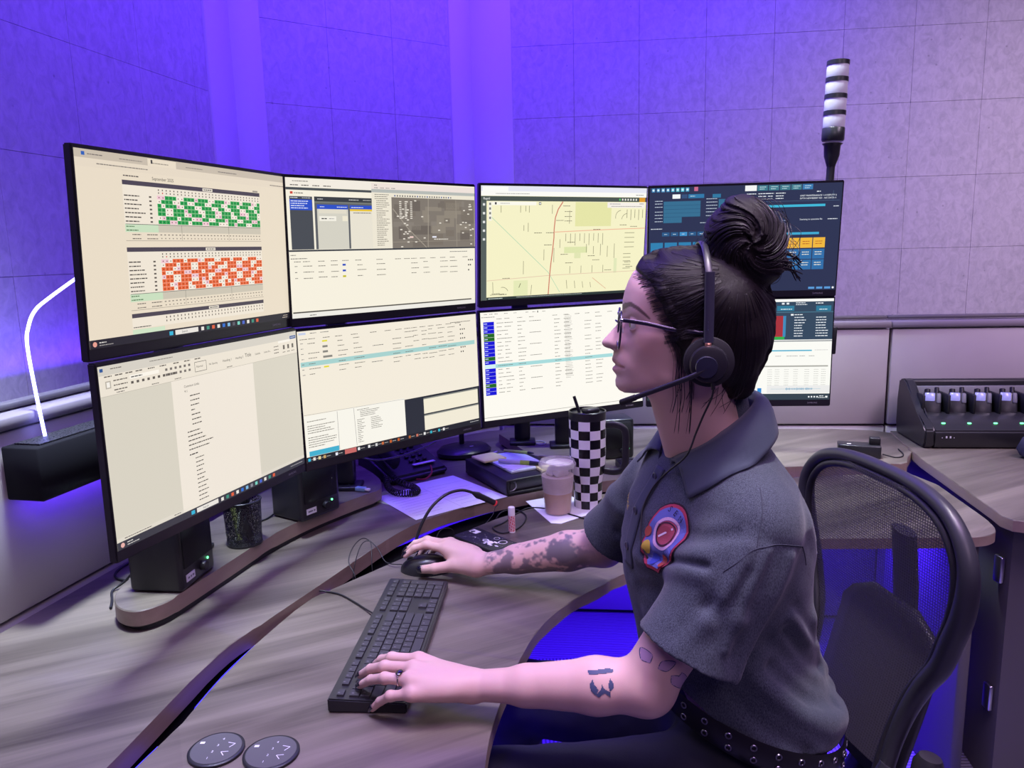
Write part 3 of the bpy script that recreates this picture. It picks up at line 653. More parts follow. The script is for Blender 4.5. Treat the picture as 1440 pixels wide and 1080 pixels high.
def scr_l3():
    s = Scr('#fdfaf0')
    for u in [.02, .05, .08, .135, .19, .26, .30, .36]: s.w(u, .018+.008*u, u+.02, '#8d8a84')
    s.r(.33, .012, .335, .03, '#333', 2); s.w(.005, .045, .08, '#777')
    for u in [.09, .135, .21, .28, .42, .49, .56, .625, .69, .77, .84]: s.w(u, .065, u+.03, '#77736b')
    n = 19; v0 = .088
    for k in range(n):
        v = v0+k*.0357
        c = '#1414d8' if k not in (3, 4, 9, 16) else '#1f6a20'
        if k == 11: s.r(.014, v, .80, v+.034, '#a8dcdc', 1); s.r(.0145, v, .075, v+.034, '#d4f4f4', 2)
        else: s.r(.0145, v, .075, v+.034, c, 2); s.r(.018, v+.012, .036, v+.020, '#c8d0ff', 3)
        for u in [.09, .135, .21, .43]: s.w(u, v+.015, u+random.uniform(.015, .05), '#6a665e', 3)
        if k % 3 == 0: s.w(.28, v+.015, .35, '#6a665e', 3)
        for u in [.49, .62, .69]:
            if random.random() < .8: s.w(u, v+.015, u+random.uniform(.03, .05), '#77736b', 3)
    for k in range(40): s.w(.495, .07+.0155*k, .525+random.uniform(0, .02), '#8a867e', 2, .005)
    s.ln([(.0, .972), (1, .968)], .0012, '#9a9890'); 
    return s
def scr_u4():
    s = Scr('#2b3350')
    for k in range(8): s.r(.012+.0255*k, .006, .030+.0255*k, .042, ['#3f86b8', '#3f86b8', '#5a9ac8', '#3f86b8', '#3fa8c8', '#4fb8c8', '#4fc0d8', '#4fa8d0'][k], 1); s.disc((.021+.0255*k-.5)*SW, (.5-.024)*SH, .003, '#d8f0fa', 2)
    s.r(.235, .002, .255, .04, '#c86a8a', 1); s.r(.5, .004, .560, .055, '#f4f6f4', 1)
    for k in range(5): s.r(.564+.058*k, .006, .617+.058*k, .055, '#3f7a8a' if k < 4 else '#3a7ab0', 1); s.w(.575+.058*k, .022, .61+.058*k, '#d8f0f4', 2); s.w(.575+.058*k, .040, .60+.058*k, '#d8f0f4', 2)
    s.r(.122, .066, .163, .105, '#f4f8fa', 1); s.r(.17, .068, .20, .105, '#35507a', 1); s.r(.205, .068, .288, .105, '#2f78a8', 1); s.w(.215, .086, .24, '#d8f0f4', 2); s.r(.332, .072, .375, .106, '#2f78a0', 1)
    s.r(.076, .130, .270, .277, '#356e90', 1); s.r(.076, .277, .173, .330, '#356e90', 1); s.r(.365, .12, .55, .20, '#356e90', 1)
    for k in range(4): s.r(.076, .165+.036*k, .27, .169+.036*k, '#2b5a7c', 2)
    for v in [.125, .15, .18, .225, .255, .285, .315]: s.w(.03, v, .072, '#c8d4e4', 2, .009)
    for v in [.115, .145, .175, .205, .235, .27]: s.w(.30, v, .358, '#c8d4e4', 2, .009)
    s.w(.01, .385, .07, '#dfe6f0', 2, .010); s.w(.27, .335, .36, '#c8d4e4', 2)
    for k in range(5): s.r(.07+.047*k, .418, .11+.047*k, .455, '#3f8fc8' if k == 2 else '#2b5a88', 1); s.w(.082+.047*k, .437, .097+.047*k, '#d8ecf8', 2)
    for k in range(4): s.r(.010+.075*k, .515, .076+.075*k, .62, '#2f80b0', 1)
    s.r(.5, .190, .918, .212, '#3fb8d8', 1); s.r(.5, .448, .895, .470, '#3fa8d0', 1)
    for u, w in [(.51, .05), (.57, .05), (.62, .03), (.66, .05)]: s.w(u, .082, u+w, '#eef4fa', 2, .011); s.w(u, .107, u+w*.8, '#eef4fa', 2, .011); s.w(u, .13, u+w*.8, '#eef4fa', 2, .011)
    s.t('UNIT MAINTENANCE 1-4 DEPUTY 6', .785, .118, .0062, '#eef4fa'); s.t('DPTH NEWBERRY RD - NC DATA 4', .785, .143, .0062, '#eef4fa'); s.w(.87, .075, .89, '#eef4fa', 2, .012)
    s.ln([(.5, .155), (.99, .160)], .0006, '#5a7898'); s.ln([(.955, .07), (.955, .155)], .0006, '#5a7898')
    s.w(.96, .213, .99, '#dfe6f0', 2, .010); s.w(.70, .335, .72, '#c8d4e4', 2); s.t('Scanning to associate file', .79, .335, .0062, '#e8eef6'); s.w(.935, .33, .985, '#e8eef6', 2, .010)
    for k in range(4): s.r(.668+.0665*k, .500, .730+.0665*k, .595, '#f0b83a', 1)
    for q in range(2):
        for k in range(4): s.r(.668+.0665*k, .607+.1*q, .730+.0665*k, .700+.1*q, '#2f6ea8', 1)
    for k in range(4):
        for q in range(3):
            for z in range(2): s.w(.680+.0665*k, .535+.1*q+.022*z, .716+.0665*k, '#f8f4e0' if q else '#b04a20', 2, .010)
    for k in range(3): s.r(.858+.042*k, .968, .890+.042*k, .988, '#5a9ad8', 1)
    s.disc((.987-.5)*SW, (.5-.978)*SH, .003, '#e8eef6', 1); s.r(.60, .86, .66, .90, '#e8eef6', 1)
    return s
def scr_l4():
    s = Scr('#fbfbf4')
    s.r(0, .026, 1, .400, '#33485c', 1); s.r(0, 0, 1, .026, '#fdfdf8', 2); s.r(.70, .065, .792, .115, '#2f7a98', 2); s.r(.908, .068, .988, .120, '#2f7a98', 2); s.w(.72, .098, .78, '#e8f4f8', 3, .011); s.w(.925, .103, .97, '#e8f4f8', 3, .011)
    s.r(.0, .125, 1, .132, '#4a7a90', 2)
    for u in (.725, .75): s.r(u, .035, u+.014, .052, '#e8eef4', 2)
    s.w(.80, .038, .85, '#e8eef4', 2, .011); s.w(.80, .055, .86, '#e8eef4', 2, .011); s.w(.905, .043, .945, '#f4f8fa', 2, .014)
    s.r(.69, .163, .735, .368, '#a83238', 2); s.r(.735, .163, .75, .368, '#3f8ab8', 2); s.r(.685, .368, .745, .395, '#2fae4a', 2); s.r(.775, .145, .79, .162, '#f4f8fa', 2); s.w(.795, .153, .84, '#f4f8fa', 2, .012)
    for k in range(8):
        s.w(.795, .180+.026*k, .835+random.uniform(0, .025), '#e8eef4', 2, .013); s.w(.91, .180+.026*k, .96+random.uniform(0, .025), '#e8eef4', 2, .013)
    s.r(0, .398, 1, .408, '#f4f4f0', 2); s.r(0, .408, 1, .416, '#5a646c', 2); s.r(.5, .500, .895, .512, '#3fb0d0', 2); s.w(.91, .502, .98, '#bbb', 2)
    for u in [.70, .76, .79, .83, .88]: s.w(u, .56, u+.03, '#8a8a8a', 2)
    s.r(.60, .655, .985, .668, '#a8a8a0', 2)
    for k in range(8):
        for u in [.66, .70, .75, .80, .86, .91, .95]: s.w(u, .695+.022*k, u+.025, '#b4b4ae', 2, .006)
    s.r(.66, .855, 1, .93, '#ececea', 1); s.ln([(.68, .89), (.95, .89)], .0008, '#9ac8d8', 2)
    for k in range(40): u = .76+.0037*k; h = random.uniform(.002, .012); s.r(u, .89-h, u+.002, .89+h, '#4a9ac0', 3)
    s.r(0, .938, 1, 1, '#33424c', 1)
    for u in [.885, .90, .915, .93]: s.r(u, .963, u+.008, .978, '#f4f8fa', 2)
    s.w(.945, .962, .97, '#f4f8fa', 2, .011); s.w(.94, .978, .975, '#f4f8fa', 2, .009); s.r(.978, .962, .990, .980, '#f4f8fa', 2); s.r(.608, .88, .63, .93, '#2f8ad0', 2)
    return s
MLAB = {'U1': ('upper left monitor showing a green and orange shift schedule', scr_u1), 'L1': ('lower left monitor showing a text document', scr_l1), 'U2': ('upper monitor showing a grey aerial map above a table', scr_u2), 'L2': ('lower monitor showing a cream table with one teal row', scr_l2),
        'U3': ('upper monitor showing a pale yellow street map', scr_u3), 'L3': ('lower monitor showing a list with a blue first column', scr_l3), 'U4': ('upper right monitor with dark radio panel and yellow buttons', scr_u4), 'L4': ('lower right monitor half dark blue and half white', scr_l4)}
TB, BB, SB, TH = 0.0062, 0.0195, 0.004, 0.016
for k, (cx, cy, cz, yaw, tilt) in MON.items():
    lab, fn = MLAB[k]
    t = thing('monitor', lab, 'monitor', (cx, cy, cz+CAM_Z), 0, 'monitors of the dispatch console')
    t.rotation_euler = (RAD(90+tilt), 0, RAD(yaw))      # local x right, y up, z toward the viewer
    w, h = SW+2*SB, SH+TB+BB; yc = (TB-BB)/2
    bm = bmesh.new(); add_box(bm, (0, yc, -TH/2-0.0004), (w, h, TH)); bmesh.ops.bevel(bm, geom=bm.edges[:], offset=0.0022, segments=2, affect='EDGES'); me = bm_mesh(bm); autosmooth(me, .9)
    link('housing', me, M_BLACK2, t)
    link('rear_bulge', box_me((0, yc-0.01, -TH-0.014), (0.30, 0.19, 0.03), 0.012, 3), M_BLACK, t)
    link('screen', fn().mesh(), M_SCR, t)
    l = Sheet(0.0001); l.text('SAMSUNG', SW/2-0.062, -SH/2-0.0112, 0.0062, (0.35, 0.35, 0.37), 1); me = l.mesh(); link('brand_mark', me, attr_mat('print', 0.4), t)
def stand(label, base, top, arms, basew=(0.085, 0.07), zb=0.7922):
    x, y = base; t = thing('monitor_stand', label, 'stand', (x, y, zb))
    link('foot', box_me((0, 0, 0.006), (basew[0], basew[1], 0.012), 0.004, 2), M_BLACK, t)
    link('pole', box_me((0, 0, (top-zb)/2+0.01), (0.052, 0.034, top-zb-0.01), 0.006, 2), M_BLACK2, t)
    for key in arms:
        cx, cy, cz, yaw, tilt = MON[key]; a = RAD(yaw); bx, by = cx-math.sin(a)*-0.0+(-math.sin(a))*0.046, cy+math.cos(a)*0.046
        z = cz+CAM_Z
        link('arm', tube_me([Vector((0, 0, z-zb)), Vector(((bx-x)*.5, (by-y)*.5, z-zb)), Vector((bx-x, by-y, z-zb))], 0.018, 10), M_BLACK, t)
stand('black monitor post behind the shift schedule screens', (-0.705, 1.575), 1.52, ['U1', 'L1'])
stand('black monitor post behind the aerial map screen beside the loose cable plug', (-0.458, 2.02), 1.52, ['U2', 'L2'])
stand('black monitor post behind the street map screen', (0.03, 2.462), 1.52, ['U3', 'L3'])
stand('black monitor post behind the dark radio screens', (0.745, 2.44), 1.52, ['U4', 'L4'], zb=0.7502)
t = thing('monitor_post', 'spare black monitor post behind the checkered tumbler', 'stand', (0.162, 2.41, 0.792)); link('pole', box_me((0, 0, 0.15), (0.055, 0.04, 0.30), 0.006, 2), M_BLACK2, t); link('foot', box_me((0, 0, 0.006), (0.09, 0.07, 0.012), 0.004, 2), M_BLACK, t)
# ================================================================ things on the desks
M_LABEL = mat('paper_label', (0.75, 0.75, 0.76), 0.7)
M_GREEN = mat('green_led', (0.05, 0.3, 0.1), 0.4, emit=(0.15, 1.0, 0.35), estr=3.0)
M_CABLE = mat('black_cable', (0.012, 0.012, 0.014), 0.5)
M_GRILL = mat('speaker_grille', (0.008, 0.008, 0.010), 0.7, bump=(1500, 0.5, 0.0006))
M_PRINT = attr_mat('print', 0.4)
def cable(label, pts, r=0.0016, m=None, n=6, name='cable', cat='cable'):
    o = link(name, tube_me(catmull(pts, n), r, 7), m or M_CABLE); return tag(o, label, cat)
# ---- desk speakers
def speaker(label, corner_b, facing, w=0.126, d=0.108, h=0.162, z=0.7922, tagw=True):
    yaw = facing+PI/2                                   # local -y is the front
    c, s = math.cos(yaw), math.sin(yaw)
    bx, by = corner_b                                    # front left bottom corner
    o = (bx+c*(w/2)-s*(d/2), by+s*(w/2)+c*(d/2))
    t = thing('desk_speaker', label, 'speaker', (o[0], o[1], z), yaw, 'desk speakers')
    link('cabinet', box_me((0, 0, h/2), (w, d, h), 0.009, 3), M_BLACK2, t)
    link('grille', box_me((0, -d/2-0.0008, h*0.60), (w-0.022, 0.004, h*0.66), 0.0015, 1), M_GRILL, t)
    kn = lathe_me([(0.0095, 0), (0.0095, 0.009), (0.0085, 0.0105)], 20); xf(kn, Matrix.Translation((0.012, -d/2, 0.026)) @ Matrix.Rotation(PI/2, 4, 'X')); link('volume_knob', kn, M_BLACK, t)
    ld = lathe_me([(0.0026, 0), (0.0026, 0.0015)], 12); xf(ld, Matrix.Translation((0.034, -d/2-0.0002, 0.033)) @ Matrix.Rotation(PI/2, 4, 'X')); link('power_light', ld, M_GREEN, t)
    if tagw:
        lb = link('name_label', box_me((-0.032, -d/2-0.0008, 0.023), (0.030, 0.0016, 0.014)), M_LABEL, t)
        sh = Sheet(0.0001); sh.words(-0.011, -0.002, 0.022, 0.004, (0.2, 0.2, 0.22), 1); me = sh.mesh(); xf(me, Matrix.Translation((-0.032, -d/2-0.0018, 0.023)) @ Matrix.Rotation(PI/2, 4, 'X')); link('label_print', me, M_PRINT, lb)
    return t
speaker('black desk speaker with white label at the near end of the riser', (-0.634, 1.372), RAD(-7))
speaker('black desk speaker with white label between the two lower monitors', (-0.506, 1.742), RAD(-34))
speaker('black speaker with green light standing behind the second keyboard', (0.285, 2.385), RAD(-80), 0.105, 0.09, 0.130, 0.7502, False)

# ---- mesh pen cup with pens
def wire_mesh_mat(name, col, sc, dens):
    m = bpy.data.materials.new(name); m.use_nodes = True; N = m.node_tree.nodes; L = m.node_tree.links; b = N['Principled BSDF']
    b.inputs['Base Color'].default_value = (*col, 1); b.inputs['Roughness'].default_value = 0.5
    tc = N.new('ShaderNodeTexCoord'); vo = N.new('ShaderNodeTexVoronoi'); vo.inputs['Scale'].default_value = sc; L.new(tc.outputs['Object'], vo.inputs['Vector'])
    lt = N.new('ShaderNodeMath'); lt.operation = 'GREATER_THAN'; lt.inputs[1].default_value = dens; L.new(vo.outputs['Distance'], lt.inputs[0])
    tr = N.new('ShaderNodeBsdfTransparent'); mx = N.new('ShaderNodeMixShader'); L.new(lt.outputs[0], mx.inputs[0]); L.new(tr.outputs[0], mx.inputs[1]); L.new(b.outputs[0], mx.inputs[2])
    L.new(mx.outputs[0], N['Material Output'].inputs[0]); return m
PC = (-0.6025, 1.628, 0.7922)
t = thing('pen_cup', 'black wire mesh pen cup on the riser between the speakers', 'pen cup', PC)
link('wall', lathe_me([(0.037, 0.004), (0.041, 0.10)], 40, caps=False), wire_mesh_mat('wire_mesh', (0.015, 0.015, 0.018), 480, 0.42), t)
link('rim', tube_me([Vector((0.041*math.cos(a), 0.041*math.sin(a), 0.10)) for a in np.linspace(0, 2*PI, 32, endpoint=False)], 0.0022, 8, True), M_BLACK2, t)
link('bottom', lathe_me([(0.0385, 0), (0.0385, 0.005)], 32), M_BLACK2, t)
pens = [('grey highlighter leaning in the pen cup', (0.35, 0.38, 0.36), .007, (-.012, -.014), (.020, -.024)), ('olive marker standing in the pen cup', (0.16, 0.18, 0.07), .006, (-.002, -.020), (-.024, -.004)), ('black marker leaning right in the pen cup', (0.02, 0.02, 0.025), .008, (.018, -.006), (-.022, .012)), ('silver pen in the pen cup', (0.5, 0.5, 0.52), .0045, (.012, .012), (.018, -.020)), ('black ballpoint in the pen cup', (0.015, 0.015, 0.02), .0045, (-.02, .010), (.006, .026))]
for lab, col, r, a, b in pens:
    P0 = Vector((a[0], a[1], 0.008)); P1 = Vector((b[0], b[1], 0.125))
    q = thing('pen', lab, 'pen', PC, 0, 'pens in the mesh cup'); d = (P1-P0)
    link('barrel', tube_me([P0+d*0.06, P0+d*0.7], r, 12), mat('pen_%.2f_%.2f' % col[:2], col, 0.35), q); link('cap', tube_me([P0+d*0.70, P0+d*0.99, P1], [r*1.12, r*1.0, r*.6], 12), M_BLACK2, q); link('tip', tube_me([P0, P0+d*0.06], [r*.3, r*.9], 12), mat('pen_tip', (.5, .5, .5), .3, .8), q)

# ---- papers
M_PAPER = mat('paper', (0.72, 0.74, 0.80), 0.8)
def sheet_paper(label, pts, z, col=None, lines=0, ang=0.0):
    t = thing('paper_sheet', label, 'paper', (0, 0, 0), 0, 'papers on the rear worktop')
    V = [(p[0], p[1], z) for p in pts]+[(p[0], p[1], z+0.0006) for p in pts]; F = [(3, 2, 1, 0), (4, 5, 6, 7)]+[(i, (i+1) % 4, 4+(i+1) % 4, 4+i) for i in range(4)]
    link('sheet', pymesh('paper', V, F), mat('paper_%s' % label[:9], col, 0.8) if col else M_PAPER, t)
    if lines:
        s = Sheet(0.00015); a, b, d = [np.array(q) for q in (pts[0], pts[1], pts[3])]
        for k in range(lines):
            v = 0.12+0.75*k/lines; p0 = a+(d-a)*v+(b-a)*0.08; p1 = a+(d-a)*v+(b-a)*random.uniform(.4, .9); s.line([p0, p1], 0.0016, (0.33, 0.36, 0.45), 1)
        link('print', xf(s.mesh(), Matrix.Translation((0, 0, z+0.0006))), M_PRINT, t)
sheet_paper('pale green note sheet lying under the white papers', [(-0.402, 2.035), (-0.335, 1.985), (-0.285, 2.06), (-0.372, 2.115)], 0.7504, (0.45, 0.60, 0.28))
sheet_paper('white printed sheet lying beside the riser end', [(-0.252, 1.862), (-0.105, 1.978), (-0.245, 2.175), (-0.385, 2.055)], 0.7512, None, 9)
sheet_paper('white printed sheet tucked under the black binder', [(-0.135, 1.948), (-0.020, 2.030), (-0.185, 2.245), (-0.295, 2.165)], 0.7520, None, 8)

# ---- binder with notes and pens
BY = math.atan2(0.47, 0.88)
t = thing('ring_binder', 'black padded ring binder lying at the edge of the rear worktop', 'binder', (-0.022, 2.030, 0.7532), BY)
M_LEATH = mat('black_vinyl', (0.016, 0.016, 0.018), 0.38, bump=(260, 0.25, 0.0006))
link('cover', join_me(box_me((0.10, 0.135, 0.004), (0.20, 0.27, 0.008), 0.003, 2), box_me((0.10, 0.135, 0.040), (0.20, 0.27, 0.008), 0.003, 2), box_me((0.006, 0.135, 0.022), (0.012, 0.27, 0.044), 0.0055, 3)), M_LEATH, t)
link('page_block', box_me((0.105, 0.137, 0.0225), (0.175, 0.25, 0.028), 0.002, 1), mat('dark_pages', (0.10, 0.11, 0.11), 0.6), t)
for k in range(3):
    q = [Vector((0.020+0.016*math.cos(a), 0.012+0.115*k, 0.022+0.015*math.sin(a))) for a in np.linspace(0, 2*PI, 18, endpoint=False)]
    link('ring', tube_me(q, 0.0025, 8, True), M_STEEL, t)
def onb(x, y, z=0.0972-0.0): return (-0.022+x*math.cos(BY)-y*math.sin(BY), 2.030+x*math.sin(BY)+y*math.cos(BY))
ZB = 0.7532+0.0442
c = onb(0.105, 0.145); o = link('note_pad', box_me((0, 0, 0.004), (0.125, 0.19, 0.008), 0.001, 1), mat('notepad_paper', (0.62, 0.74, 0.78), 0.8), None, (c[0], c[1], ZB), BY); tag(o, 'pale blue note pad lying on the black binder', 'note pad')
c = onb(0.050, 0.205); o = link('sticky_notes', box_me((0, 0, 0.003), (0.076, 0.076, 0.006), 0.0006, 1), mat('sticky_yellow', (0.78, 0.76, 0.30), 0.8), None, (c[0], c[1], ZB+0.0082), BY+0.1); tag(o, 'block of yellow sticky notes on the binder', 'sticky notes')
c = onb(0.158, 0.043); o = link('sticky_notes', box_me((0, 0, 0.004), (0.070, 0.070, 0.008), 0.0006, 1), mat('sticky_yellow', (0.78, 0.76, 0.30), 0.8), None, (c[0], c[1], ZB+0.0002), BY-0.1); tag(o, 'yellow sticky notes at the right corner of the binder', 'sticky notes')
c = onb(0.085, 0.088); o = link('note_card', box_me((0, 0, 0.0004), (0.085, 0.05, 0.0008)), M_PAPER, None, (c[0], c[1], ZB+0.0084), BY+0.35); tag(o, 'white note card under the highlighter pen', 'card')
def penobj(label, P0, P1, r, parts):
    t = thing('pen', label, 'pen', P0); d = Vector(P1)-Vector(P0)
    for nm, a, b, ra, rb, col in parts: link(nm, tube_me([d*a, d*b], [ra*r, rb*r], 12), mat('p_%s_%.2f_%.2f' % (nm, col[0], col[1]), col, 0.35), t)
a = onb(0.050, 0.140); b = onb(0.140, 0.052)
penobj('clear highlighter pen with lime green grip and black cap', (*a, ZB+0.0165), (*b, ZB+0.0145), 0.0065, [('barrel', 0, .52, .9, 1, (.45, .46, .60)), ('grip', .52, .74, 1.02, 1.02, (.30, .48, .05)), ('cap', .74, 1, 1.05, .7, (.02, .02, .03))])
a = onb(0.125, 0.250); b = onb(0.185, 0.170)
penobj('slim lime green pen at the back of the binder', (*a, ZB+0.0125), (*b, ZB+0.0125), 0.0042, [('barrel', 0, .8, 1, 1, (.38, .55, .10)), ('tip', .8, 1, 1, .3, (.02, .02, .03))])

# ---- desk phone with coiled cord
t = thing('desk_phone', 'black desk phone with white label strip and coiled cord', 'phone', (-0.345, 2.30, 0.7503), RAD(38))
body = bmesh.new(); vs = [(-.10, -.105, 0), (.10, -.105, 0), (.10, .105, 0), (-.10, .105, 0), (-.10, -.105, .022), (.10, -.105, .022), (.10, .105, .085), (-.10, .105, .085)]
bv = [body.verts.new(v) for v in vs]
for f in [(3, 2, 1, 0), (4, 5, 6, 7), (0, 1, 5, 4), (1, 2, 6, 5), (2, 3, 7, 6), (3, 0, 4, 7)]: body.faces.new([bv[i] for i in f])
bmesh.ops.bevel(body, geom=body.edges[:], offset=0.008, segments=3, affect='EDGES'); me = bm_mesh(body); autosmooth(me, .9); link('body', me, M_BLACK2, t)
tl = Matrix.Rotation(math.atan2(.063, .21), 4, 'X')
hs = tube_me(catmull([(-.07, -.085, .062), (-.07, -.05, .074), (-.07, .0, .084), (-.07, .06, .108), (-.07, .095, .106)], 5), 1.0, 12, flat=(.024, .015, (1, 0, 0))); link('handset', hs, M_BLACK2, t)
link('label_strip', xf(box_me((0.035, -0.070, 0.0385), (0.075, 0.014, 0.002)), Matrix.Identity(4)), M_LABEL, t)
for r in range(4):
    for q in range(3): link('button', xf(box_me((0, 0, 0), (.014, .011, .006), .002, 1), Matrix.Translation((.005+.024*q, -.045+.026*r, .044+.0078*r)) @ tl), M_BLACK, t)
link('display', xf(box_me((.03, .075, .083), (.09, .035, .004), .001, 1), tl.inverted() @ tl), mat('phone_lcd', (.05, .06, .06), .2), t)
pts = catmull([(-.365, 2.115, .79), (-.356, 2.085, .772), (-.332, 2.062, .762), (-.293, 2.052, .7615), (-.272, 2.066, .762), (-.286, 2.105, .762), (-.33, 2.15, .764), (-.36, 2.19, .772)], 26)
co = []
for i, p in enumerate(pts):
    p = Vector(p); q = Vector(pts[min(i+1, len(pts)-1)])-Vector(pts[max(i-1, 0)]); q.normalize(); x = q.orthogonal().normalized(); x = (Vector((0, 0, 1))-q*q.z).normalized(); y = q.cross(x); a = i*1.35
    co.append(p+(x*math.cos(a)+y*math.sin(a))*0.0085)
cable('black coiled handset cord lying on the green note sheet', co, 0.0018, None, 3, 'coiled_cord')
cable('red cable curled under the desk phone', [(-.29, 2.20, .757), (-.262, 2.19, .760), (-.245, 2.205, .775), (-.25, 2.23, .790)], 0.0028, mat('red_cable', (.25, .02, .03), .4))
cable('grey cable hanging below the lower monitor beside the phone', [(-.430, 2.03, .885), (-.400, 2.02, .872), (-.36, 2.03, .866), (-.31, 2.06, .868), (-.26, 2.10, .876), (-.22, 2.13, .888)], 0.0028, mat('grey_cable', (.10, .10, .12), .35))
# ---- loose usb plug at riser end
t = thing('usb_plug', 'loose cable plug with pale blue shell at the end of the riser', 'plug', (-0.412, 1.985, 0.7925), RAD(-20))
link('shell', box_me((0, 0, .006), (.030, .015, .012), .003, 2), mat('plug_blue', (.22, .34, .46), .4), t); link('connector', box_me((.021, 0, .006), (.013, .011, .006), .001, 1), mat('plug_cream', (.75, .74, .62), .4), t)
link('lead', tube_me(catmull([(-.014, 0, .006), (-.03, .004, .007), (-.045, .012, .012)], 5), .0022, 8), mat('lead_grey', (.2, .24, .28), .4), t)
# ---- round docking device behind the phone
t = thing('docking_puck', 'black rounded docking device with small antenna behind the binder', 'dock', (-0.165, 2.49, 0.7503), RAD(25))
link('body', xf(lathe_me([(0.078, 0), (0.092, .006), (0.094, .018), (0.080, .030), (0.03, .034)], 40), Matrix.Diagonal((1.0, .75, 1, 1))), M_BLACK2, t); link('antenna', box_me((0, .02, .050), (.016, .014, .045), .004, 2), M_BLACK, t); link('marks', xf(box_me((.015, -.03, .0345), (.012, .004, .001)), Matrix.Identity(4)), M_LABEL, t)
penobj('white stylus resting against the docking device', (-0.104, 2.415, .7605), (-0.052, 2.425, .775), 0.004, [('barrel', 0, 1, 1, 1, (.7, .7, .74))])

# ---- gooseneck microphone
t = thing('gooseneck_microphone', 'black gooseneck microphone rising from the worktop slot', 'microphone', (-0.237, 1.70, 0.7005))
gp = [(-0.237, 1.70, 0.7005), (-0.237, 1.70, 0.734), (-0.231, 1.705, 0.763), (-0.217, 1.715, 0.798), (-0.194, 1.73, 0.832), (-0.161, 1.75, 0.854), (-0.126, 1.775, 0.855), (-0.096, 1.79, 0.841)]
gp = [(p[0]+.237, p[1]-1.70, p[2]-.7005) for p in gp]
link('base', lathe_me([(.018, 0), (.018, .006), (.008, .010)], 20), M_BLACK, t)
link('neck', tube_me(catmull(gp, 6), 0.0036, 10), M_BLACK2, t)
def rel(p): return Vector((p[0]+.237, p[1]-1.70, p[2]-.7005))
link('capsule', tube_me([rel((-.100, 1.788, .843)), rel((-.090, 1.795, .835)), rel((-.083, 1.80, .830)), rel((-.052, 1.823, .806))], [.0045, .0085, .0075, .0072], 14), M_BLACK2, t)
link('status_ring', tube_me([rel((-.052, 1.823, .806)), rel((-.0485, 1.8255, .8033))], .0074, 14), mat('red_ring', (.35, .02, .03), .35, emit=(1, .05, .08), estr=.25), t)
# ---- phone with astronaut case
t = thing('mobile_phone', 'mobile phone in dark space print case with white astronaut', 'phone', (-0.073, 1.737, 0.7352), math.atan2(-.743, .669))
link('case', box_me((0, 0, .0055), (.150, .076, .011), .004, 3), mat('phone_case', (.018, .018, .022), .3), t)
s = Sheet(0.0001)
for k in range(70): s.disc(random.uniform(-.07, .07), random.uniform(-.034, .034), random.uniform(.0003, .0009), (.55, .52, .6), 1, 6)
s.disc(.010, -.006, .0085, (.85, .85, .85), 2, ry=.0075); s.disc(.026, -.008, .011, (.85, .85, .85), 2, ry=.008); s.rect(.030, -.020, .014, .006, (.85, .85, .85), 2); s.rect(.031, -.002, .013, .006, (.85, .85, .85), 2); s.rect(.018, -.022, .006, .010, (.8, .8, .8), 2); s.disc(.0085, -.006, .005, (.1, .1, .14), 3)
s.ring(.020, .020, .007, .0012, (.7, .7, .72), 2); s.ring(.048, .014, .010, .0022, (.75, .74, .7), 2); s.disc(.055, -.012, .006, (.75, .75, .75), 2, ry=.003); s.rect(-.066, .004, .026, .018, (.7, .7, .72), 2); s.disc(-.057, .010, .006, (.03, .03, .05), 3); s.ring(-.025, -.015, .005, .001, (.6, .6, .6), 2, 8, 0, 3)
link('case_print', xf(s.mesh(), Matrix.Translation((0, 0, .0111))), M_PRINT, t)
# ---- lip balm
t = thing('lip_balm', 'red and white lip balm tube standing upright', 'lip balm', (-0.009, 1.806, 0.7352))
def coltube(r, h, n, m, fn):
    V = []; F = []; C = []
    for j in range(m+1):
        for i in range(n): a = 2*PI*i/n; V.append((r*math.cos(a), r*math.sin(a), h*j/m))
    for j in range(m):
        for i in range(n): F.append((j*n+i, j*n+(i+1) % n, (j+1)*n+(i+1) % n, (j+1)*n+i)); C.append(fn(i, j))
    me = pymesh('ct', V, F); ca = me.color_attributes.new('Col', 'FLOAT_COLOR', 'CORNER')
    ca.data.foreach_set('color', np.repeat(np.c_[np.array(C), np.ones(len(C))], 4, axis=0).astype(np.float32).ravel())
    me.polygons.foreach_set('use_smooth', np.ones(len(me.polygons), dtype=bool)); return me
RD, WT, BK = (.55, .03, .04), (.75, .72, .72), (.05, .02, .03)
def balm(i, j):
    if 8 <= i <= 11: return WT if (j*3+i*2) % 5 < 2 else BK
    return RD if (i*3+j*2) % 7 < 4 else WT
link('tube', coltube(.0086, .043, 32, 12, balm), M_PRINT, t); link('cap', lathe_me([(.0084, .043), (.0084, .062), (.0078, .0638)], 24), mat('cap_white', (.78, .76, .76), .4), t); link('bottom', lathe_me([(.0088, 0), (.0088, .003)], 24), mat('cap_white', (.78, .76, .76), .4), t)
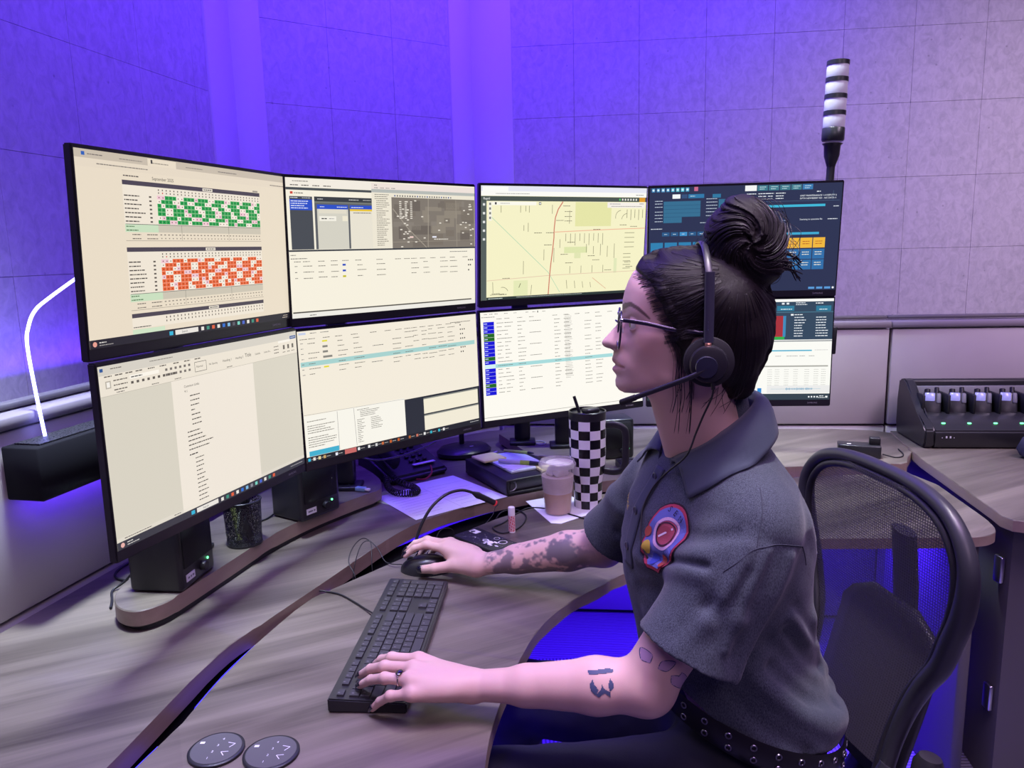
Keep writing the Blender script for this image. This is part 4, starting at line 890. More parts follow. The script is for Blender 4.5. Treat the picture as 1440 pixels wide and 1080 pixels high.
# ---- napkin, iced coffee, tumbler
o = link('napkin', prism_me([(.030, 2.035), (.090, 1.858), (.115, 1.852), (.215, 1.935), (.212, 1.952), (.150, 2.09)], .7352, .7364, 0), mat('napkin', (.72, .72, .78), .85, bump=(300, .2, .0005))); tag(o, 'white paper napkin under the iced coffee', 'napkin')
t = thing('iced_coffee_cup', 'clear plastic cup of iced coffee with flat lid on a napkin', 'cup', (0.113, 1.938, 0.7366))
def clear(name, col=(1, 1, 1), fac=0.75):
    m = bpy.data.materials.new(name); m.use_nodes = True; N = m.node_tree.nodes; L = m.node_tree.links; b = N['Principled BSDF']; b.inputs['Base Color'].default_value = (*col, 1); b.inputs['Roughness'].default_value = .12; b.inputs['Specular IOR Level'].default_value = .8
    tr = N.new('ShaderNodeBsdfTransparent'); mx = N.new('ShaderNodeMixShader'); mx.inputs[0].default_value = fac; L.new(b.outputs[0], mx.inputs[1]); L.new(tr.outputs[0], mx.inputs[2]); L.new(mx.outputs[0], N['Material Output'].inputs[0]); return m
M_CLEAR = clear('clear_plastic', (.85, .82, .85), .72)
link('wall', lathe_me([(.033, 0), (.0345, .002), (.046, .128), (.0475, .130), (.0475, .133)], 40, caps=False), M_CLEAR, t)
link('coffee', lathe_me([(.032, .003), (.0375, .058)], 36), mat('latte', (.52, .30, .14), .35, var=(40, .2)), t)
link('milk_foam', lathe_me([(.0377, .0582), (.0405, .085), (.0418, .102)], 36), mat('milk_foam', (.62, .50, .46), .4, var=(35, .25)), t)
for k in range(7):
    a = k*2.4; link('ice_cube', xf(box_me((0, 0, 0), (.022, .022, .022), .004, 2), Matrix.Translation((.017*math.cos(a), .017*math.sin(a), .108+.003*(k % 3))) @ Matrix.Rotation(k, 4, (1, .5, .2))), mat('ice', (.72, .66, .68), .1), t)
link('lid', lathe_me([(.0488, .126), (.0492, .134), (.047, .137), (.0455, .140), (.044, .1425), (.040, .143), (.0395, .1405), (.001, .1402)], 40, caps=False), clear('lid_plastic', (.7, .66, .68), .62), t)
link('lid_foam', xf(lathe_me([(.001, 0), (.036, 0), (.030, .002), (.001, .003)], 30), Matrix.Translation((.006, 0, .1360))), mat('lid_foam', (.78, .72, .70), .6), t)
t = thing('checkered_tumbler', 'tall black and white checkered tumbler with black lid and straw', 'tumbler', (0.197, 1.988, 0.7352))
prof = [(.0375, 0), (.0375, .1)]
rows = [(0.0, .0375), (.0245, .0378), (.049, .0382), (.0735, .0388), (.090, .0402)]; zz = [0, .0235, .047, .0705, .094, .1185, .143, .1675, .192, .2165, .241]; rad = [.0370, .0376, .0382, .0388, .0440, .0472, .0482, .0484, .0486, .0488, .0490]
n = 60; V = []; F = []; C = []
for z, r in zip(zz, rad):
    for i in range(n): a = 2*PI*i/n+.35; V.append((r*math.cos(a), r*math.sin(a), z))
for j in range(10):
    for i in range(n): F.append((j*n+i, j*n+(i+1) % n, (j+1)*n+(i+1) % n, (j+1)*n+i)); C.append((.80, .79, .82) if ((i//6)+j) % 2 else (.008, .008, .010))
me = pymesh('tumbler', V, F); ca = me.color_attributes.new('Col', 'FLOAT_COLOR', 'CORNER'); ca.data.foreach_set('color', np.repeat(np.c_[np.array(C), np.ones(len(C))], 4, axis=0).astype(np.float32).ravel()); me.polygons.foreach_set('use_smooth', np.ones(len(me.polygons), dtype=bool))
link('checkered_wall', me, attr_mat('tumbler_enamel', .22), t); link('bottom', lathe_me([(.0355, -.0), (.0371, .001)], 40), M_BLACK, t)
link('collar', lathe_me([(.0491, .241), (.0495, .256), (.0495, .262), (.047, .264), (.046, .262)], 48, caps=False), M_BLACK2, t); link('lid', lathe_me([(.0465, .252), (.0465, .257), (.0, .258)], 40, caps=False), M_BLACK2, t)
hp = [(.046, 0, .225), (.075, 0, .226), (.094, 0, .218), (.101, 0, .200), (.101, 0, .150), (.099, 0, .120), (.090, 0, .104), (.070, 0, .098), (.043, 0, .100)]
link('handle', xf(tube_me(catmull(hp, 5), 1.0, 10, flat=(.0095, .0060, (0, 1, 0))), Matrix.Rotation(RAD(-14), 4, 'Z')), M_BLACK2, t)
link('lid_tab', box_me((.008, -.006, .264), (.042, .030, .013), .005, 3, rot=.5), M_BLACK2, t); link('straw', tube_me([Vector((-.02, .006, .255)), Vector((-.034, .008, .300))], .0042, 10), M_BLACK2, t)

# ---- keyboards
M_KEY = mat('key_black', (0.034, 0.034, 0.035), 0.5); KEYM = {}
M_KEYP = attr_mat('key_print', 0.5)
def keycap(w, h):
    k = (round(w, 4), round(h, 4))
    if k not in KEYM:
        bm = bmesh.new(); vs = add_box(bm, (0, 0, .0018), (w-.0012, h-.0012, .0036))
        for v in vs:
            if v.co.z > .003: v.co.x *= 1-.0012/w; v.co.y *= 1-.0012/h
        KEYM[k] = bm_mesh(bm)
    return KEYM[k]
def keyboard(label, loc, yaw, legends=True):
    t = thing('keyboard', label, 'keyboard', loc, yaw, 'keyboards')
    Lk, Wk = .436, .121
    bm = bmesh.new(); vs = add_box(bm, (0, 0, .010), (Lk, Wk, .020))
    for v in vs:
        if v.co.z > .01: v.co.z = .0165 if v.co.y < 0 else .0225
    bmesh.ops.bevel(bm, geom=bm.edges[:], offset=.002, segments=2, affect='EDGES'); me = bm_mesh(bm); autosmooth(me, .9); link('case', me, M_BLACK2, t)
    u = .01835; x0 = -Lk/2+.0075; ys = [.043, .0215, .0045, -.0125, -.0295, -.0465]; P = Sheet(.0001)
    def z_at(y): return .0195+.006*y/Wk-.0002
    def put(x, y, w, h=.0165, nl=1):
        c = link('key', keycap(w, h), M_KEY, t, (x+w/2, y, z_at(y))); c.rotation_euler = (math.atan2(.006, Wk), 0, 0)
        if legends and w < .03: P.V += [(x+w*.30, y+.001, z_at(y)+.0039), (x+w*.45, y+.001, z_at(y)+.0039), (x+w*.45, y+.0045, z_at(y)+.0041), (x+w*.30, y+.0045, z_at(y)+.0041)]; b = len(P.V)-4; P.F.append((b, b+1, b+2, b+3)); P.C.append((.11, .11, .115))
    put(x0, ys[0], u*.9, .012)
    for g in range(3):
        for k in range(4): put(x0+u*(1.6+g*4.4+k), ys[0], u, .012)
    for k in range(13): put(x0+u*k, ys[1], u)
    put(x0+u*13, ys[1], u*2)
    put(x0, ys[2], u*1.5)
    for k in range(12): put(x0+u*(1.5+k), ys[2], u)
    put(x0+u*13.5, ys[2], u*1.5)
    put(x0, ys[3], u*1.75)
    for k in range(11): put(x0+u*(1.75+k), ys[3], u)
    put(x0+u*12.75, ys[3], u*2.25)
    put(x0, ys[4], u*2.25)
    for k in range(10): put(x0+u*(2.25+k), ys[4], u)
    put(x0+u*12.25, ys[4], u*2.75)
    xx = x0
    for w in (1.25, 1.25, 1.25, 6.25, 1.25, 1.25, 1.25, 1.25): put(xx, ys[5], u*w); xx += u*w
    xn = x0+u*15.35
    for k in range(3): put(xn+u*k, ys[0], u, .012); put(xn+u*k, ys[1], u); put(xn+u*k, ys[2], u); put(xn+u*k, ys[5], u)
    put(xn+u, ys[4], u)
    xp = x0+u*18.7
    for r in (1, 2, 3, 4):
        for k in range(3): put(xp+u*k, ys[r], u)
    put(xp, ys[5], 2*u); put(xp+2*u, ys[5], u); put(xp+3*u, ys[1], u)
    put(xp+3*u, (ys[2]+ys[3])/2, u, .0335); put(xp+3*u, (ys[4]+ys[5])/2, u, .0335)
    for k in range(4): put(xp+u*k, ys[0], u, .012)
    if P.F: link('key_legends', P.mesh(), M_KEYP, t)['kind'] = 'stuff'
    return t
keyboard('black full size keyboard under the operator\'s left hand', (-0.2165, 1.2785, 0.7352), math.atan2(.998, .067))
keyboard('black keyboard half hidden behind the checkered tumbler', (0.540, 2.292, 0.7502), RAD(9), False)
# ---- mouse
MYAW = math.atan2(.12, -1.0)
t = thing('computer_mouse', 'black computer mouse under the operator\'s right hand', 'mouse', (-0.200, 1.583, 0.7352), MYAW-PI/2)
V = []; F = []; n = 24; m = 9
for j in range(m+1):
    ph = (PI/2)*j/m
    for i in range(n):
        a = 2*PI*i/n; sx = .030*(1+.08*math.cos(2*a)); sy = .054
        V.append((sx*math.cos(a)*max(0.0, math.cos(ph))**.55, sy*math.sin(a)*max(0.0, math.cos(ph))**.55, .0345*math.sin(ph)*(1-.22*math.sin(a)*max(0.0, math.cos(ph))**.5)))
for j in range(m):
    for i in range(n): F.append((j*n+i, j*n+(i+1) % n, (j+1)*n+(i+1) % n, (j+1)*n+i))
F.append(tuple(range(n-1, -1, -1)))
me = pymesh('mouse', V, F); autosmooth(me, .9); link('shell', me, M_BLACK2, t); link('wheel', xf(lathe_me([(.008, -.003), (.009, 0), (.008, .003)], 20), Matrix.Translation((0, .030, .024)) @ Matrix.Rotation(PI/2, 4, 'Y')), M_BLACK, t)
cable('thin mouse cable looping over the worktop slot', [(-.252, 1.598, .745), (-0.29, 1.62, 0.742), (-0.314, 1.65, 0.765), (-0.344, 1.66, 0.784), (-0.36, 1.62, 0.781), (-0.364, 1.58, 0.762), (-0.345, 1.55, 0.738), (-.36, 1.57, .69)], .0012)
cable('second thin cable loop standing beside the mouse cable', [(-.315, 1.595, .70), (-0.318, 1.60, 0.745), (-0.325, 1.635, 0.783), (-0.345, 1.632, 0.780), (-0.356, 1.60, 0.745), (-.36, 1.585, .70)], .0011)
cable('thin wire crossing the slot behind the mouse hand', [(-.20, 1.70, .702), (-.185, 1.735, .760), (-.165, 1.755, .768), (-.15, 1.77, .752), (-.155, 1.80, .70)], .0011)
cable('thin black keyboard cable running into the worktop slot', [(-.277, 1.375, .742), (-0.30, 1.405, 0.739), (-0.325, 1.435, 0.738), (-0.357, 1.468, 0.7375), (-0.386, 1.484, 0.7375), (-.415, 1.49, .735), (-.43, 1.49, .70)], .0017)
cable('black headset cable looped around the lip balm', [(.19, 1.87, .737), (0.141, 1.915, 0.7385), (0.096, 1.956, 0.7385), (0.04, 1.977, 0.737), (0.005, 1.935, 0.737), (-0.03, 1.867, 0.737), (-0.057, 1.834, 0.737), (-0.035, 1.795, 0.737), (0.0, 1.815, 0.737), (0.022, 1.864, 0.737), (0.027, 1.917, 0.7385), (0.0, 1.965, 0.737), (-.04, 1.945, .735), (-.06, 1.93, .70)], .0019)
cable('thin wire dropping into the slot behind the lip balm', [(-.045, 1.965, .7515), (-.052, 1.945, .752), (-.06, 1.93, .735), (-.085, 1.90, .715)], .0011)
cable('black speaker cable bowed out behind the near speaker', [(-.715, 1.50, .80), (-.76, 1.51, .795), (-.80, 1.518, .762), (-0.838, 1.535, 0.7535), (-0.862, 1.559, 0.7535), (-0.868, 1.598, 0.7535), (-0.855, 1.646, 0.7535), (-0.83, 1.70, 0.7535)], .0026)
cable('black power cable curled at the riser corner', [(-.72, 1.48, .80), (-.775, 1.497, .795), (-0.81, 1.498, 0.765), (-0.827, 1.480, 0.7535), (-0.805, 1.435, 0.7535), (-.79, 1.40, .7535)], .0026)
cable('thin black cable on the riser behind the pen cup', [(-.64, 1.70, .7945), (-.625, 1.74, .7945), (-.60, 1.78, .7945), (-.585, 1.83, .80)], .0022)
cable('white coiled wire behind the monitor post', [(.07, 2.45, .794), (.09, 2.43, .794), (.105, 2.45, .794), (.09, 2.48, .794), (.065, 2.47, .794)], .0018, mat('pale_wire', (.35, .36, .42), .4))
# ---- height control pucks
def puck(label, x, y, yaw):
    t = thing('height_control', label, 'control', (x, y, .7352), yaw, 'desk height controls')
    link('rim', lathe_me([(.0385, 0), (.0385, .0035), (.0365, .0048), (.0345, .0046)], 48), M_BLACK, t)
    link('face', lathe_me([(.0345, .0044), (.0343, .0049), (.0, .0050)], 48, caps=False), mat('puck_face', (.085, .085, .088), .45), t)
    s = Sheet(.0001); c = (.75, .75, .78)
    for tx, px, py in [('1', -.006, -.024), ('2', -.004, -.010), ('3', -.001, .004), ('4', .002, .018)]: s.text(tx, px, py, .0062, c, 1)
    s.line([(.016, -.007), (.024, -.012), (.016, -.017)], .0012, c, 1) if False else None
    s.line([(.013, .012), (.024, .009), (.018, .001)], .0011, c, 1); s.line([(.020, -.008), (.010, -.009), (.016, -.017)], .0011, c, 1)
    s.rect(-.027, .010, .0065, .0045, c, 1)
    link('symbols', xf(s.mesh(), Matrix.Translation((0, 0, .0051))), M_PRINT, t)
puck('round black height control with chevrons nearest the worktop slot', -0.4285, 0.9795, 0.0); puck('round black height control with chevrons right of its twin', -0.3480, 0.9690, 0.0)

# ================================================================ right counter
# ---- radio charger with portable radios
CY = math.atan2(-.11, .994); t = thing('radio_charger', 'black six bay radio charger on the side counter', 'charger', (1.345, 2.400, 0.7552), CY)
def loft(prof, x0, x1, taper=0.0):
    n = len(prof); V = [(x0+taper*abs(z-.10)*0, y, z) for y, z in prof]+[(x1, y, z) for y, z in prof]; F = [tuple(range(n-1, -1, -1)), tuple(range(n, 2*n))]+[(i, (i+1) % n, n+(i+1) % n, n+i) for i in range(n)]
    bm = bmesh.new(); bv = [bm.verts.new(v) for v in V]
    for f in F: bm.faces.new([bv[i] for i in f])
    bmesh.ops.bevel(bm, geom=bm.edges[:], offset=.005, segments=2, affect='EDGES'); me = bm_mesh(bm); autosmooth(me, .8); return me
LC = .52
link('base', loft([(0.01, 0), (.0, .012), (.0, .058), (.020, .072), (.065, .090), (.10, .098), (.22, .098), (.235, .07), (.235, 0)], .006, LC-.006), M_BLACK2, t)
endp = [(.012, .0), (.0, .02), (.0, .062), (.020, .078), (.075, .098), (.175, .190), (.20, .198), (.235, .190), (.245, .12), (.24, .04), (.235, 0)]
link('end_cheek', loft(endp, -.022, .010), M_BLACK2, t); link('end_cheek', loft(endp, LC-.010, LC+.022), M_BLACK2, t)
link('rear_hood', box_me((LC/2, .215, .145), (LC, .035, .095), .008, 2), M_BLACK, t)
link('bay_liner', box_me((LC/2, .190, .13), (LC-.01, .012, .085), .001, 1), mat('charger_grey', (.16, .16, .17), .5), t)
s = Sheet(.0001)
for k in range(4): s.rect(.030+.012*k, .026, .005 if k in (1, 2) else .003, .007 if k in (1, 2) else .003, (.6, .6, .64), 1)
link('front_marks', xf(s.mesh(), Matrix.Translation((0, -.0006, .01)) @ Matrix.Rotation(PI/2, 4, 'X')), M_PRINT, t)
for k in range(6):
    link('bay_light', box_me((.045+.0795*k, .030, .0785), (.011, .006, .004), .001, 1, rot=None), M_GREEN, t)
    link('bay_divider', box_me((.005+.0795*k, .14, .125), (.010, .10, .07), .003, 1), M_BLACK, t)
def radio(label, x):
    c, s_ = math.cos(CY), math.sin(CY); ly = .125
    r = thing('portable_radio', label, 'radio', (1.345+c*x-s_*ly, 2.400+s_*x+c*ly, .7552+.1), CY+RAD(-18), 'portable radios in the charger')
    T = Matrix.Rotation(RAD(-24), 4, 'X')
    link('body', xf(box_me((0, 0, .022), (.052, .036, .075), .006, 2), T), M_BLACK2, r)
    link('display', xf(box_me((-.008, -.0185, .043), (.030, .0025, .028), .002, 1), T), mat('radio_lcd', (.20, .20, .32), .25, emit=(.30, .30, .85), estr=.55), r)
    link('speaker_bar', xf(box_me((.018, -.0185, .040), (.014, .004, .036), .004, 2), T), mat('radio_grey', (.14, .14, .16), .5), r)
    link('volume_knob', xf(lathe_me([(.009, 0), (.009, .014), (.007, .016)], 16), T @ Matrix.Translation((-.014, .004, .059))), M_BLACK, r)
    link('antenna', xf(lathe_me([(.0075, 0), (.007, .022), (.005, .024)], 14), T @ Matrix.Translation((.014, .006, .059))), M_BLACK, r)
names = ['leftmost portable radio in the charger', 'second portable radio from the left in the charger', 'third portable radio from the left in the charger', 'fourth portable radio from the left in the charger', 'portable radio at the right edge of the picture', 'portable radio in the last charger bay']
for k in range(6): radio(names[k], .046+.0795*k)
# ---- dark cloth bag, power block
o = link('fabric_pouch', xf(lathe_me([(.03, 0), (.062, .008), (.068, .03), (.058, .062), (.03, .085), (.006, .092)], 24), Matrix.Identity(4)), mat('navy_fabric', (.035, .035, .065), .85, bump=(60, .5, .004)), None, (1.612, 2.262, .7552)); tag(o, 'dark navy fabric pouch in front of the radio charger', 'pouch')
for v in o.data.vertices: k = 1+.16*math.sin(5*math.atan2(v.co.y, v.co.x))*math.sin(v.co.z*40); v.co.x *= k; v.co.y *= k*.8
t = thing('power_block', 'black power block with a plug at the far end of the worktop', 'power block', (1.093, 2.36, .7502), RAD(-20)); link('body', box_me((0, 0, .02), (.125, .055, .040), .004, 2), M_BLACK2, t); link('plug', box_me((.045, .005, .051), (.032, .028, .024), .004, 2), M_BLACK, t)
link('socket_mark', box_me((-.03, -.01, .0405), (.012, .008, .001)), M_LABEL, t)
cable('thin cable trailing from the power block', [(1.155, 2.33, .762), (1.19, 2.325, .7525), (1.215, 2.33, .7525), (1.235, 2.36, .7525), (1.25, 2.42, .7525)], .002)
# ---- stack light
t = thing('stack_light', 'white signal tower light with black bands on a black pole', 'signal light', (0.955, 2.40, 0.7502), 0)
t.rotation_euler = (0, RAD(1.6), 0)
link('pole', lathe_me([(.012, .34), (.0125, .345), (.012, .915)], 24), M_BLACK2, t)
link('bracket', tube_me([Vector((0, 0, .42)), Vector((-.10, .02, .42)), Vector((-.195, .035, .42))], .010, 10), M_BLACK2, t)
link('junction_box', box_me((.012, -.06, .375), (.030, .03, .085), .004, 2), M_BLACK, t)
link('neck', lathe_me([(.013, .895), (.014, .900), (.022, .925), (.024, .955), (.030, .962)], 28), M_BLACK2, t)
link('base_cup', lathe_me([(.030, .968), (.0325, .973), (.0325, 1.005), (.031, 1.007)], 36), M_BLACK2, t)
M_LENS = mat('frosted_lens', (.58, .56, .64), .35, trans=.15)
z = 1.007
for k in range(4):
    link('lens', lathe_me([(.0305, z), (.031, z+.002), (.031, z+.034), (.0305, z+.036)], 36), M_LENS, t); z += .036
    link('band', lathe_me([(.0322, z-.0005), (.0322, z+.0115), (.0315, z+.012)], 36), M_BLACK2, t); z += .0115
# ---- left: light tube on black housing
BL = Vector((-0.875, 1.345)); bd_ = Vector((.22, .975)).normalized(); by = math.atan2(bd_.y, bd_.x)
t = thing('light_housing', 'black box housing mounted along the left console panel', 'housing', (BL.x, BL.y, 0.99), by)
link('shell', box_me((.35, .018, .050), (.70, .080, .100), .003, 1), mat('matte_black', (.007, .007, .010), .8, spec=.15), t)
link('vent_top', box_me((.35, .018, .1015), (.66, .056, .003)), wire_mesh_mat('vent_grille', (.02, .02, .025), 260, .35), t)
for x in (.12, .5): link('bracket', box_me((x, .0605, .05), (.03, .006, .06), .001, 1), M_BLACK, t)
pts = [Vector((-.8915, 1.43, 1.092)), Vector((-.905, 1.44, 1.18)), Vector((-.9165, 1.452, 1.265)), Vector((-.916, 1.462, 1.298)), Vector((-.909, 1.475, 1.326)), Vector((-.898, 1.505, 1.348)), Vector((-.868, 1.60, 1.398)), Vector((-.842, 1.70, 1.440)), Vector((-.820, 1.80, 1.470))]
lt = link('light_tube', tube_me(catmull(pts, 8), .0032, 10), mat('tube_glow', (.2, .2, .3), .4, emit=(.25, .25, 1.0), estr=9.0)); tag(lt, 'thin bent white light tube rising from the black housing', 'light tube')
# ================================================================ implicit surface modelling (for the person)
def V3(*a): return np.array(a, float)
class Solid:
    """smooth union / cut of simple solids; meshed with surface nets on sparse blocks"""
    def __init__(s): s.pr = []; s.post = None
    def cone(s, a, b, ra, rb, k=.01, op='u', sq=None):
        a, b = V3(*a), V3(*b); d = b-a; L2 = d@d
        if sq is not None: up = V3(*sq[0]); up = up/np.linalg.norm(up); q = sq[1]
        def f(P):
            t = np.clip(((P-a)@d)/L2, 0, 1); w = P-a-t[:, None]*d
            if sq is not None: h = w@up; w = w+np.outer(h*(1/q-1), up)
            return np.sqrt((w*w).sum(1))-(ra+(rb-ra)*t)
        s.pr.append((op, k, f, (a+b)/2, np.linalg.norm(d)/2+max(ra, rb))); return s
    def chain(s, pts, rs, k=.01, sq=None):
        for i in range(len(pts)-1): s.cone(pts[i], pts[i+1], rs[i], rs[i+1], k if i == 0 else min(k, .004), 'u', sq)
        return s
    def ell(s, c, r, R=None, k=.01, op='u'):
        c, r = V3(*c), V3(*r)
        def f(P):
            q = P-c
            if R is not None: q = q@R
            k0 = np.sqrt(((q/r)**2).sum(1)); k1 = np.sqrt(((q/(r*r))**2).sum(1))+1e-9
            return k0*(k0-1)/k1
        s.pr.append((op, k, f, c, max(r))); return s
    def fn(s, f, c, rad, k=.01, op='u'): s.pr.append((op, k, f, V3(*c), rad)); return s
    def __call__(s, P, cull=True):
        d = np.full(len(P), .5); c = (P.min(0)+P.max(0))/2; rad = np.linalg.norm(P.max(0)-P.min(0))/2
        for op, k, f, pc, pr in s.pr:
            if cull and np.linalg.norm(pc-c)-pr-rad > k+.015: continue
            e = f(P)
            if op == 'u':
                h = np.clip(.5+.5*(d-e)/k, 0, 1); d = d+(e-d)*h-k*h*(1-h)
            elif op == 's':
                e = -e; h = np.clip(.5-.5*(d-e)/k, 0, 1); d = d+(e-d)*h+k*h*(1-h)
            else:
                h = np.clip(.5-.5*(d-e)/k, 0, 1); d = d+(e-d)*h+k*h*(1-h)
        if s.post is not None: d = s.post(P, d)
        return d
EDG = [(a, b) for a in range(8) for b in range(8) if a < b and bin(a ^ b).count('1') == 1]
COR = np.array([[(i >> 2) & 1, (i >> 1) & 1, i & 1] for i in range(8)])
def mesh_solid(f, lo, hi, h, n=14):
    lo = V3(*lo); B = n*h; nb = np.ceil((V3(*hi)-lo)/B).astype(int)
    ii = np.stack(np.meshgrid(*[np.arange(q) for q in nb], indexing='ij'), -1).reshape(-1, 3)
    cen = lo+(ii+.5)*B; dc = np.empty(len(cen))
    for q in range(0, len(cen), 20000): dc[q:q+20000] = f(cen[q:q+20000], False)
    ii = ii[np.abs(dc) < B*1.05]
    g = np.stack(np.meshgrid(*[np.arange(n+1)]*3, indexing='ij'), -1).reshape(-1, 3)
    keys, verts, quads = [], [], []; K = 1 << 14
    enc = lambda c: (c[..., 0]*K+c[..., 1])*K+c[..., 2]
    for b in ii:
        P = lo+(g+b*n)*h; d = f(P).reshape(n+1, n+1, n+1)
        if d.min() > 0 or d.max() < 0: continue
        neg = d < 0
        cs = np.stack([neg[x:n+x, y:n+y, z:n+z] for x, y, z in COR]); cnt = cs.sum(0)
        act = np.argwhere((cnt > 0) & (cnt < 8))
        if len(act) == 0: continue
        vals = np.stack([d[act[:, 0]+x, act[:, 1]+y, act[:, 2]+z] for x, y, z in COR], 1)
        acc = np.zeros((len(act), 3)); num = np.zeros(len(act))
        for a, c in EDG:
            va, vc = vals[:, a], vals[:, c]; m = (va < 0) != (vc < 0)
            t = np.where(m, va/np.where(m, va-vc, 1), 0)
            acc += m[:, None]*(COR[a]+t[:, None]*(COR[c]-COR[a])); num += m
        verts.append(lo+((act+acc/num[:, None])+b*n)*h); keys.append(enc(act+b*n+1))
        for ax in range(3):
            sl = [slice(0, n)]*3; sl2 = [slice(0, n)]*3; sl2[ax] = slice(1, n+1)
            A, Bq = neg[tuple(sl)], neg[tuple(sl2)]; e = np.argwhere(A != Bq)
            if len(e) == 0: continue
            fl = A[tuple(e.T)]; u, v = (ax+1) % 3, (ax+2) % 3; du = np.zeros(3, int); dv = np.zeros(3, int); du[u] = 1; dv[v] = 1
            e = e+b*n+1; q = np.stack([enc(e-du-dv), enc(e-dv), enc(e), enc(e-du)], 1)
            q[~fl] = q[~fl][:, ::-1]; quads.append(q)
    keys = np.concatenate(keys); verts = np.concatenate(verts); quads = np.concatenate(quads)
    o = np.argsort(keys); sk = keys[o]; pos = np.searchsorted(sk, quads); pos = np.clip(pos, 0, len(sk)-1); ok = (sk[pos] == quads).all(1)
    return verts, o[pos[ok]]
def np_mesh(V, Q, name='m'):
    me = bpy.data.meshes.new(name); me.vertices.add(len(V)); me.vertices.foreach_set('co', V.astype(np.float32).ravel())
    me.loops.add(Q.size); me.loops.foreach_set('vertex_index', Q.astype(np.int32).ravel())
    me.polygons.add(len(Q)); me.polygons.foreach_set('loop_start', np.arange(0, Q.size, Q.shape[1], dtype=np.int32)); me.polygons.foreach_set('loop_total', np.full(len(Q), Q.shape[1], dtype=np.int32))
    me.polygons.foreach_set('use_smooth', np.ones(len(Q), dtype=bool)); me.update(calc_edges=True); me.validate(); return me
def set_col(me, C):
    ca = me.color_attributes.new('Col', 'FLOAT_COLOR', 'POINT'); ca.data.foreach_set('color', np.c_[C, np.ones(len(C))].astype(np.float32).ravel())
def vnoise(P, sc, seed=0):
    """smooth value noise"""
    q = P*sc; i = np.floor(q).astype(np.int64); f = q-i; f = f*f*(3-2*f); out = 0
    for x in (0, 1):
        for y in (0, 1):
            for z in (0, 1):
                hsh = ((i[:, 0]+x)*374761393+(i[:, 1]+y)*668265263+(i[:, 2]+z)*2147483647+seed*144665) & 0x7fffffff
                hsh = (hsh ^ (hsh >> 13))*1274126177 & 0x7fffffff
                out = out+(hsh/0x7fffffff)*(f[:, 0] if x else 1-f[:, 0])*(f[:, 1] if y else 1-f[:, 1])*(f[:, 2] if z else 1-f[:, 2])
    return out
def march(f, P0, d, far=.3):
    """walk from P0 along d until the surface of f"""
    P = V3(*P0); d = V3(*d)/np.linalg.norm(d); t = 0
    for _ in range(80):
        v = f((P+d*t)[None], False)[0]
        if v < .0002: break
        t += max(v*.8, .0003)
        if t > far: return None
    return P+d*t
def grad(f, P):
    e = 1e-3; I = np.eye(3)*e; g = np.array([f((P+q)[None], False)[0]-f((P-q)[None], False)[0] for q in I]); return g/(np.linalg.norm(g)+1e-12)
def drape(me, f, off, d):
    """lay a flat mesh on the surface of f along direction d"""
    n = len(me.vertices); P = np.empty(n*3); me.vertices.foreach_get('co', P); P = P.reshape(-1, 3); d = V3(*d)/np.linalg.norm(d); lift = off
    t = np.zeros(n)
    for _ in range(60): v = f(P+d*t[:, None], False)-0; t += np.clip(v, -.01, .02)*.8
    Q = P+d*t[:, None]-d*lift; me.vertices.foreach_set('co', Q.astype(np.float32).ravel()); me.update(); return me

# ================================================================ the operator: head field
HM = V3(.278, 1.12, 1.2635); FH = V3(-.99357, .11320, 0); LH = V3(-.11320, -.99357, 0)
def Hw(x, y, z): return HM+FH*x+LH*y+V3(0, 0, z)
def to_h(P): q = P-HM; return q@FH, q@LH, q[:, 2]
prof = [(.0985, .120), (.105, .1078), (.1101, .0945), (.1132, .0803), (.1138, .0738), (.1140, .0665), (.1150, .058), (.1225, .043), (.1313, .0334), (.140, .0239), (.1439, .0186), (.1430, .0138), (.1385, .0106), (.1310, .0082), (.1268, .0052), (.1278, -.002), (.1292, -.0075), (.1275, -.0120), (.1240, -.0152), (.1272, -.0185), (.1288, -.0225), (.1255, -.0275), (.1225, -.0318), (.1243, -.0390), (.1236, -.0475), (.1185, -.0540), (.1107, -.0578), (.0960, -.0585), (.0820, -.0560), (.062, -.052), (.035, -.048),
        (.0, -.060), (-.035, -.055), (-.060, -.038), (-.080, -.012), (-.092, .012), (-.096, .040), (-.094, .074), (-.084, .104), (-.065, .125), (-.04, .139), (-.01, .147), (.02, .148), (.05, .144), (.075, .135), (.089, .129)]
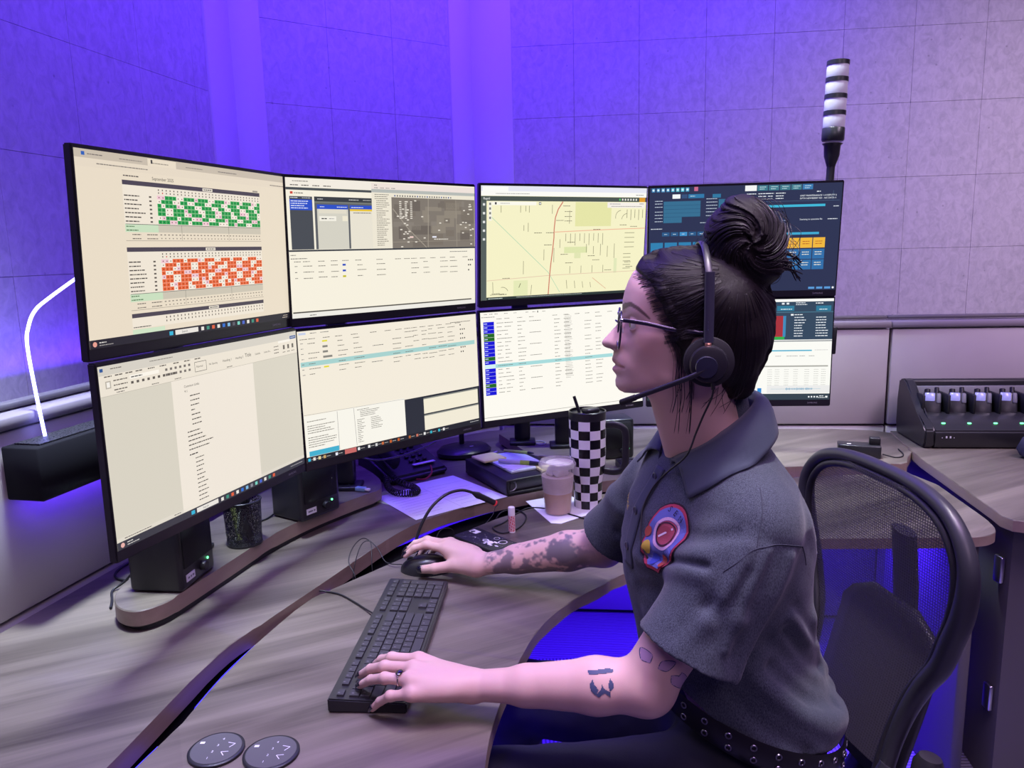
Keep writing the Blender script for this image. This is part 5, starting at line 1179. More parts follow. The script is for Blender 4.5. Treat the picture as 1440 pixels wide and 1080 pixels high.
inner = [  # (x, z, half width) of the head in side relief
 (.092, .118, .020), (.080, .125, .030), (.06, .128, .042), (.0, .128, .050), (-.05, .115, .042), (.108, .090, .016), (.098, .092, .036), (.085, .095, .052), (.06, .095, .064), (.02, .095, .073), (-.03, .095, .070), (-.07, .085, .045),
 (.1115, .076, .012), (.107, .075, .026), (.100, .074, .040), (.088, .072, .053), (.065, .070, .064), (.03, .070, .073), (-.01, .070, .076), (-.05, .070, .068), (-.08, .060, .040),
 (.1135, .066, .006), (.109, .063, .014), (.104, .0625, .032), (.096, .062, .045), (.084, .060, .055), (.060, .050, .064), (.02, .040, .070), (-.02, .040, .072), (-.06, .030, .060), (-.085, .035, .030),
 (.114, .054, .0055), (.109, .053, .010), (.1035, .050, .021), (.0985, .048, .034), (.092, .047, .046), (.083, .045, .054), (.1185, .044, .0062), (.113, .043, .0105), (.107, .041, .018), (.102, .038, .030), (.096, .036, .043), (.087, .034, .053), (.075, .034, .0605), (.050, .030, .065),
 (.127, .033, .0068), (.120, .032, .0110), (.113, .030, .0155), (.106, .028, .025), (.099, .026, .040), (.090, .024, .0505), (.135, .0245, .0085), (.128, .023, .0130), (.1215, .021, .0160), (.115, .020, .0185), (.109, .018, .025), (.103, .016, .034), (.094, .014, .046),
 (.1395, .0180, .0085), (.133, .0150, .0130), (.1265, .0130, .0160), (.120, .0125, .0172), (.113, .0105, .0195), (.106, .006, .029), (.098, .004, .040), (.080, .010, .055), (.060, .008, .0605), (.040, .008, .064), (.0, .0, .066), (-.03, .0, .062), (-.065, -.005, .040),
 (.1235, .0030, .008), (.118, -.001, .0180), (.110, -.006, .028), (.100, -.008, .037), (.125, -.0085, .008), (.1205, -.0115, .0165), (.116, -.0145, .0225), (.112, -.0155, .0262), (.107, -.017, .0315), (.1245, -.0225, .009), (.119, -.022, .0170), (.114, -.022, .0225), (.108, -.026, .0280), (.119, -.031, .0120), (.113, -.034, .0205), (.120, -.041, .0105), (.114, -.043, .0185), (.105, -.046, .0255), (.096, -.036, .0355), (.088, -.022, .0435), (.085, -.048, .0340), (.070, -.030, .0500), (.070, -.045, .0400), (.050, -.020, .0570), (.045, -.040, .0480), (.020, -.020, .0590), (.02, -.042, .050), (-.01, -.03, .055), (-.04, -.03, .045), (-.0, -.05, .040)]
def rbf_field(pts, val, lo, hi, step):
    p = np.array(pts, float); n = len(p); r = np.linalg.norm(p[:, None]-p[None], axis=2)
    phi = lambda r: np.where(r > 0, r*r*np.log(r+1e-12), 0)
    A = np.zeros((n+3, n+3)); A[:n, :n] = phi(r)-np.eye(n)*2e-7; A[:n, n] = 1; A[:n, n+1:] = p; A[n, :n] = 1; A[n+1:, :n] = p.T
    w = np.linalg.solve(A, np.r_[val, 0, 0, 0])
    gx = np.arange(lo[0], hi[0]+step, step); gz = np.arange(lo[1], hi[1]+step, step); G = np.stack(np.meshgrid(gx, gz, indexing='ij'), -1).reshape(-1, 2)
    out = np.empty(len(G))
    for q in range(0, len(G), 4000):
        rr = np.linalg.norm(G[q:q+4000, None]-p[None], axis=2); out[q:q+4000] = phi(rr)@w[:n]+w[n]+G[q:q+4000]@w[n+1:]
    return out.reshape(len(gx), len(gz)), lo, step
def dense(poly, ds=.004):
    out = []
    for a, b in zip(poly, poly[1:]+poly[:1]):
        m = max(1, int(math.hypot(b[0]-a[0], b[1]-a[1])/ds))
        out += [(a[0]+(b[0]-a[0])*i/m, a[1]+(b[1]-a[1])*i/m) for i in range(m)]
    return out
def outward(poly, d):
    P = np.array(poly); n = len(P); t = np.roll(P, -1, 0)-np.roll(P, 1, 0); t /= np.linalg.norm(t, axis=1)[:, None]+1e-9
    return P+np.c_[-t[:, 1], t[:, 0]]*d
def sd_poly(px, pz, poly):
    """signed distance to polygon (negative inside)"""
    P = np.array(poly); d = np.full(len(px), 9.); ins = np.zeros(len(px), bool)
    for a, b in zip(P, np.roll(P, -1, 0)):
        e = b-a; wx, wz = px-a[0], pz-a[1]; t = np.clip((wx*e[0]+wz*e[1])/(e@e+1e-12), 0, 1)
        d = np.minimum(d, np.hypot(wx-t*e[0], wz-t*e[1]))
        c = ((a[1] > pz) != (b[1] > pz)) & (px < (b[0]-a[0])*(pz-a[1])/(b[1]-a[1]+1e-15)+a[0]); ins ^= c
    return np.where(ins, -d, d)
class Relief:
    """left-right symmetric solid |y| < w(x,z) given by a silhouette and half widths"""
    def __init__(s, poly, inner, lo, hi, step=.001):
        bd = dense(poly, .004)
        pts = bd+[(a, b) for a, b, w in inner]; val = [0]*len(bd)+[w*w for a, b, w in inner]
        Q, s.lo, s.st = rbf_field(pts, np.array(val), lo, hi, step)
        gx = lo[0]+np.arange(Q.shape[0])*step; gz = lo[1]+np.arange(Q.shape[1])*step
        X, Z = np.meshgrid(gx, gz, indexing='ij'); sd = sd_poly(X.ravel(), Z.ravel(), poly).reshape(Q.shape)
        s.Q = np.where(sd > 0, np.minimum(Q, 0)-sd*.010, np.maximum(Q, np.minimum(-sd, .01)*.004)); s.gx, s.gz = np.gradient(s.Q, step)
    def samp(s, A, x, z):
        u = np.clip((x-s.lo[0])/s.st, 0, A.shape[0]-1.001); v = np.clip((z-s.lo[1])/s.st, 0, A.shape[1]-1.001); i = u.astype(int); j = v.astype(int); f = u-i; g = v-j
        return A[i, j]*(1-f)*(1-g)+A[i+1, j]*f*(1-g)+A[i, j+1]*(1-f)*g+A[i+1, j+1]*f*g
    def w(s, x, z): return np.sqrt(np.maximum(s.samp(s.Q, np.atleast_1d(x), np.atleast_1d(z)), 0))
    def __call__(s, P):
        x, y, z = to_h(P); q = s.samp(s.Q, x, z); F = y*y-q
        return F/np.sqrt(4*y*y+s.samp(s.gx, x, z)**2+s.samp(s.gz, x, z)**2+1e-6)
HEAD = Relief(prof, inner, (-.16, -.12), (.18, .24))
# ================================================================ the operator: skeleton (metres, world)
S_L = V3(.325, 1.005, 1.045); E_L = V3(.176, .992, .812); W_L = V3(-.0595, 1.049, .784)
S_R = V3(.272, 1.325, 1.040); E_R = V3(.172, 1.455, .835); W_R = V3(-.0714, 1.512, .777)
body = Solid()
body.fn(HEAD, HM+V3(0, 0, .04), .19, .004)
NB = V3(.316, 1.158, 1.085)
body.cone(Hw(.020, 0, -.030), NB, .0525, .058, .018)
body.cone(Hw(.050, 0, -.055), V3(.262, 1.158, 1.105), .022, .026, .025)
# chest, shoulders and trunk (under the shirt)
body.cone((.310, 1.08, 1.045), (.300, 1.25, 1.045), .040, .040, .03); body.ell((.318, 1.165, .93), (.115, .13, .16), None, .04); body.ell((.345, 1.165, .76), (.085, .105, .13), None, .04)
for S_, E_, W_ in ((S_L, E_L, W_L), (S_R, E_R, W_R)):
    d = W_-E_; L = np.linalg.norm(d)
    body.cone(S_+(E_-S_)*.06, E_, .043, .040, .02); body.ell(E_+V3(.008, 0, -.004), (.035, .035, .036), None, .015)
    body.cone(E_, E_+d*.28, .0370, .0385, .012); body.cone(E_+d*.28, E_+d*.70, .0385, .0300, .012); body.cone(E_+d*.70, W_, .0300, .0248, .012, 'u', ((0, 0, 1), .86))
# --- ears
for sgn in (1, -1):
    c = Hw(.008, sgn*.072, .012); body.ell(c, (.009, .018, .030), np.stack([LH, FH, V3(0, 0, 1)], 1), .004)
    # eye sockets and lids
    e = Hw(.0935, sgn*.0315, .0470)
    body.ell(Hw(.1085, sgn*.034, .0480), (.0135, .0125, .0080), np.stack([FH, LH, V3(0, 0, 1)], 1), .007, 's')
    body.ell(e, (.0133, .0133, .0133), None, .003)
    lid = e+FH*.009
    body.ell(e+FH*.0115+LH*sgn*.0085+V3(0, 0, -.0008), (.0090, .0165, .0054), np.stack([FH, LH, V3(0, 0, 1)], 1), .0012, 's')
    body.ell(Hw(.1305, sgn*.0075, .0100), (.0055, .0030, .0022), np.stack([FH, LH, V3(0, 0, 1)], 1), .002, 's')   # nostril
    body.cone(Hw(.1270, sgn*.002, -.0152), Hw(.1120, sgn*.0262, -.0172), .0012, .0008, .0025, 's')                   # mouth line
# --- hands
UP = V3(0, 0, 1)
NAILS = []; LS = V3(.15, -.62, .85)
def finger(M, Pp, T, r, bow=.004, nail=True, side=UP):
    M, Pp, T = V3(*M), V3(*Pp), V3(*T); D = Pp+(T-Pp)*.56+UP*bow
    body.cone(M, Pp, r*1.10, r*.98, .006); body.ell(Pp, (r*1.04,)*3, None, .005); body.cone(Pp, D, r*.96, r*.87, .003); body.cone(D, T, r*.87, r*.70, .003)
    if nail: NAILS.append((D, T, r*.70, side))
iM, mM, rM, pM = V3(-.1535, 1.0926, .803), V3(-.157, 1.062, .8065), V3(-.1600, 1.038, .802), V3(-.1560, 1.0215, .789)
for m_, rr in ((iM, .0125), (mM, .0128), (rM, .0120), (pM, .0112)): body.cone(W_L+(m_-W_L)*.12+V3(0, 0, -.003), m_, .017, rr, .014)
body.ell((-.112, 1.052, .788), (.046, .034, .017), None, .012)
finger(iM, (-.1969, 1.1035, .801), (-.2318, 1.1400, .769), .0084, side=LS); finger(mM, (-.2030, 1.0735, .804), (-.2490, 1.1110, .769), .0086, side=LS); finger(rM, (-.1990, 1.0480, .800), (-.2440, 1.0840, .768), .0082, side=LS); finger(pM, (-.1890, 1.0300, .782), (-.2210, 1.0540, .7475), .0074, .003, side=LS)
body.cone(W_L+V3(-.02, .012, -.004), (-.112, 1.088, .782), .018, .0135, .014); body.cone((-.112, 1.088, .782), (-.150, 1.108, .774), .0125, .0105, .006); body.cone((-.150, 1.108, .774), (-.182, 1.118, .7665), .0105, .0078, .004)
# right hand resting on the mouse
iM2, mM2, rM2, pM2 = V3(-.150, 1.553, .796), V3(-.149, 1.573, .800), V3(-.143, 1.592, .795), V3(-.135, 1.606, .785)
for m_, rr in ((iM2, .0125), (mM2, .0128), (rM2, .0120), (pM2, .0112)): body.cone(W_R+(m_-W_R)*.12, m_, .017, rr, .014)
body.ell((-.112, 1.556, .783), (.042, .034, .018), None, .012)
finger(iM2, (-.1940, 1.5720, .799), (-.2390, 1.5720, .7760), .0086, .006); finger(mM2, (-.1930, 1.5930, .802), (-.2400, 1.5960, .7770), .0086, .006); finger(rM2, (-.1830, 1.6150, .789), (-.2180, 1.6230, .7520), .0082, .004); finger(pM2, (-.1680, 1.6290, .776), (-.1980, 1.6360, .7460), .0074, .003)
body.cone(W_R+V3(-.015, -.006, -.004), (-.128, 1.521, .772), .019, .0145, .014); body.cone((-.128, 1.521, .772), (-.172, 1.527, .764), .0130, .0110, .006); body.cone((-.172, 1.527, .764), (-.2030, 1.5440, .7555), .0108, .0085, .004); NAILS.append((V3(-.180, 1.530, .762), V3(-.2030, 1.5440, .7555), .0085, V3(-.45, -.75, .35)))
t0_ = None
BV, BQ = mesh_solid(body, (-.29, .93, .60), (.48, 1.68, 1.43), .0017)
C = np.tile(V3(.60, .40, .345), (len(BV), 1))
hx, hy, hz = to_h(BV); ah = np.abs(hy)
def mixc(mask, col):
    global C
    C = C*(1-mask[:, None])+V3(*col)*mask[:, None]
def sst(a, b, x): t = np.clip((x-a)/(b-a), 0, 1); return t*t*(3-2*t)
inhead = (hz > -.07) & (hx > .05) & (hx < .15)
# eyebrow: arc over each eye, cheeks, lips, lid line
bx = np.array([.1135, .1085, .1030, .0940, .0850, .0780]); bz = np.array([.0700, .0745, .0765, .0715, .0640, .0575]); bw = np.array([.0030, .0030, .0026, .0022, .0016, .0008])
db = np.full(len(BV), 9.)
for i in range(5):
    ex, ez = bx[i+1]-bx[i], bz[i+1]-bz[i]; t = np.clip(((hx-bx[i])*ex+(hz-bz[i])*ez)/(ex*ex+ez*ez), 0, 1)
    db = np.minimum(db, np.hypot(hx-bx[i]-t*ex, hz-bz[i]-t*ez)-(bw[i]+t*(bw[i+1]-bw[i])))
mixc(np.where(inhead & (ah > .004), sst(.0012, -.0004, db), 0)*.85, (.045, .025, .022))
lip = np.where(inhead & (hx > .1105), sst(.0014, -.0006, np.maximum(np.abs(hz+.0150+.02*(.124-hx)*8)-.0085*np.clip((hx-.1095)/.014, 0, 1), 0)), 0)
mixc(lip*.75, (.42, .17, .17))
mixc(np.where(inhead, np.exp(-((hx-.088)**2+(hz-.020)**2)/.0006), 0)*.35, (.62, .30, .27))
mixc(np.where(inhead & (hx > .085), np.exp(-((hx-.104)**2+(hz-.049)**2)/.00010), 0)*.30, (.30, .18, .18))
# knuckles a little redder
for q in (iM, mM, rM, pM, iM2, mM2): mixc(np.exp(-((BV-q)**2).sum(1)/.0001)*.25, (.60, .30, .27))
# sleeve tattoo on the right forearm
d = E_R-W_R; L = np.linalg.norm(d); tt = ((BV-W_R)@d)/(L*L); pr = BV-W_R-tt[:, None]*d; near = (np.linalg.norm(pr, axis=1) < .06) & (BV[:, 1] > 1.38) & (tt > .02) & (tt < 1.12)
nz = .55*vnoise(BV, 55, 1)+.30*vnoise(BV, 120, 2)+.15*vnoise(BV, 240, 3)
band = sst(.44, .56, nz+.08*np.sin(tt*9)+.16*np.clip(-pr[:, 2]/.03, -1, 1)+.02)
top = np.exp(-(((tt-.70)/.17)**2+((pr[:, 2]-.012)/.022)**2))+(nz-.5)*1.3
mixc(np.where(near, np.clip(np.maximum(band*.75*sst(.03, .10, tt)*sst(1.05, .80, tt), sst(.35, .6, top)*.85), 0, 1), 0), (.075, .085, .115))
HPOLY = [(.0935, .120), (.084, .104), (.074, .082), (.064, .060), (.055, .042), (.050, .022), (.042, .000), (.034, -.018), (.012, -.022), (-.02, -.04), (-.10, .0), (-.10, .15), (.09, .15)]
sel = np.where((hz > -.04) & (hz < .16) & (hx > -.02) & (hx < .12) & (ah > .004))[0]; sdh = sd_poly(hx[sel], hz[sel], HPOLY)
hm = np.zeros(len(BV)); hm[sel] = np.clip(sst(.006, -.004, sdh+.008*(vnoise(np.stack([hx[sel]*40, hz[sel]*260+hx[sel]*120, hx[sel]*0], 1), 1, 9)-.35)), 0, 1)
mixc(hm*.85, (.03, .02, .02))
me = np_mesh(BV, BQ, 'body'); set_col(me, np.clip(C, 0, 1))
M_SKIN = attr_mat('skin', .48, sub=.12, bump=(900, .08, .0006), spec=.35)
P_ROOT = thing('person', 'seated operator in grey polo shirt with dark hair bun, glasses and headset, typing', 'person', (.36, 1.17, 0))
OFF = V3(.36, 1.17, 0)
def plink(name, me, m, smooth=False, parent=None):
    """link a part whose mesh is in world coordinates under the person"""
    me.transform(Matrix.Translation(Vector(-OFF))); return link(name, me, m, parent or P_ROOT, None, None, smooth)
plink('body', me, M_SKIN)
# eyes
for sgn in (1, -1):
    e = Hw(.0935, sgn*.0315, .0470); gz = (FH+LH*sgn*.16+V3(0, 0, .02)); gz /= np.linalg.norm(gz)
    n = 28; V = []; F = []; Cc = []; R = Vector(gz).to_track_quat('Z', 'Y').to_matrix()
    for j in range(15):
        th = PI*j/14
        for i in range(n): a = 2*PI*i/n; V.append(Vector(e)+R @ Vector((math.sin(th)*math.cos(a), math.sin(th)*math.sin(a), math.cos(th)))*.0119)
    for j in range(14):
        for i in range(n):
            F.append((j*n+i, j*n+(i+1) % n, (j+1)*n+(i+1) % n, (j+1)*n+i)); th = (j+.5)/14*180; Cc.append((.008, .007, .007) if th < 13 else (.10, .075, .045) if th < 31 else (.62, .58, .57))
    mm = pymesh('eye', V, F); ca = mm.color_attributes.new('Col', 'FLOAT_COLOR', 'CORNER'); ca.data.foreach_set('color', np.repeat(np.c_[np.array(Cc), np.ones(len(Cc))], 4, axis=0).astype(np.float32).ravel())
    plink('eye', mm, attr_mat('eye_gloss', .08, spec=.6), True)
    # lashes along the upper lid
    lp = [Vector(e+FH*(.0128*math.cos(a))+LH*sgn*(.0128*math.sin(a))+V3(0, 0, .0046)) for a in np.linspace(-.45, 1.45, 11)]
    plink('lashes', tube_me([p+Vector(FH)*.0012 for p in lp], .0009, 6), mat('lash', (.01, .008, .008), .5))
# nails
for D, T, r, side in NAILS:
    ax = Vector(T-D).normalized(); sd = Vector(side); nrm = (sd-ax*sd.dot(ax)).normalized(); lat = ax.cross(nrm)
    V = []; F = []
    for j in range(6):
        v = j/5; wv = r*.86*(1 if v < .75 else 1-.35*(v-.75)/.25)
        for i in range(7): a = -1.05+2.1*i/6; V.append(Vector(T)+ax*(-.0085+.0185*v)+lat*(wv*math.sin(a)*1.18)+nrm*((r*(.42+.86*math.cos(a))+.0006)*(1-.55*v*v*v)))
    for j in range(5):
        for i in range(6): F.append((j*7+i, j*7+i+1, (j+1)*7+i+1, (j+1)*7+i))
    mm = pymesh('nail', V, F); bmn = bmesh.new(); bmn.from_mesh(mm); bmesh.ops.recalc_face_normals(bmn, faces=bmn.faces[:]); bmesh.ops.solidify(bmn, geom=bmn.faces[:], thickness=.0006); bmn.to_mesh(mm); bmn.free()
    plink('nail', mm, mat('nail_polish', (.006, .006, .014), .12, coat=.5), True)
# ================================================================ hair
hair_prof = [(.0935, .120), (.0945, .127), (.0870, .1410), (.0702, .1510), (.0439, .1565), (.0138, .1575), (-.02, .1560), (-.05, .148), (-.075, .131), (-.095, .1019), (-.1048, .0743), (-.1061, .0373), (-.1031, .0073), (-.0919, -.0208), (-.0773, -.0397), (-.0624, -.0500), (-.040, -.0600), (-.020, -.045), (-.008, -.030), (.012, -.022), (.034, -.018), (.042, .000), (.050, .022), (.055, .042), (.064, .060), (.074, .082), (.084, .104)]
hin = []
for x in np.arange(-.10, .095, .012):
    for z in np.arange(-.055, .15, .012):
        sd = sd_poly(np.array([x]), np.array([z]), hair_prof)[0]
        if sd < -.006:
            wh = float(HEAD.w(x, z)[0]); add = .0075*np.clip(-sd/.014, 0, 1)
            back = np.clip((-x-.01)/.05, 0, 1)*np.clip((.05-z)/.06, 0, 1)*.006
            hin.append((x, z, max(wh+add+back, .012)))
HAIR = Relief(hair_prof, hin, (-.16, -.12), (.16, .24))
BC = V3(-.0585, 0, .157)      # bun centre in head space
hair = Solid()
def strand_a(P):
    x, y, z = to_h(P); return np.arctan2(z-.120, x+.045), x, y, z
def hair_fn(P):
    a, x, y, z = strand_a(P); yy = np.abs(y)
    s = a*1.0+yy*3.0
    return HAIR(P)-.0004*np.sin(s*60+3*np.sin(s*7))*np.clip(np.hypot(x+.045, z-.12)/.05, 0, 1)-.0003*np.sin(s*97+1.7)*np.cos(yy*60)
hair.fn(hair_fn, HM+V3(0, 0, .04), .19, .003)
def bun_fn(P):
    x, y, z = to_h(P); u = np.stack([x-BC[0], y-BC[1], z-BC[2]], 1); r = np.array([.0600, .0560, .0625]); q = u/r
    k0 = np.linalg.norm(q, axis=1); k1 = np.linalg.norm(u/(r*r), axis=1)+1e-9; d = k0*(k0-1)/k1
    a = np.arctan2(q[:, 2], q[:, 0]); rr = np.hypot(q[:, 0], q[:, 2])
    sw = a+rr*2.2+q[:, 1]*.8
    return d-.0050*np.sin(sw*2+.6)*np.clip(rr*1.4, .3, 1)-.0028*np.sin(sw*5+1)-.0010*np.sin(sw*23+2*np.sin(sw*3))-.0007*np.sin(sw*41+q[:, 1]*9)
hair.fn(bun_fn, Hw(*BC), .075, .006)
hair.cone(Hw(-.104, -.01, .133), Hw(-.122, -.012, .124), .017, .007, .012)
hair.cone(Hw(-.045, .0, .125), Hw(-.055, 0, .14), .045, .045, .012)
hair.cone(Hw(-.046, .02, .030), Hw(-.055, .015, -.045), .040, .020, .02); hair.cone(Hw(-.046, -.02, .030), Hw(-.055, -.015, -.045), .040, .020, .02)
HV, HQ = mesh_solid(hair, tuple(HM+V3(-.17, -.14, -.10)), tuple(HM+V3(.17, .14, .25)), .0017)
me = np_mesh(HV, HQ, 'hair')
a, x, y, z = strand_a(HV); u = np.stack([x-BC[0], y, z-BC[2]], 1); inb = np.linalg.norm(u/np.array([.064, .06, .066]), axis=1) < 1.12
sw = np.arctan2(u[:, 2], u[:, 0])+np.hypot(u[:, 0], u[:, 2])/.06*2.2+u[:, 1]/.056*.8
at = me.attributes.new('strand', 'FLOAT', 'POINT'); at.data.foreach_set('value', np.where(inb, sw*6+40, (a+np.abs(y)*3)*9).astype(np.float32))
def hair_mat():
    m = bpy.data.materials.new('dark_hair'); m.use_nodes = True; N = m.node_tree.nodes; L = m.node_tree.links; b = N['Principled BSDF']
    at = N.new('ShaderNodeAttribute'); at.attribute_name = 'strand'
    n = N.new('ShaderNodeTexNoise'); n.noise_dimensions = '1D'; n.inputs['Scale'].default_value = 9; n.inputs['Detail'].default_value = 8; n.inputs['Roughness'].default_value = .75; L.new(at.outputs['Fac'], n.inputs['W'])
    cr = N.new('ShaderNodeValToRGB'); cr.color_ramp.elements[0].position = .35; cr.color_ramp.elements[1].position = .75; cr.color_ramp.elements[0].color = (.0035, .003, .0035, 1); cr.color_ramp.elements[1].color = (.016, .011, .010, 1)
    L.new(n.outputs['Fac'], cr.inputs[0]); L.new(cr.outputs[0], b.inputs['Base Color']); b.inputs['Roughness'].default_value = .52; b.inputs['Specular IOR Level'].default_value = .20
    bn = N.new('ShaderNodeBump'); bn.inputs['Strength'].default_value = .50; bn.inputs['Distance'].default_value = .0014; L.new(n.outputs['Fac'], bn.inputs['Height']); L.new(bn.outputs[0], b.inputs['Normal']); return m
M_HAIR = hair_mat(); plink('hair', me, M_HAIR)
# loose strands in front of the ear, at the nape and around the bun
VV, FF = [], []
def wisp(pts, r=.0005):
    V, F = tube_data(catmull(pts, 5), [r]*(5*(len(pts)-1))+[r*.3], 5); b = len(VV); VV.extend(V); FF.extend(tuple(i+b for i in f) for f in F)
for k in range(20):
    x0 = .046-.026*random.random(); wv = float(HEAD.w(x0, .01)[0]); l = random.choice([.02, .03, .03, .05, .05, .08]); j = random.uniform(-.004, .004)
    wisp([Hw(x0+.012, wv+.002, .035), Hw(x0, wv+.004, .005), Hw(x0-.002+j, wv+.003, -.03), Hw(x0-.004+j, wv-.008, -.03-l*.5), Hw(x0-.002+j*1.6, wv-.018, -.03-l)], random.uniform(.0003, .0007))
for k in range(170):
    q = random.random(); i_ = q*5; j_ = int(i_); f_ = i_-j_; HL = [(.0935, .119), (.084, .103), (.074, .081), (.064, .059), (.055, .041), (.052, .026)]; x0 = HL[j_][0]*(1-f_)+HL[j_+1][0]*f_; z0 = HL[j_][1]*(1-f_)+HL[j_+1][1]*f_; s_ = random.choice((1, 1, 1, -1))
    fx = random.uniform(-.002, .006); st = (x0+fx, z0+random.uniform(-.006, .001)); en = (x0-.03-.02*random.random(), z0+.012*random.random()+.004); pp = []
    for u_ in (0, .35, .7, 1): xx, zz = st[0]+(en[0]-st[0])*u_, st[1]+(en[1]-st[1])*u_; wb = max(float(HEAD.w(xx, zz)[0]), float(HAIR.w(xx, zz)[0]) if sd_poly(np.array([xx]), np.array([zz]), hair_prof)[0] < 0 else 0); pp.append(Hw(xx, s_*(wb+.0005), zz))
    wisp(pp, random.uniform(.00012, .0003))
for k in range(22):
    x0 = -.02-.05*random.random(); s_ = random.choice((1, -1))
    wisp([Hw(x0, s_*.045, -.025), Hw(x0+random.uniform(0, .02), s_*.046, -.05), Hw(x0+random.uniform(0, .035), s_*.05, -.065-.03*random.random())], .0004)
for k in range(40):
    a = random.uniform(0, 2*PI); rr = random.uniform(.055, .064); p = Hw(BC[0]+rr*math.cos(a), random.uniform(-.03, .04), BC[2]+rr*math.sin(a)); q = Hw(BC[0]+(rr+.010)*math.cos(a+.35), random.uniform(-.03, .04), BC[2]+(rr+.008)*math.sin(a+.35)); e = Hw(BC[0]+rr*math.cos(a+.75), random.uniform(-.03, .04), BC[2]+rr*math.sin(a+.75)); wisp([p, q, e], .00035)
for k in range(14):
    p = Hw(-.098-.01*random.random(), .02*random.random(), .15-.03*random.random()); wisp([p, p-FH*.018+V3(0, 0, -.004), p-FH*(.026+.010*random.random())+V3(0, 0, random.uniform(-.022, .004))], .0009)
for k in range(200):      # strands lying on the bun
    c_ = random.uniform(0, 2*PI); r0, r1 = random.uniform(.75, 1.0), random.uniform(.25, .6); sg = 1 if random.random() < .8 else -1; pp = []; of = random.uniform(1.01, 1.07)
    for u_ in np.linspace(0, 1, 5):
        rr = r0+(r1-r0)*u_; a = c_-rr*2.2; yv = math.sqrt(max(0, 1-rr*rr)); pp.append(Hw(BC[0]+.060*rr*math.cos(a)*of, sg*.056*yv*of, BC[2]+.0625*rr*math.sin(a)*of))
    wisp(pp, random.uniform(.0003, .0007))
for k in range(240):      # strands combed back to the bun
    a = random.uniform(-.75, 1.0) if k % 3 else random.uniform(-2.6, -.9); R0 = random.uniform(.05, .14); R1 = max(.03, R0-random.uniform(.03, .06)); pp = []; sg = 1 if random.random() < .75 else -1
    for u_ in np.linspace(0, 1, 5):
        R_ = R0+(R1-R0)*u_; x_, z_ = -.045+R_*math.cos(a), .120+R_*math.sin(a)
        if sd_poly(np.array([x_]), np.array([z_]), hair_prof)[0] > -.004: pp = []; break
        pp.append(Hw(x_, sg*(float(HAIR.w(x_, z_)[0])+.0006), z_))
    if len(pp) == 5: wisp(pp, random.uniform(.00025, .0006))
me = pymesh('wisps', VV, FF); o = plink('loose_strands', me, mat('hair_strand', (.010, .008, .009), .4), True); o['kind'] = 'stuff'
# ================================================================ clothes
TF = V3(-.98, -.199, 0); TL = V3(.199, -.98, 0)
zt = np.array([.55, .62, .66, .70, .76, .82, .90, .96, 1.02, 1.07, 1.11, 1.15, 1.20])
cxs = np.array([.372, .368, .366, .360, .340, .328, .318, .316, .317, .318, .315, .312, .310])
aas = np.array([.140, .142, .143, .140, .136, .136, .143, .143, .129, .100, .074, .056, .048])
bbs = np.array([.165, .170, .170, .166, .158, .153, .160, .166, .170, .165, .125, .062, .050])
def torso(P):
    z = P[:, 2]; c = np.interp(z, zt, cxs); a = np.interp(z, zt, aas); b = np.interp(z, zt, bbs)
    q = np.stack([P[:, 0]-c, P[:, 1]-1.165], 1); u = q@TF[:2]; v = q@TL[:2]
    k0 = np.sqrt((u/a)**2+(v/b)**2)+1e-9; k1 = np.sqrt((u/a**2)**2+(v/b**2)**2)+1e-9
    return np.maximum(k0*(k0-1)/k1, -.05)
CUF_L = V3(.234, .986, .868); CUF_R = V3(.186, 1.415, .872)
DL = (CUF_L-S_L)/np.linalg.norm(CUF_L-S_L); DR = (CUF_R-S_R)/np.linalg.norm(CUF_R-S_R)
SH_L = V3(.330, 1.018, 1.030); SH_R = V3(.285, 1.315, 1.030)
def hem_z(P): return .741-.34*(P[:, 0]-.263)+.006*np.sin(P[:, 1]*60)+.010*np.sin(P[:, 0]*28+1)
def fold(P, pts, r, amp):
    """ridge along a polyline: returns inward offset to add to the distance"""
    d = np.full(len(P), 9.)
    for a, b in zip(pts[:-1], pts[1:]):
        a, b = V3(*a), V3(*b); e = b-a; t = np.clip(((P-a)@e)/(e@e), 0, 1); d = np.minimum(d, np.linalg.norm(P-a-t[:, None]*e, axis=1))
    return amp*np.exp(-(d/r)**2)
FOLDS = []
def add_fold(pts, r, amp): FOLDS.append((pts, r, amp, np.min(np.array(pts), 0)-3*r, np.max(np.array(pts), 0)+3*r))
shirt = Solid()
shirt.fn(torso, (.33, 1.165, .87), .42, .02)
def sleeve(A, Cf, D, ra, rb, th):
    d_ = Cf+D*.03-A; L2 = d_@d_
    def f(P):
        t_ = np.clip(((P-A)@d_)/L2, 0, 1.2); r = np.linalg.norm(P-A-t_[:, None]*d_, axis=1); R_ = ra+(rb-ra)*t_+.004*np.sin(t_*7)
        cl = (P-Cf)@D+.012*np.sin(np.arctan2((P-Cf)@TF, (P-Cf)@TL)*1.0)*0
        return np.maximum(np.maximum(r-R_, cl), -np.maximum(r-R_+th, -cl-.05))
    return f
shirt.fn(sleeve(SH_L, CUF_L, DL, .066, .0765, .011), (SH_L+CUF_L)/2, .17, .030); shirt.fn(sleeve(SH_R, CUF_R, DR, .062, .066, .011), (SH_R+CUF_R)/2, .17, .030)
shirt.cone((.318, 1.055, 1.062), (.300, 1.285, 1.058), .045, .045, .05)
shirt.ell((.415, 1.16, .70), (.085, .125, .055), None, .05)          # blouse of the shirt over the belt at the back
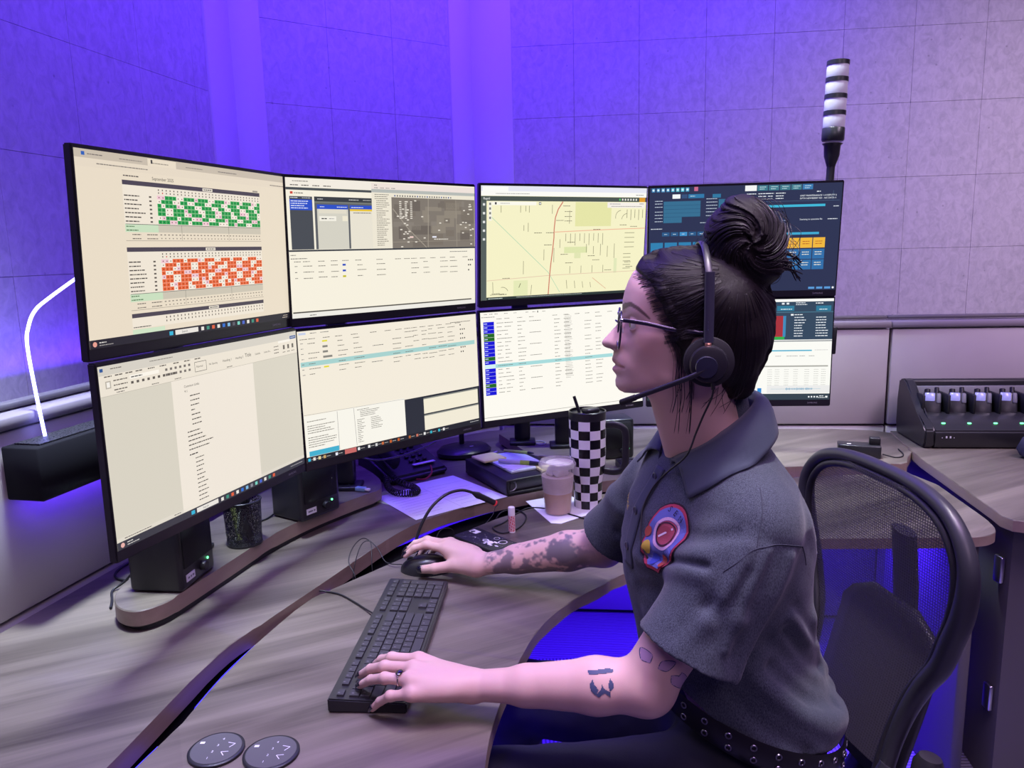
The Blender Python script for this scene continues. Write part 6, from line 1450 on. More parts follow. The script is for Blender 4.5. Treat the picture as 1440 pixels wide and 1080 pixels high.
def wrinkles(P, d):
    o = np.zeros(len(P)); lo, hi = P.min(0), P.max(0)
    for pts, r, amp, a, b in FOLDS:
        if np.any(hi < a) or np.any(lo > b): continue
        o = o+fold(P, pts, r, amp)
    n = .0026*(vnoise(P*V3(1, 1, .55), 24, 11)-.5)+.0012*(vnoise(P, 55, 12)-.5)
    d = d-o-n
    return d
shirt.post = wrinkles
# folds (world points on or near the cloth)
add_fold([(.250, .965, .985), (.215, 1.035, .965), (.175, 1.10, .955)], .014, .007)       # from the armpit across the chest
add_fold([(.262, .962, .950), (.215, 1.040, .925), (.178, 1.10, .905)], .013, -.007)
add_fold([(.285, .955, .935), (.235, 1.02, .890), (.190, 1.09, .865)], .014, .007)
add_fold([(.30, .935, 1.035), (.265, .935, .96), (.215, .945, .89)], .010, .007)             # along the sleeve
add_fold([(.335, .945, 1.02), (.305, .935, .95), (.275, .935, .88)], .012, -.003)
add_fold([(.365, .955, 1.01), (.345, .935, .94), (.300, .935, .85)], .010, .007)
add_fold([(.33, .93, 1.03), (.30, .92, .97), (.27, .925, .90)], .008, .005)
add_fold([(.30, .935, 1.00), (.26, .95, .94), (.21, .955, .91)], .008, -.003)
add_fold([(.245, .96, 1.02), (.205, 1.03, 1.00), (.175, 1.09, .985)], .010, .006)
add_fold([(.25, .96, 1.00), (.215, 1.03, .98), (.18, 1.08, .97)], .007, -.006)
add_fold([(.285, .955, 1.05), (.25, .99, 1.03), (.22, 1.04, 1.03)], .010, -.005)
add_fold([(.455, 1.08, .86), (.475, 1.13, .78), (.495, 1.16, .70)], .016, .008)             # side and back blousing
add_fold([(.360, 1.015, .86), (.42, 1.03, .80), (.48, 1.08, .745), (.50, 1.15, .72)], .016, -.009)
add_fold([(.330, 1.015, .82), (.39, 1.015, .755), (.45, 1.045, .705), (.51, 1.12, .680)], .015, .009)
add_fold([(.300, 1.02, .79), (.35, 1.01, .735), (.41, 1.015, .69)], .013, -.005)
add_fold([(.400, 1.012, .895), (.450, 1.055, .835), (.480, 1.115, .800)], .010, .008)
add_fold([(.395, 1.008, .870), (.445, 1.045, .810), (.485, 1.105, .770)], .010, -.010)
add_fold([(.345, 1.005, .800), (.420, 1.018, .740), (.485, 1.065, .705), (.510, 1.125, .690)], .010, .011)
add_fold([(.365, 1.006, .820), (.430, 1.022, .765), (.490, 1.075, .730)], .010, -.010)
add_fold([(.28, 1.025, .83), (.24, 1.05, .80), (.21, 1.10, .79)], .014, .006)
add_fold([(.40, 1.02, .90), (.44, 1.06, .84), (.47, 1.11, .80)], .014, -.005)
add_fold([(.205, 1.38, .96), (.195, 1.30, .95), (.178, 1.22, .93)], .014, .006)
add_fold([(.20, 1.36, .92), (.19, 1.29, .90), (.175, 1.22, .88)], .012, -.005)
add_fold([(.43, 1.05, 1.02), (.455, 1.10, .96), (.462, 1.15, .90)], .018, .004)
base_cloth = Solid(); base_cloth.pr = list(shirt.pr)
for i, (pts, r, amp, a, b) in enumerate(FOLDS):
    Q_ = []
    for p in catmull(pts, 3):
        for _ in range(4): p = p-grad(base_cloth, p)*float(np.clip(base_cloth(p[None], False)[0], -.02, .03))
        Q_.append(tuple(p))
    FOLDS[i] = (Q_, r, amp, np.min(np.array(Q_), 0)-3*r, np.max(np.array(Q_), 0)+3*r)
def hem_cut(P): return hem_z(P)-P[:, 2]
cut = Solid(); cut.pr = list(shirt.pr)
def shell(P, cull=True):
    d = shirt(P, cull); P1 = P
    return np.maximum(d, hem_z(P)-P[:, 2])
SV, SQ = mesh_solid(shell, (.09, .88, .62), (.58, 1.50, 1.22), .0026)
me = np_mesh(SV, SQ, 'shirt')
def cloth_mat():
    m = bpy.data.materials.new('heather_polo'); m.use_nodes = True; N = m.node_tree.nodes; L = m.node_tree.links; b = N['Principled BSDF']
    b.inputs['Roughness'].default_value = .85; b.inputs['Sheen Weight'].default_value = .12; b.inputs['Sheen Roughness'].default_value = .5; b.inputs['Specular IOR Level'].default_value = .2
    tc = N.new('ShaderNodeTexCoord'); mp = N.new('ShaderNodeMapping'); mp.inputs['Scale'].default_value = (900, 900, 320); L.new(tc.outputs['Object'], mp.inputs[0])
    n = N.new('ShaderNodeTexNoise'); n.inputs['Scale'].default_value = 1; n.inputs['Detail'].default_value = 3; L.new(mp.outputs[0], n.inputs['Vector'])
    cr = N.new('ShaderNodeValToRGB'); cr.color_ramp.elements[0].position = .32; cr.color_ramp.elements[1].position = .70; cr.color_ramp.elements[0].color = (.018, .026, .038, 1); cr.color_ramp.elements[1].color = (.078, .092, .112, 1)
    L.new(n.outputs['Fac'], cr.inputs[0]); L.new(cr.outputs[0], b.inputs['Base Color'])
    bn = N.new('ShaderNodeBump'); bn.inputs['Strength'].default_value = .3; bn.inputs['Distance'].default_value = .0008; L.new(n.outputs['Fac'], bn.inputs['Height']); L.new(bn.outputs[0], b.inputs['Normal']); return m
M_SHIRT = cloth_mat(); SHIRT = plink('polo_shirt', me, M_SHIRT)
M_KNIT = mat('collar_knit', (.026, .036, .058), .85, bump=(900, .3, .0006), sheen=.1)
# collar: one strip from the front left round the back to the front right
mid = V3(.312, 1.165, 0)
def mirror(p): p = V3(*p); q = (p-mid); v = q[:2]@TL[:2]; p[:2] = p[:2]-2*v*TL[:2]; return p
TP = [V3(.372, 1.168, 1.196), V3(.358, 1.118, 1.190), V3(.318, 1.088, 1.164), V3(.275, 1.096, 1.134), V3(.238, 1.128, 1.104)]
BP = [V3(.402, 1.166, 1.158), V3(.384, 1.082, 1.150), V3(.338, 1.036, 1.118), V3(.290, 1.028, 1.085), V3(.246, 1.048, 1.066)]
TP = [mirror(p) for p in TP[::-1]]+TP[1:]; BP = [mirror(p) for p in BP[::-1]]+BP[1:]
Tc, Bc = catmull(TP, 6), catmull(BP, 6); V = []; F = []; nn = len(Tc); rows = 8
for i in range(nn):
    T, Bq = Tc[i], Bc[i]; out = Bq-T; out[2] = 0; out /= np.linalg.norm(out)+1e-9
    inner_ = T+V3(0, 0, -.030)-out*.002
    for j in range(3): V.append(inner_+(T-inner_)*j/2-out*.0)
    for j in range(1, rows):
        v = j/(rows-1); V.append(T+(Bq-T)*v+out*(.010*math.sin(PI*v))+V3(0, 0, .008*math.sin(PI*min(1, v*1.4))*(v < .72)))
m_ = 3+rows-1
for i in range(nn-1):
    for j in range(m_-1): F.append((i*m_+j, i*m_+j+1, (i+1)*m_+j+1, (i+1)*m_+j))
V = np.array(V)
# keep the flaps just outside the shirt cloth
for _ in range(6):
    d = shirt(V, False); idx = (np.arange(len(V)) % m_) >= 4; push = np.where(idx & (d < .004), .004-d, 0)
    g = np.array([grad(shirt, p) if q > 0 else np.zeros(3) for p, q in zip(V, push)]); V = V+g*push[:, None]
me = pymesh('collar', V, F); bmn = bmesh.new(); bmn.from_mesh(me); bmesh.ops.recalc_face_normals(bmn, faces=bmn.faces[:]); bmesh.ops.solidify(bmn, geom=bmn.faces[:], thickness=.0028); bmesh.ops.recalc_face_normals(bmn, faces=bmn.faces[:]); bmn.to_mesh(me); bmn.free()
plink('collar', me, M_KNIT, True, SHIRT)
# placket, buttons, seams, chest patch and name stitching draped on the cloth
def tp(v, z, off=.22): c = np.interp(z, zt, cxs); return V3(c, 1.165, z)+TF*off+TL*v
V = []; F = []
zs = np.linspace(1.085, .93, 26)
for i, z in enumerate(zs):
    for j in range(6): V.append(tp(-.016+.0064*j, z))
for i in range(len(zs)-1):
    for j in range(5): F.append((i*6+j, i*6+j+1, i*6+7+j, i*6+6+j))
me = pymesh('placket', V, F); drape(me, shirt, .0025, -TF); bmn = bmesh.new(); bmn.from_mesh(me); bmesh.ops.recalc_face_normals(bmn, faces=bmn.faces[:]); bmesh.ops.solidify(bmn, geom=bmn.faces[:], thickness=.002); bmesh.ops.recalc_face_normals(bmn, faces=bmn.faces[:]); bmn.to_mesh(me); bmn.free()
plink('placket', me, M_KNIT, True, SHIRT)
for z in (1.070, 1.018, .962):
    P0 = march(shirt, tp(.0, z), -TF); b = lathe_me([(.0062, 0), (.0066, .0012), (.0052, .0022), (.0045, .0015), (.0, .0015)], 20, caps=False)
    xf(b, Matrix.Translation(Vector(P0+TF*.0030)) @ Vector(TF).to_track_quat('Z', 'Y').to_matrix().to_4x4()); plink('button', b, mat('button_navy', (.03, .035, .06), .3), True, SHIRT)
def decal(sheet, v0, z0, off, sub=2):
    """sheet local x -> her left, y -> up, draped on the chest"""
    me = sheet.mesh(); bmn = bmesh.new(); bmn.from_mesh(me); bmn.to_mesh(me); bmn.free(); n = len(me.vertices); P = np.empty(n*3); me.vertices.foreach_get('co', P); P = P.reshape(-1, 3); lay = P[:, 2].copy()
    W_ = np.array([tp(v0+p[0], z0+p[1]) for p in P]); t = np.zeros(n)
    for _ in range(60): t += np.clip(shirt(W_-TF*t[:, None], False), -.01, .02)*.8
    Q = W_-TF*(t-off-lay*3)[:, None]; me.vertices.foreach_set('co', Q.astype(np.float32).ravel()); me.update(); return me
def gridded(s, poly, col, layer, step=.005):
    """fill a polygon with small cells so that it follows the cloth"""
    P = np.array(poly); x0, y0 = P.min(0); x1, y1 = P.max(0); nx, ny = int((x1-x0)/step)+1, int((y1-y0)/step)+1
    for i in range(nx):
        for j in range(ny):
            cx, cy = x0+(i+.5)*step, y0+(j+.5)*step
            if sd_poly(np.array([cx]), np.array([cy]), poly)[0] < step*.45: s.rect(cx-step/2, cy-step/2, step, step, col, layer)
def fanfill(s, poly, col, layer, m=5):
    P = np.array(poly); c = P.mean(0); n = len(P)
    for k in range(m):
        a, b = k/m, (k+1)/m
        for i in range(n):
            j = (i+1) % n; q = [c+(P[i]-c)*a, c+(P[i]-c)*b, c+(P[j]-c)*b, c+(P[j]-c)*a]; s.poly(q if a > 0 else [q[0], q[1], q[2]], col, layer)
def ellp(x, y, rx, ry): return [(x+rx*math.cos(a), y+ry*math.sin(a)) for a in np.linspace(0, 2*PI, 20, endpoint=False)]
s = Sheet(.0003)
def arcshape(sc):
    top = [(.042*sc*math.cos(a), .042*sc*math.sin(a)-.0) for a in np.linspace(2.7, .45, 12)]
    return top+[(.040*sc, -.010*sc), (.026*sc, -.050*sc), (.0, -.060*sc), (-.026*sc, -.050*sc), (-.040*sc, -.010*sc)]
fanfill(s, dense(arcshape(1.03), .006), lin('#2a1420'), 1, 9); fanfill(s, dense(arcshape(.98), .006), lin('#a83850'), 2, 9); fanfill(s, dense(arcshape(.88), .006), lin('#5f68a8'), 3, 9)
s.ring(.0, .0, .021, .0045, lin('#c8a8bc'), 4, 28); fanfill(s, ellp(0, 0, .018, .018), lin('#9a4450'), 4); s.ring(0, 0, .016, .0016, lin('#2a2030'), 5, 24); s.line([(-.008, -.010), (.006, .012)], .003, lin('#d8c8d0'), 5)
fanfill(s, ellp(-.016, -.034, .009, .011), lin('#c8b040'), 5); fanfill(s, ellp(-.030, -.016, .007, .008), lin('#a04838'), 5); fanfill(s, ellp(.004, -.040, .007, .008), lin('#3848a8'), 5); fanfill(s, ellp(.022, -.030, .007, .009), lin('#a04838'), 5)
for k, ch in enumerate('SEN'): s.text(ch, -.020+.0125*k, .0275-abs(k-1.2)*.001, .0120, lin('#141020'), 6)
Rr = Matrix.Rotation(-.30, 4, 'Z'); s.V = [tuple(Rr @ Vector(v)) for v in s.V]
pm = decal(s, .084, 1.010, .0012); plink('chest_patch', pm, attr_mat('embroidery', .8), False, SHIRT)
s = Sheet(.0003)
s.text('ROGE', -.018, 0, .0125, lin('#e0c848'), 1)
Rr = Matrix.Rotation(-.45, 4, 'Z'); s.V = [tuple(Rr @ Vector(v)) for v in s.V]
nm = decal(s, -.057, 1.010, .0010); plink('name_stitching', nm, attr_mat('embroidery', .8), False, SHIRT)
# stitched seams
def seam(pts, dirs, r=.0008):
    pts = catmull(pts, 6); P = [march(shirt, V3(*p), V3(*dirs[0])) for p in pts]; P = [p for p in P if p is not None]
    if len(P) > 2: plink('seam', tube_me([Vector(p) for p in P], r, 6), mat('seam_thread', (.028, .034, .050), .85), False, SHIRT)
seam([(.33, .80, 1.10), (.325, .80, 1.075), (.318, .80, 1.05), (.312, .80, 1.03)], [(0, 1, -.02)]*4)
seam([(.312, .80, 1.03), (.345, .80, 1.032), (.38, .80, 1.02), (.405, .80, .995), (.415, .80, .965)], [(0, 1, 0)]*5)
seam([(.27, .80, 1.00), (.30, .80, 1.025), (.312, .80, 1.03)], [(0, 1, 0)]*3)
# ---- trousers, belt, shoes
pants = Solid()
HP = V3(.372, 1.165, .60)
pants.ell((.375, 1.165, .625), (.120, .158, .105), None, .04); pants.cone((.37, 1.085, .585), (-.035, 1.045, .600), .084, .066, .04); pants.cone((.36, 1.25, .585), (-.03, 1.345, .585), .084, .066, .04)
pants.cone((-.035, 1.045, .600), (.00, 1.06, .12), .062, .048, .03); pants.cone((-.03, 1.345, .585), (.02, 1.36, .12), .062, .048, .03)
def pw(P, d): d = np.maximum(d, P[:, 2]-(hem_z(P)+.03)); return d-.004*(vnoise(P*V3(1, 1, 1.4), 22, 5)-.5)-.002*(vnoise(P, 50, 6)-.5)
pants.post = pw
PV, PQ = mesh_solid(pants, (-.14, .92, .06), (.53, 1.46, .82), .0045); plink('trousers', np_mesh(PV, PQ, 'trousers'), mat('black_denim', (.010, .011, .018), .8, bump=(500, .3, .0008)))
M_BELT = mat('black_leather', (.008, .008, .009), .35)
bp = []
for a in np.linspace(0, 2*PI, 56, endpoint=False):
    u, v = .150*math.cos(a), .172*math.sin(a); p = V3(.368, 1.165, 0)-TF*u+TL*v; z = .700-.33*(p[0]-.368)-.014; bp.append(Vector((p[0], p[1], z)))
bl = plink('belt', tube_me(bp, 1.0, 8, True, flat=(.0030, .021, (0, 0, 1))), M_BELT)
n_ = len(bp)
for i in range(0, n_, 2):
    c = bp[i]; o_ = Vector((c.x-.368, c.y-1.165, 0)).normalized()
    if c.y > 1.25: continue
    for dz in (-.0095, .0095):
        q = tube_me([Vector((0, .0042*math.cos(a), .0042*math.sin(a))) for a in np.linspace(0, 2*PI, 12, endpoint=False)], .0012, 6, True); xf(q, Matrix.Translation(c+o_*.0033+Vector((0, 0, dz))) @ o_.to_track_quat('X', 'Z').to_matrix().to_4x4()); plink('eyelet', q, mat('eyelet_steel', (.30, .30, .33), .35, 1.0), True, bl)
bq = Vector((.325, 1.005, .655)); 
bt = plink('badge_tag', xf(box_me((0, 0, -.035), (.052, .004, .085), .002, 1), Matrix.Translation(bq+Vector((0, -.018, 0))) @ Matrix.Rotation(.25, 4, 'Y')), mat('badge_blue', (.03, .06, .14), .4))
plink('badge_clip', xf(box_me((.012, -.004, -.015), (.020, .005, .045), .002, 1), Matrix.Translation(bq+Vector((0.012, -.018, 0))) @ Matrix.Rotation(.25, 4, 'Y')), M_STEEL, False, bt)
for (x, y) in ((.0, 1.06), (.02, 1.36)):
    V = []; F = []; prof_s = [(.055, .030, .075), (.03, .038, .085), (-.02, .040, .075), (-.08, .044, .050), (-.13, .040, .040), (-.165, .024, .026)]
    for (dx, hw, hh) in prof_s:
        for i in range(12): a = 2*PI*i/12; V.append((x+dx, y+hw*math.cos(a), .002+max(0, (hh/2)*(1+math.sin(a)))))
    for j in range(len(prof_s)-1):
        for i in range(12): F.append((j*12+i, j*12+(i+1) % 12, (j+1)*12+(i+1) % 12, (j+1)*12+i))
    F.append(tuple(range(11, -1, -1))); F.append(tuple((len(prof_s)-1)*12+i for i in range(12))); mm = pymesh('shoe', V, F); autosmooth(mm, 1.2); plink('shoe', mm, M_BELT)
# ---- tattoos on the left arm: gothic 13 and a flower, laid on the skin
INK = lin('#3d4866')
def arm_decal(polys, org, ux, uy, look, off=.0005):
    s = Sheet(.0002)
    for p, c in polys:
        if c == 'outline': s.line([q_ for q_ in catmull([(a_[0], a_[1], 0) for a_ in p+p[:1]], 6)] and [(float(q_[0]), float(q_[1])) for q_ in catmull([(a_[0], a_[1], 0) for a_ in p+p[:1]], 6)], .0013, INK, 2)
        else: gridded(s, p, c, 1, .0012)
    me = s.mesh(); n = len(me.vertices); P = np.empty(n*3); me.vertices.foreach_get('co', P); P = P.reshape(-1, 3); look = V3(*look)/np.linalg.norm(look)
    Wd = V3(*org)+P[:, :1]*V3(*ux)+P[:, 1:2]*V3(*uy)-look*.08; t = np.zeros(n)
    for _ in range(60): t += np.clip(body(Wd+look*t[:, None], False), -.01, .02)*.8
    Q = Wd+look*(t-off)[:, None]; me.vertices.foreach_set('co', Q.astype(np.float32).ravel()); me.update(); plink('tattoo', me, attr_mat('ink', .6))
AX = (E_L-W_L)/np.linalg.norm(E_L-W_L); LK = V3(.05, .86, -.50); LK /= np.linalg.norm(LK); VY = np.cross(AX, LK); VY = VY if VY[2] > 0 else -VY
bar1 = [(-.016, .010), (.016, .013), (.018, .016), (.013, .018), (-.013, .015), (-.018, .016)]
three = [[(-.016, -.004), (-.012, .003), (-.010, -.004), (-.005, -.010), (-.008, -.017), (-.014, -.012)], [(-.008, -.017), (.0, -.010), (.001, -.004), (.003, -.009), (.012, -.014), (.012, -.019), (.004, -.014), (-.004, -.020)], [(.012, -.012), (.010, -.004), (.013, .004), (.017, -.003), (.016, -.009)]]
arm_decal([(bar1, INK)]+[(q, INK) for q in three], E_L+(W_L-E_L)*.26+V3(0, 0, .006), AX, VY, LK)
petals = []
for cx, cy, a0 in ((0, 0, .6), (.020, -.006, -.6), (-.012, .006, 2.2), (.034, .002, -1.2)):
    q = [(.0, 0), (.010, .008), (.026, .0), (.010, -.008)]; petals.append(([(cx+x*math.cos(a0)-y*math.sin(a0), cy+x*math.sin(a0)+y*math.cos(a0)) for x, y in q], lin('#a58aa0'))); petals.append((petals[-1][0], 'outline'))
UA = (S_L-E_L)/np.linalg.norm(S_L-E_L); UX = np.cross(LK, UA)
arm_decal(petals, E_L+UA*.036+V3(-.006, -.01, 0), V3(.95, 0, -.25), V3(.2, 0, .95), LK)
# ================================================================ ring, glasses, headset
rc = rM+(V3(-.1990, 1.0480, .800)-rM)*.40; rd = Vector(V3(-.1990, 1.0480, .800)-rM).normalized()
t = thing('finger_ring', 'silver ring with dark stone on the left ring finger', 'ring', tuple(rc)); Rm = rd.to_track_quat('Z', 'Y').to_matrix().to_4x4()
link('band', xf(tube_me([Vector((.0098*math.cos(a), .0098*math.sin(a), 0)) for a in np.linspace(0, 2*PI, 28, endpoint=False)], .0013, 8, True), Rm), mat('silver', (.55, .52, .50), .22, 1.0), t)
up_l = Vector((0, 0, 1))-rd*rd.z; up_l.normalize()
gm = lathe_me([(.0, -.0015), (.0050, -.0010), (.0058, .0008), (.0035, .0028), (.0, .0032)], 14, caps=False); xf(gm, Matrix.Diagonal((1.35, .9, 1, 1))); xf(gm, Matrix.Translation(up_l*.0108) @ up_l.to_track_quat('Z', 'Y').to_matrix().to_4x4()); link('stone', gm, mat('dark_stone', (.008, .008, .012), .08, coat=.6), t)

def hl(x, y, z): return Vector((x, y, z))      # head space: x forward, y her left, z up
HMAT = Matrix(((FH[0], LH[0], 0, HM[0]), (FH[1], LH[1], 0, HM[1]), (0, 0, 1, HM[2]), (0, 0, 0, 1)))
def hthing(name, label, cat): o = thing(name, label, cat); o.matrix_world = HMAT; return o
t = hthing('eyeglasses', 'thin metal framed eyeglasses worn by the operator', 'glasses')
M_FRAME = mat('gunmetal_frame', (.10, .095, .12), .25, .9)
for sgn in (1, -1):
    rim = []
    for a in np.linspace(0, 2*PI, 36, endpoint=False):
        c, s_ = math.cos(a), math.sin(a); yy = .0345+.0262*np.sign(c)*abs(c)**.86; zz_ = .0395+.0262*np.sign(s_)*abs(s_)**.88; rim.append(hl(.1195-.030*(yy-.010)-(.0395-zz_)*(-.08), sgn*yy, zz_))
    link('rim', tube_me(rim, .0016, 8, True), M_FRAME, t)
    n = len(rim); cen = sum(rim, Vector())/n; V = [cen]+rim; F = [(0, 1+i, 1+(i+1) % n) for i in range(n)]; link('lens', pymesh('lens', V, F), clear('lens_glass', (.55, .5, .8), .90) if 'lens_glass' not in bpy.data.materials else bpy.data.materials['lens_glass'], t, None, None, True)
    link('temple_arm', tube_me(catmull([(.1175, sgn*.0615, .0560), (.106, sgn*.0660, .0550), (.080, sgn*.0700, .0510), (.045, sgn*.0735, .0430), (.012, sgn*.0790, .0390), (-.008, sgn*.0775, .030), (-.018, sgn*.075, .012)], 6), 1.0, 8, flat=(.0011, .0028, (0, 0, 1))), M_FRAME, t)
    link('hinge', box_me((.1165, sgn*.0620, .0560), (.006, .004, .005), .001, 1), mat('hinge_steel', (.6, .6, .62), .2, 1.0), t)
    link('nose_pad', tube_me([hl(.1145, sgn*.0120, .040), hl(.1120, sgn*.0130, .033)], .0022, 8), clear('pad_clear', (.7, .7, .7), .4) if 'pad_clear' not in bpy.data.materials else bpy.data.materials['pad_clear'], t)
link('bridge', tube_me(catmull([(.1190, .0090, .047), (.1235, .0, .0505), (.1190, -.0090, .047)], 5), .0012, 8), M_FRAME, t)
t = hthing('headset', 'black headset with boom microphone over the operator\'s ears', 'headset')
M_HS = mat('headset_black', (.016, .016, .019), .38); M_HSG = mat('headset_grey', (.055, .058, .080), .35, .3)
band = [(-.004, .094, .020)]
ang = np.linspace(0.0, PI, 25); bpts = []
for a in ang: bpts.append(hl(.002*math.sin(a), .0965*math.cos(a)*(1 if True else 0), .068+.0930*math.sin(a)) if math.sin(a) > .001 else hl(.0, .0965*math.cos(a), .068))
bpts = [hl(.001, .0965, .030)]+bpts+[hl(.001, -.0965, .030)]
link('headband', tube_me(bpts, 1.0, 10, flat=(.0020, .0050, (1, 0, 0))), M_HS, t)
for sgn in (1, -1):
    link('slider', tube_me([hl(.0025, sgn*.0985, z) for z in (.028, .045, .090, .122)], 1.0, 10, flat=(.0042, .0068, (1, 0, 0))), M_HSG, t)
    sh = Sheet(.0001)
    pad = lathe_me([(.012, .0), (.030, .001), (.0345, .006), (.0335, .013), (.026, .016)], 40, caps=True); xf(pad, Matrix.Translation((.0, sgn*.0795, .0)) @ Matrix.Rotation(-sgn*PI/2, 4, 'X')); link('ear_pad', pad, mat('ear_foam', (.010, .010, .012), .75), t)
    cup = lathe_me([(.025, 0), (.026, .005), (.024, .009), (.020, .010)], 36); xf(cup, Matrix.Translation((.002, sgn*.0955, -.001)) @ Matrix.Rotation(-sgn*PI/2, 4, 'X')); link('ear_cup', cup, M_HS, t)
    cap = lathe_me([(.0148, 0), (.0152, .004), (.0140, .0062), (.0, .0068)], 32, caps=False); xf(cap, Matrix.Translation((.006, sgn*.1052, -.004)) @ Matrix.Rotation(-sgn*PI/2, 4, 'X')); link('boom_pivot', cap, mat('headset_gloss', (.02, .022, .035), .15, coat=.5), t)
    link('joint', box_me((.003, sgn*.0995, .0235), (.0085, .006, .010), .001, 1), mat('copper_joint', (.62, .33, .22), .3, .9), t)
    link('accent_ring', tube_me([hl(-.026*math.cos(a)-.004, sgn*.0905, .030*math.sin(a)) for a in np.linspace(.35, 1.2, 10)], .0022, 8), mat('accent_coral', (.50, .20, .17), .4), t)
link('boom_arm', tube_me(catmull([(.006, .109, -.006), (.024, .108, -.016), (.050, .100, -.028), (.085, .086, -.044), (.1165, .072, -.0585)], 5), 1.0, 10, flat=(.0030, .0038, (0, 0, 1))), M_HS, t)
link('microphone', tube_me([hl(.098, .080, -.050), hl(.1175, .0715, -.0590), hl(.1190, .0708, -.0596)], [.0044, .0046, .0030], 12), mat('mic_foam', (.006, .006, .007), .7), t)
tw = Sheet(.0001); tw.text('poly', 0, -.0012, .0075, (.28, .30, .42), 1); tm = tw.mesh(); xf(tm, Matrix.Translation((.0040, .1031, .045)) @ Matrix.Rotation(PI/2, 4, 'Z') @ Matrix.Rotation(PI/2, 4, 'X') @ Matrix.Rotation(PI/2, 4, 'Z')); link('brand_print', tm, M_PRINT, t)
ck = [(-.004, .098, -.025), (-.005, .099, -.036), (-.003, .098, -.048), (.006, .086, -.075), (.014, .075, -.102), (.026, .072, -.135)]
link('cable_sleeve', tube_me([hl(*q) for q in ck[:2]], .0030, 10), M_HS, t)
wc = [V3(*(HMAT @ hl(*q))) for q in ck[1:]]
down = []
for z, v in ((1.085, .030), (1.06, .016), (1.03, .018), (1.005, .030), (.985, .045), (.965, .062)):
    p = march(shirt, tp(v, z), -TF); down.append(p+TF*.0045)
o = cable('thin black headset cable hanging down the front of the polo shirt', [tuple(q) for q in wc]+[tuple(q) for q in down], .0014)
# ================================================================ chair
CT = V3(.545, 1.215, 0); CF = V3(-.99, -.14, 0); CS = V3(.14, -.99, 0)    # facing, toward camera side
t = thing('office_chair', 'black mesh back office chair behind the operator', 'chair', (.40, 1.19, 0), 0); CO = V3(.40, 1.19, 0)
M_CH = mat('chair_frame', (.030, .031, .038), .38, bump=(400, .12, .0005))
def clink(name, me, m, smooth=False, parent=None): me.transform(Matrix.Translation(Vector(-CO))); return link(name, me, m, parent or t, None, None, smooth)
# outline of the backrest: v lateral (towards the camera positive), z height, x depth
half = [(0.0, 1.056), (.06, 1.055), (.116, 1.049), (.164, 1.034), (.196, 1.008), (.213, .975), (.215, .938), (.207, .896), (.190, .851), (.174, .806), (.150, .760), (.135, .710), (.130, .655), (.134, .600)]
def back_x(v, z): return .588+.13*(z-.85)*.45+.05*np.clip((.80-z)/.25, 0, 1)*-.6-.22*(v*v)*1.2+.014*math.sin((z-.6)*7)
def bpt(v, z, push=0): p = V3(back_x(v, z)+push, 1.205, z)+CS*v; p[0] += 0; return p
outl = [(-v, z) for v, z in half[::-1]]+half[1:]
ol = catmull([tuple(bpt(v, z)) for v, z in outl], 5)
nO = len(ol); rr = [.0105+.0060*math.exp(-((i/nO-.80)/.16)**2)+.0060*math.exp(-((i/nO-.20)/.16)**2) for i in range(nO)]
clink('back_frame', tube_me([Vector(p) for p in ol], rr, 14), M_CH)
inner_rim = catmull([tuple(bpt(v*.915, 1.0+(z-1.0)*.965-.012 if z > .7 else z, -.007)) for v, z in outl], 5)
clink('back_rim', tube_me([Vector(p) for p in inner_rim], .0065, 10), mat('chair_rim', (.018, .018, .022), .5))
V = []; F = []; zz_ = np.linspace(.605, 1.048, 46)
def halfw(z):
    zs_ = np.array([q[1] for q in half[::-1]]); vs_ = np.array([q[0] for q in half[::-1]]); return float(np.interp(z, zs_, vs_))
for z in zz_:
    w_ = halfw(z)*.93
    for k in range(25): v = -w_+2*w_*k/24; V.append(bpt(v, z, -.004-.020*math.cos(v/max(w_, 1e-3)*PI/2)*.6))
for i in range(len(zz_)-1):
    for k in range(24): F.append((i*25+k, i*25+k+1, (i+1)*25+k+1, (i+1)*25+k))
def pell():
    m = bpy.data.materials.new('chair_mesh_weave'); m.use_nodes = True; N = m.node_tree.nodes; L = m.node_tree.links; b = N['Principled BSDF']; b.inputs['Base Color'].default_value = (.055, .050, .064, 1); b.inputs['Roughness'].default_value = .55
    tc = N.new('ShaderNodeTexCoord'); w1 = N.new('ShaderNodeTexWave'); w1.bands_direction = 'Y'; w1.inputs['Scale'].default_value = 62; w1.inputs['Distortion'].default_value = .0; L.new(tc.outputs['Object'], w1.inputs['Vector'])
    w2 = N.new('ShaderNodeTexWave'); w2.bands_direction = 'Z'; w2.inputs['Scale'].default_value = 70; L.new(tc.outputs['Object'], w2.inputs['Vector'])
    mx = N.new('ShaderNodeMath'); mx.operation = 'MAXIMUM'; L.new(w1.outputs['Fac'], mx.inputs[0]); L.new(w2.outputs['Fac'], mx.inputs[1])
    mr = N.new('ShaderNodeMapRange'); mr.inputs['From Min'].default_value = .2; mr.inputs['From Max'].default_value = .9; mr.inputs['To Min'].default_value = .50; mr.inputs['To Max'].default_value = .90; L.new(mx.outputs[0], mr.inputs['Value'])
    tr = N.new('ShaderNodeBsdfTransparent'); ms = N.new('ShaderNodeMixShader'); L.new(mr.outputs[0], ms.inputs[0]); L.new(tr.outputs[0], ms.inputs[1]); L.new(b.outputs[0], ms.inputs[2]); L.new(ms.outputs[0], N['Material Output'].inputs[0]); return m
M_PELL = pell(); clink('back_mesh', pymesh('pell', V, F), M_PELL, True)
clink('spine', tube_me(catmull([(.640, 1.205, .95), (.650, 1.205, .82), (.640, 1.205, .68), (.585, 1.20, .52), (.50, 1.195, .42)], 6), 1.0, 10, flat=(.034, .013, (1, 0, 0))), M_CH)
V = []; F = []
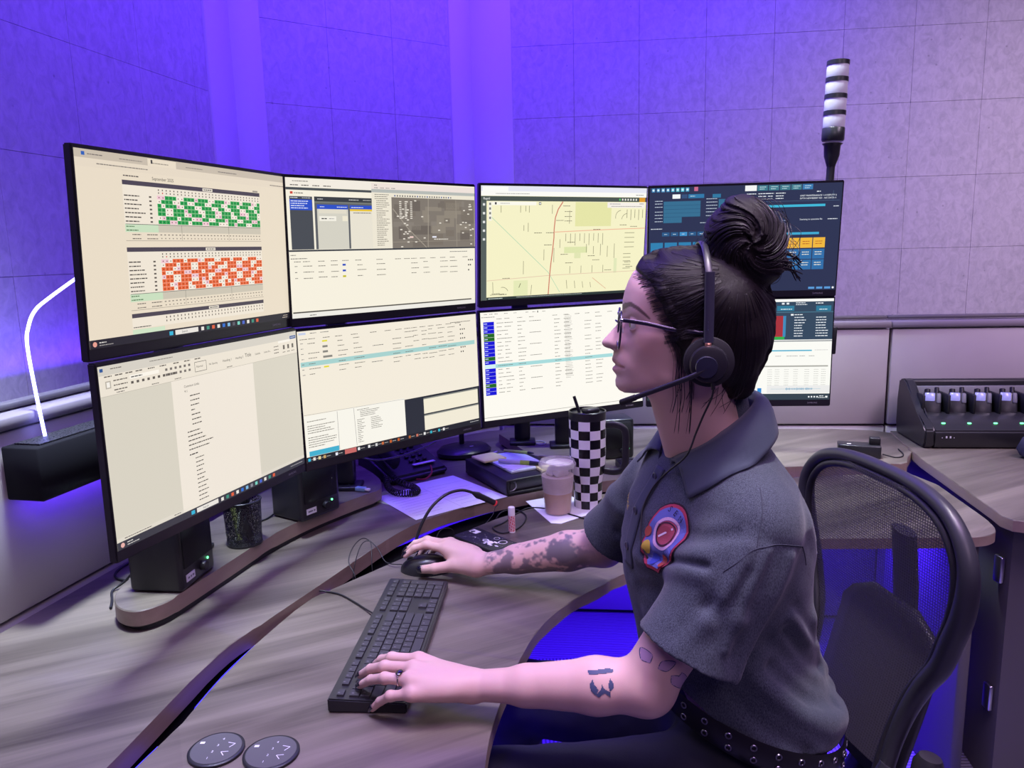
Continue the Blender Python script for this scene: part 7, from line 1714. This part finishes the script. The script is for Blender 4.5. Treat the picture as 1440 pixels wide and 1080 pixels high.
for z in np.linspace(.56, .835, 12):
    w_ = .125*min(1.0, ((.845-z)/.05)**.5)
    for k in range(9): V.append(bpt(-w_+2*w_*k/8, z, .030-.010*math.cos((-1+k/4)*1.3)))
for i in range(11):
    for k in range(8): F.append((i*9+k, i*9+k+1, (i+1)*9+k+1, (i+1)*9+k))
lp_ = pymesh('lumbar', V, F); bmn = bmesh.new(); bmn.from_mesh(lp_); bmesh.ops.solidify(bmn, geom=bmn.faces[:], thickness=.012); bmesh.ops.recalc_face_normals(bmn, faces=bmn.faces[:]); bmn.to_mesh(lp_); bmn.free(); clink('lumbar_pad', lp_, M_CH, True)
seat = [];
for (x, w_) in ((.545, .205), (.50, .232), (.40, .245), (.25, .245), (.16, .235), (.12, .21)): seat.append((x, w_))
loop = [Vector(V3(x, 1.19, .475-.012*((x-.35)/.2)**2)+V3(0, -w_, 0)) for x, w_ in seat]+[Vector(V3(x, 1.19, .475-.012*((x-.35)/.2)**2)+V3(0, w_, 0)) for x, w_ in seat[::-1]]
clink('seat_frame', tube_me(catmull([tuple(p) for p in loop], 4, True), 1.0, 10, True, flat=(.018, .016, (0, 0, 1))), M_CH)
V = []; F = []
for (x, w_) in seat:
    for k in range(9): v = -w_+2*w_*k/8; V.append((x, 1.19+v, .478-.012*((x-.35)/.2)**2-.012*(1-(v/w_)**2)))
for i in range(len(seat)-1):
    for k in range(8): F.append((i*9+k, i*9+k+1, (i+1)*9+k+1, (i+1)*9+k))
clink('seat_mesh', pymesh('seat', V, F), M_CH, True)
for sgn in (1, -1): clink('side_arm', tube_me(catmull([tuple(bpt(sgn*.140, .62)), tuple(bpt(sgn*.150, .54, -.02)), (.52, 1.19-sgn*.20, .485)], 5), .016, 10), M_CH)
clink('adjuster_knob', xf(lathe_me([(.018, 0), (.022, .01), (.022, .05), (.016, .062)], 20), Matrix.Translation((.600, 1.03, .60)) @ Matrix.Rotation(.15, 4, 'Y')), M_BLACK2)
clink('gas_column', xf(lathe_me([(.030, 0), (.030, .20), (.05, .30)], 20), Matrix.Translation((.40, 1.19, .12))), M_BLACK2)
for k in range(5):
    a = k*2*PI/5+.3; d = Vector((math.cos(a), math.sin(a), 0)); lg = clink('leg', tube_me([Vector((.40, 1.19, .12))+d*.02, Vector((.40, 1.19, .10))+d*.18, Vector((.40, 1.19, .075))+d*.31], [.026, .022, .016], 10), M_BLACK2)
    w_ = lathe_me([(.010, -.012), (.027, -.012), (.029, 0), (.027, .012), (.010, .012)], 18); xf(w_, Matrix.Translation(Vector((.40, 1.19, .029))+d*.31) @ Matrix.Rotation(a, 4, 'Z') @ Matrix.Rotation(PI/2, 4, 'X')); clink('caster', w_, M_BLACK, False)
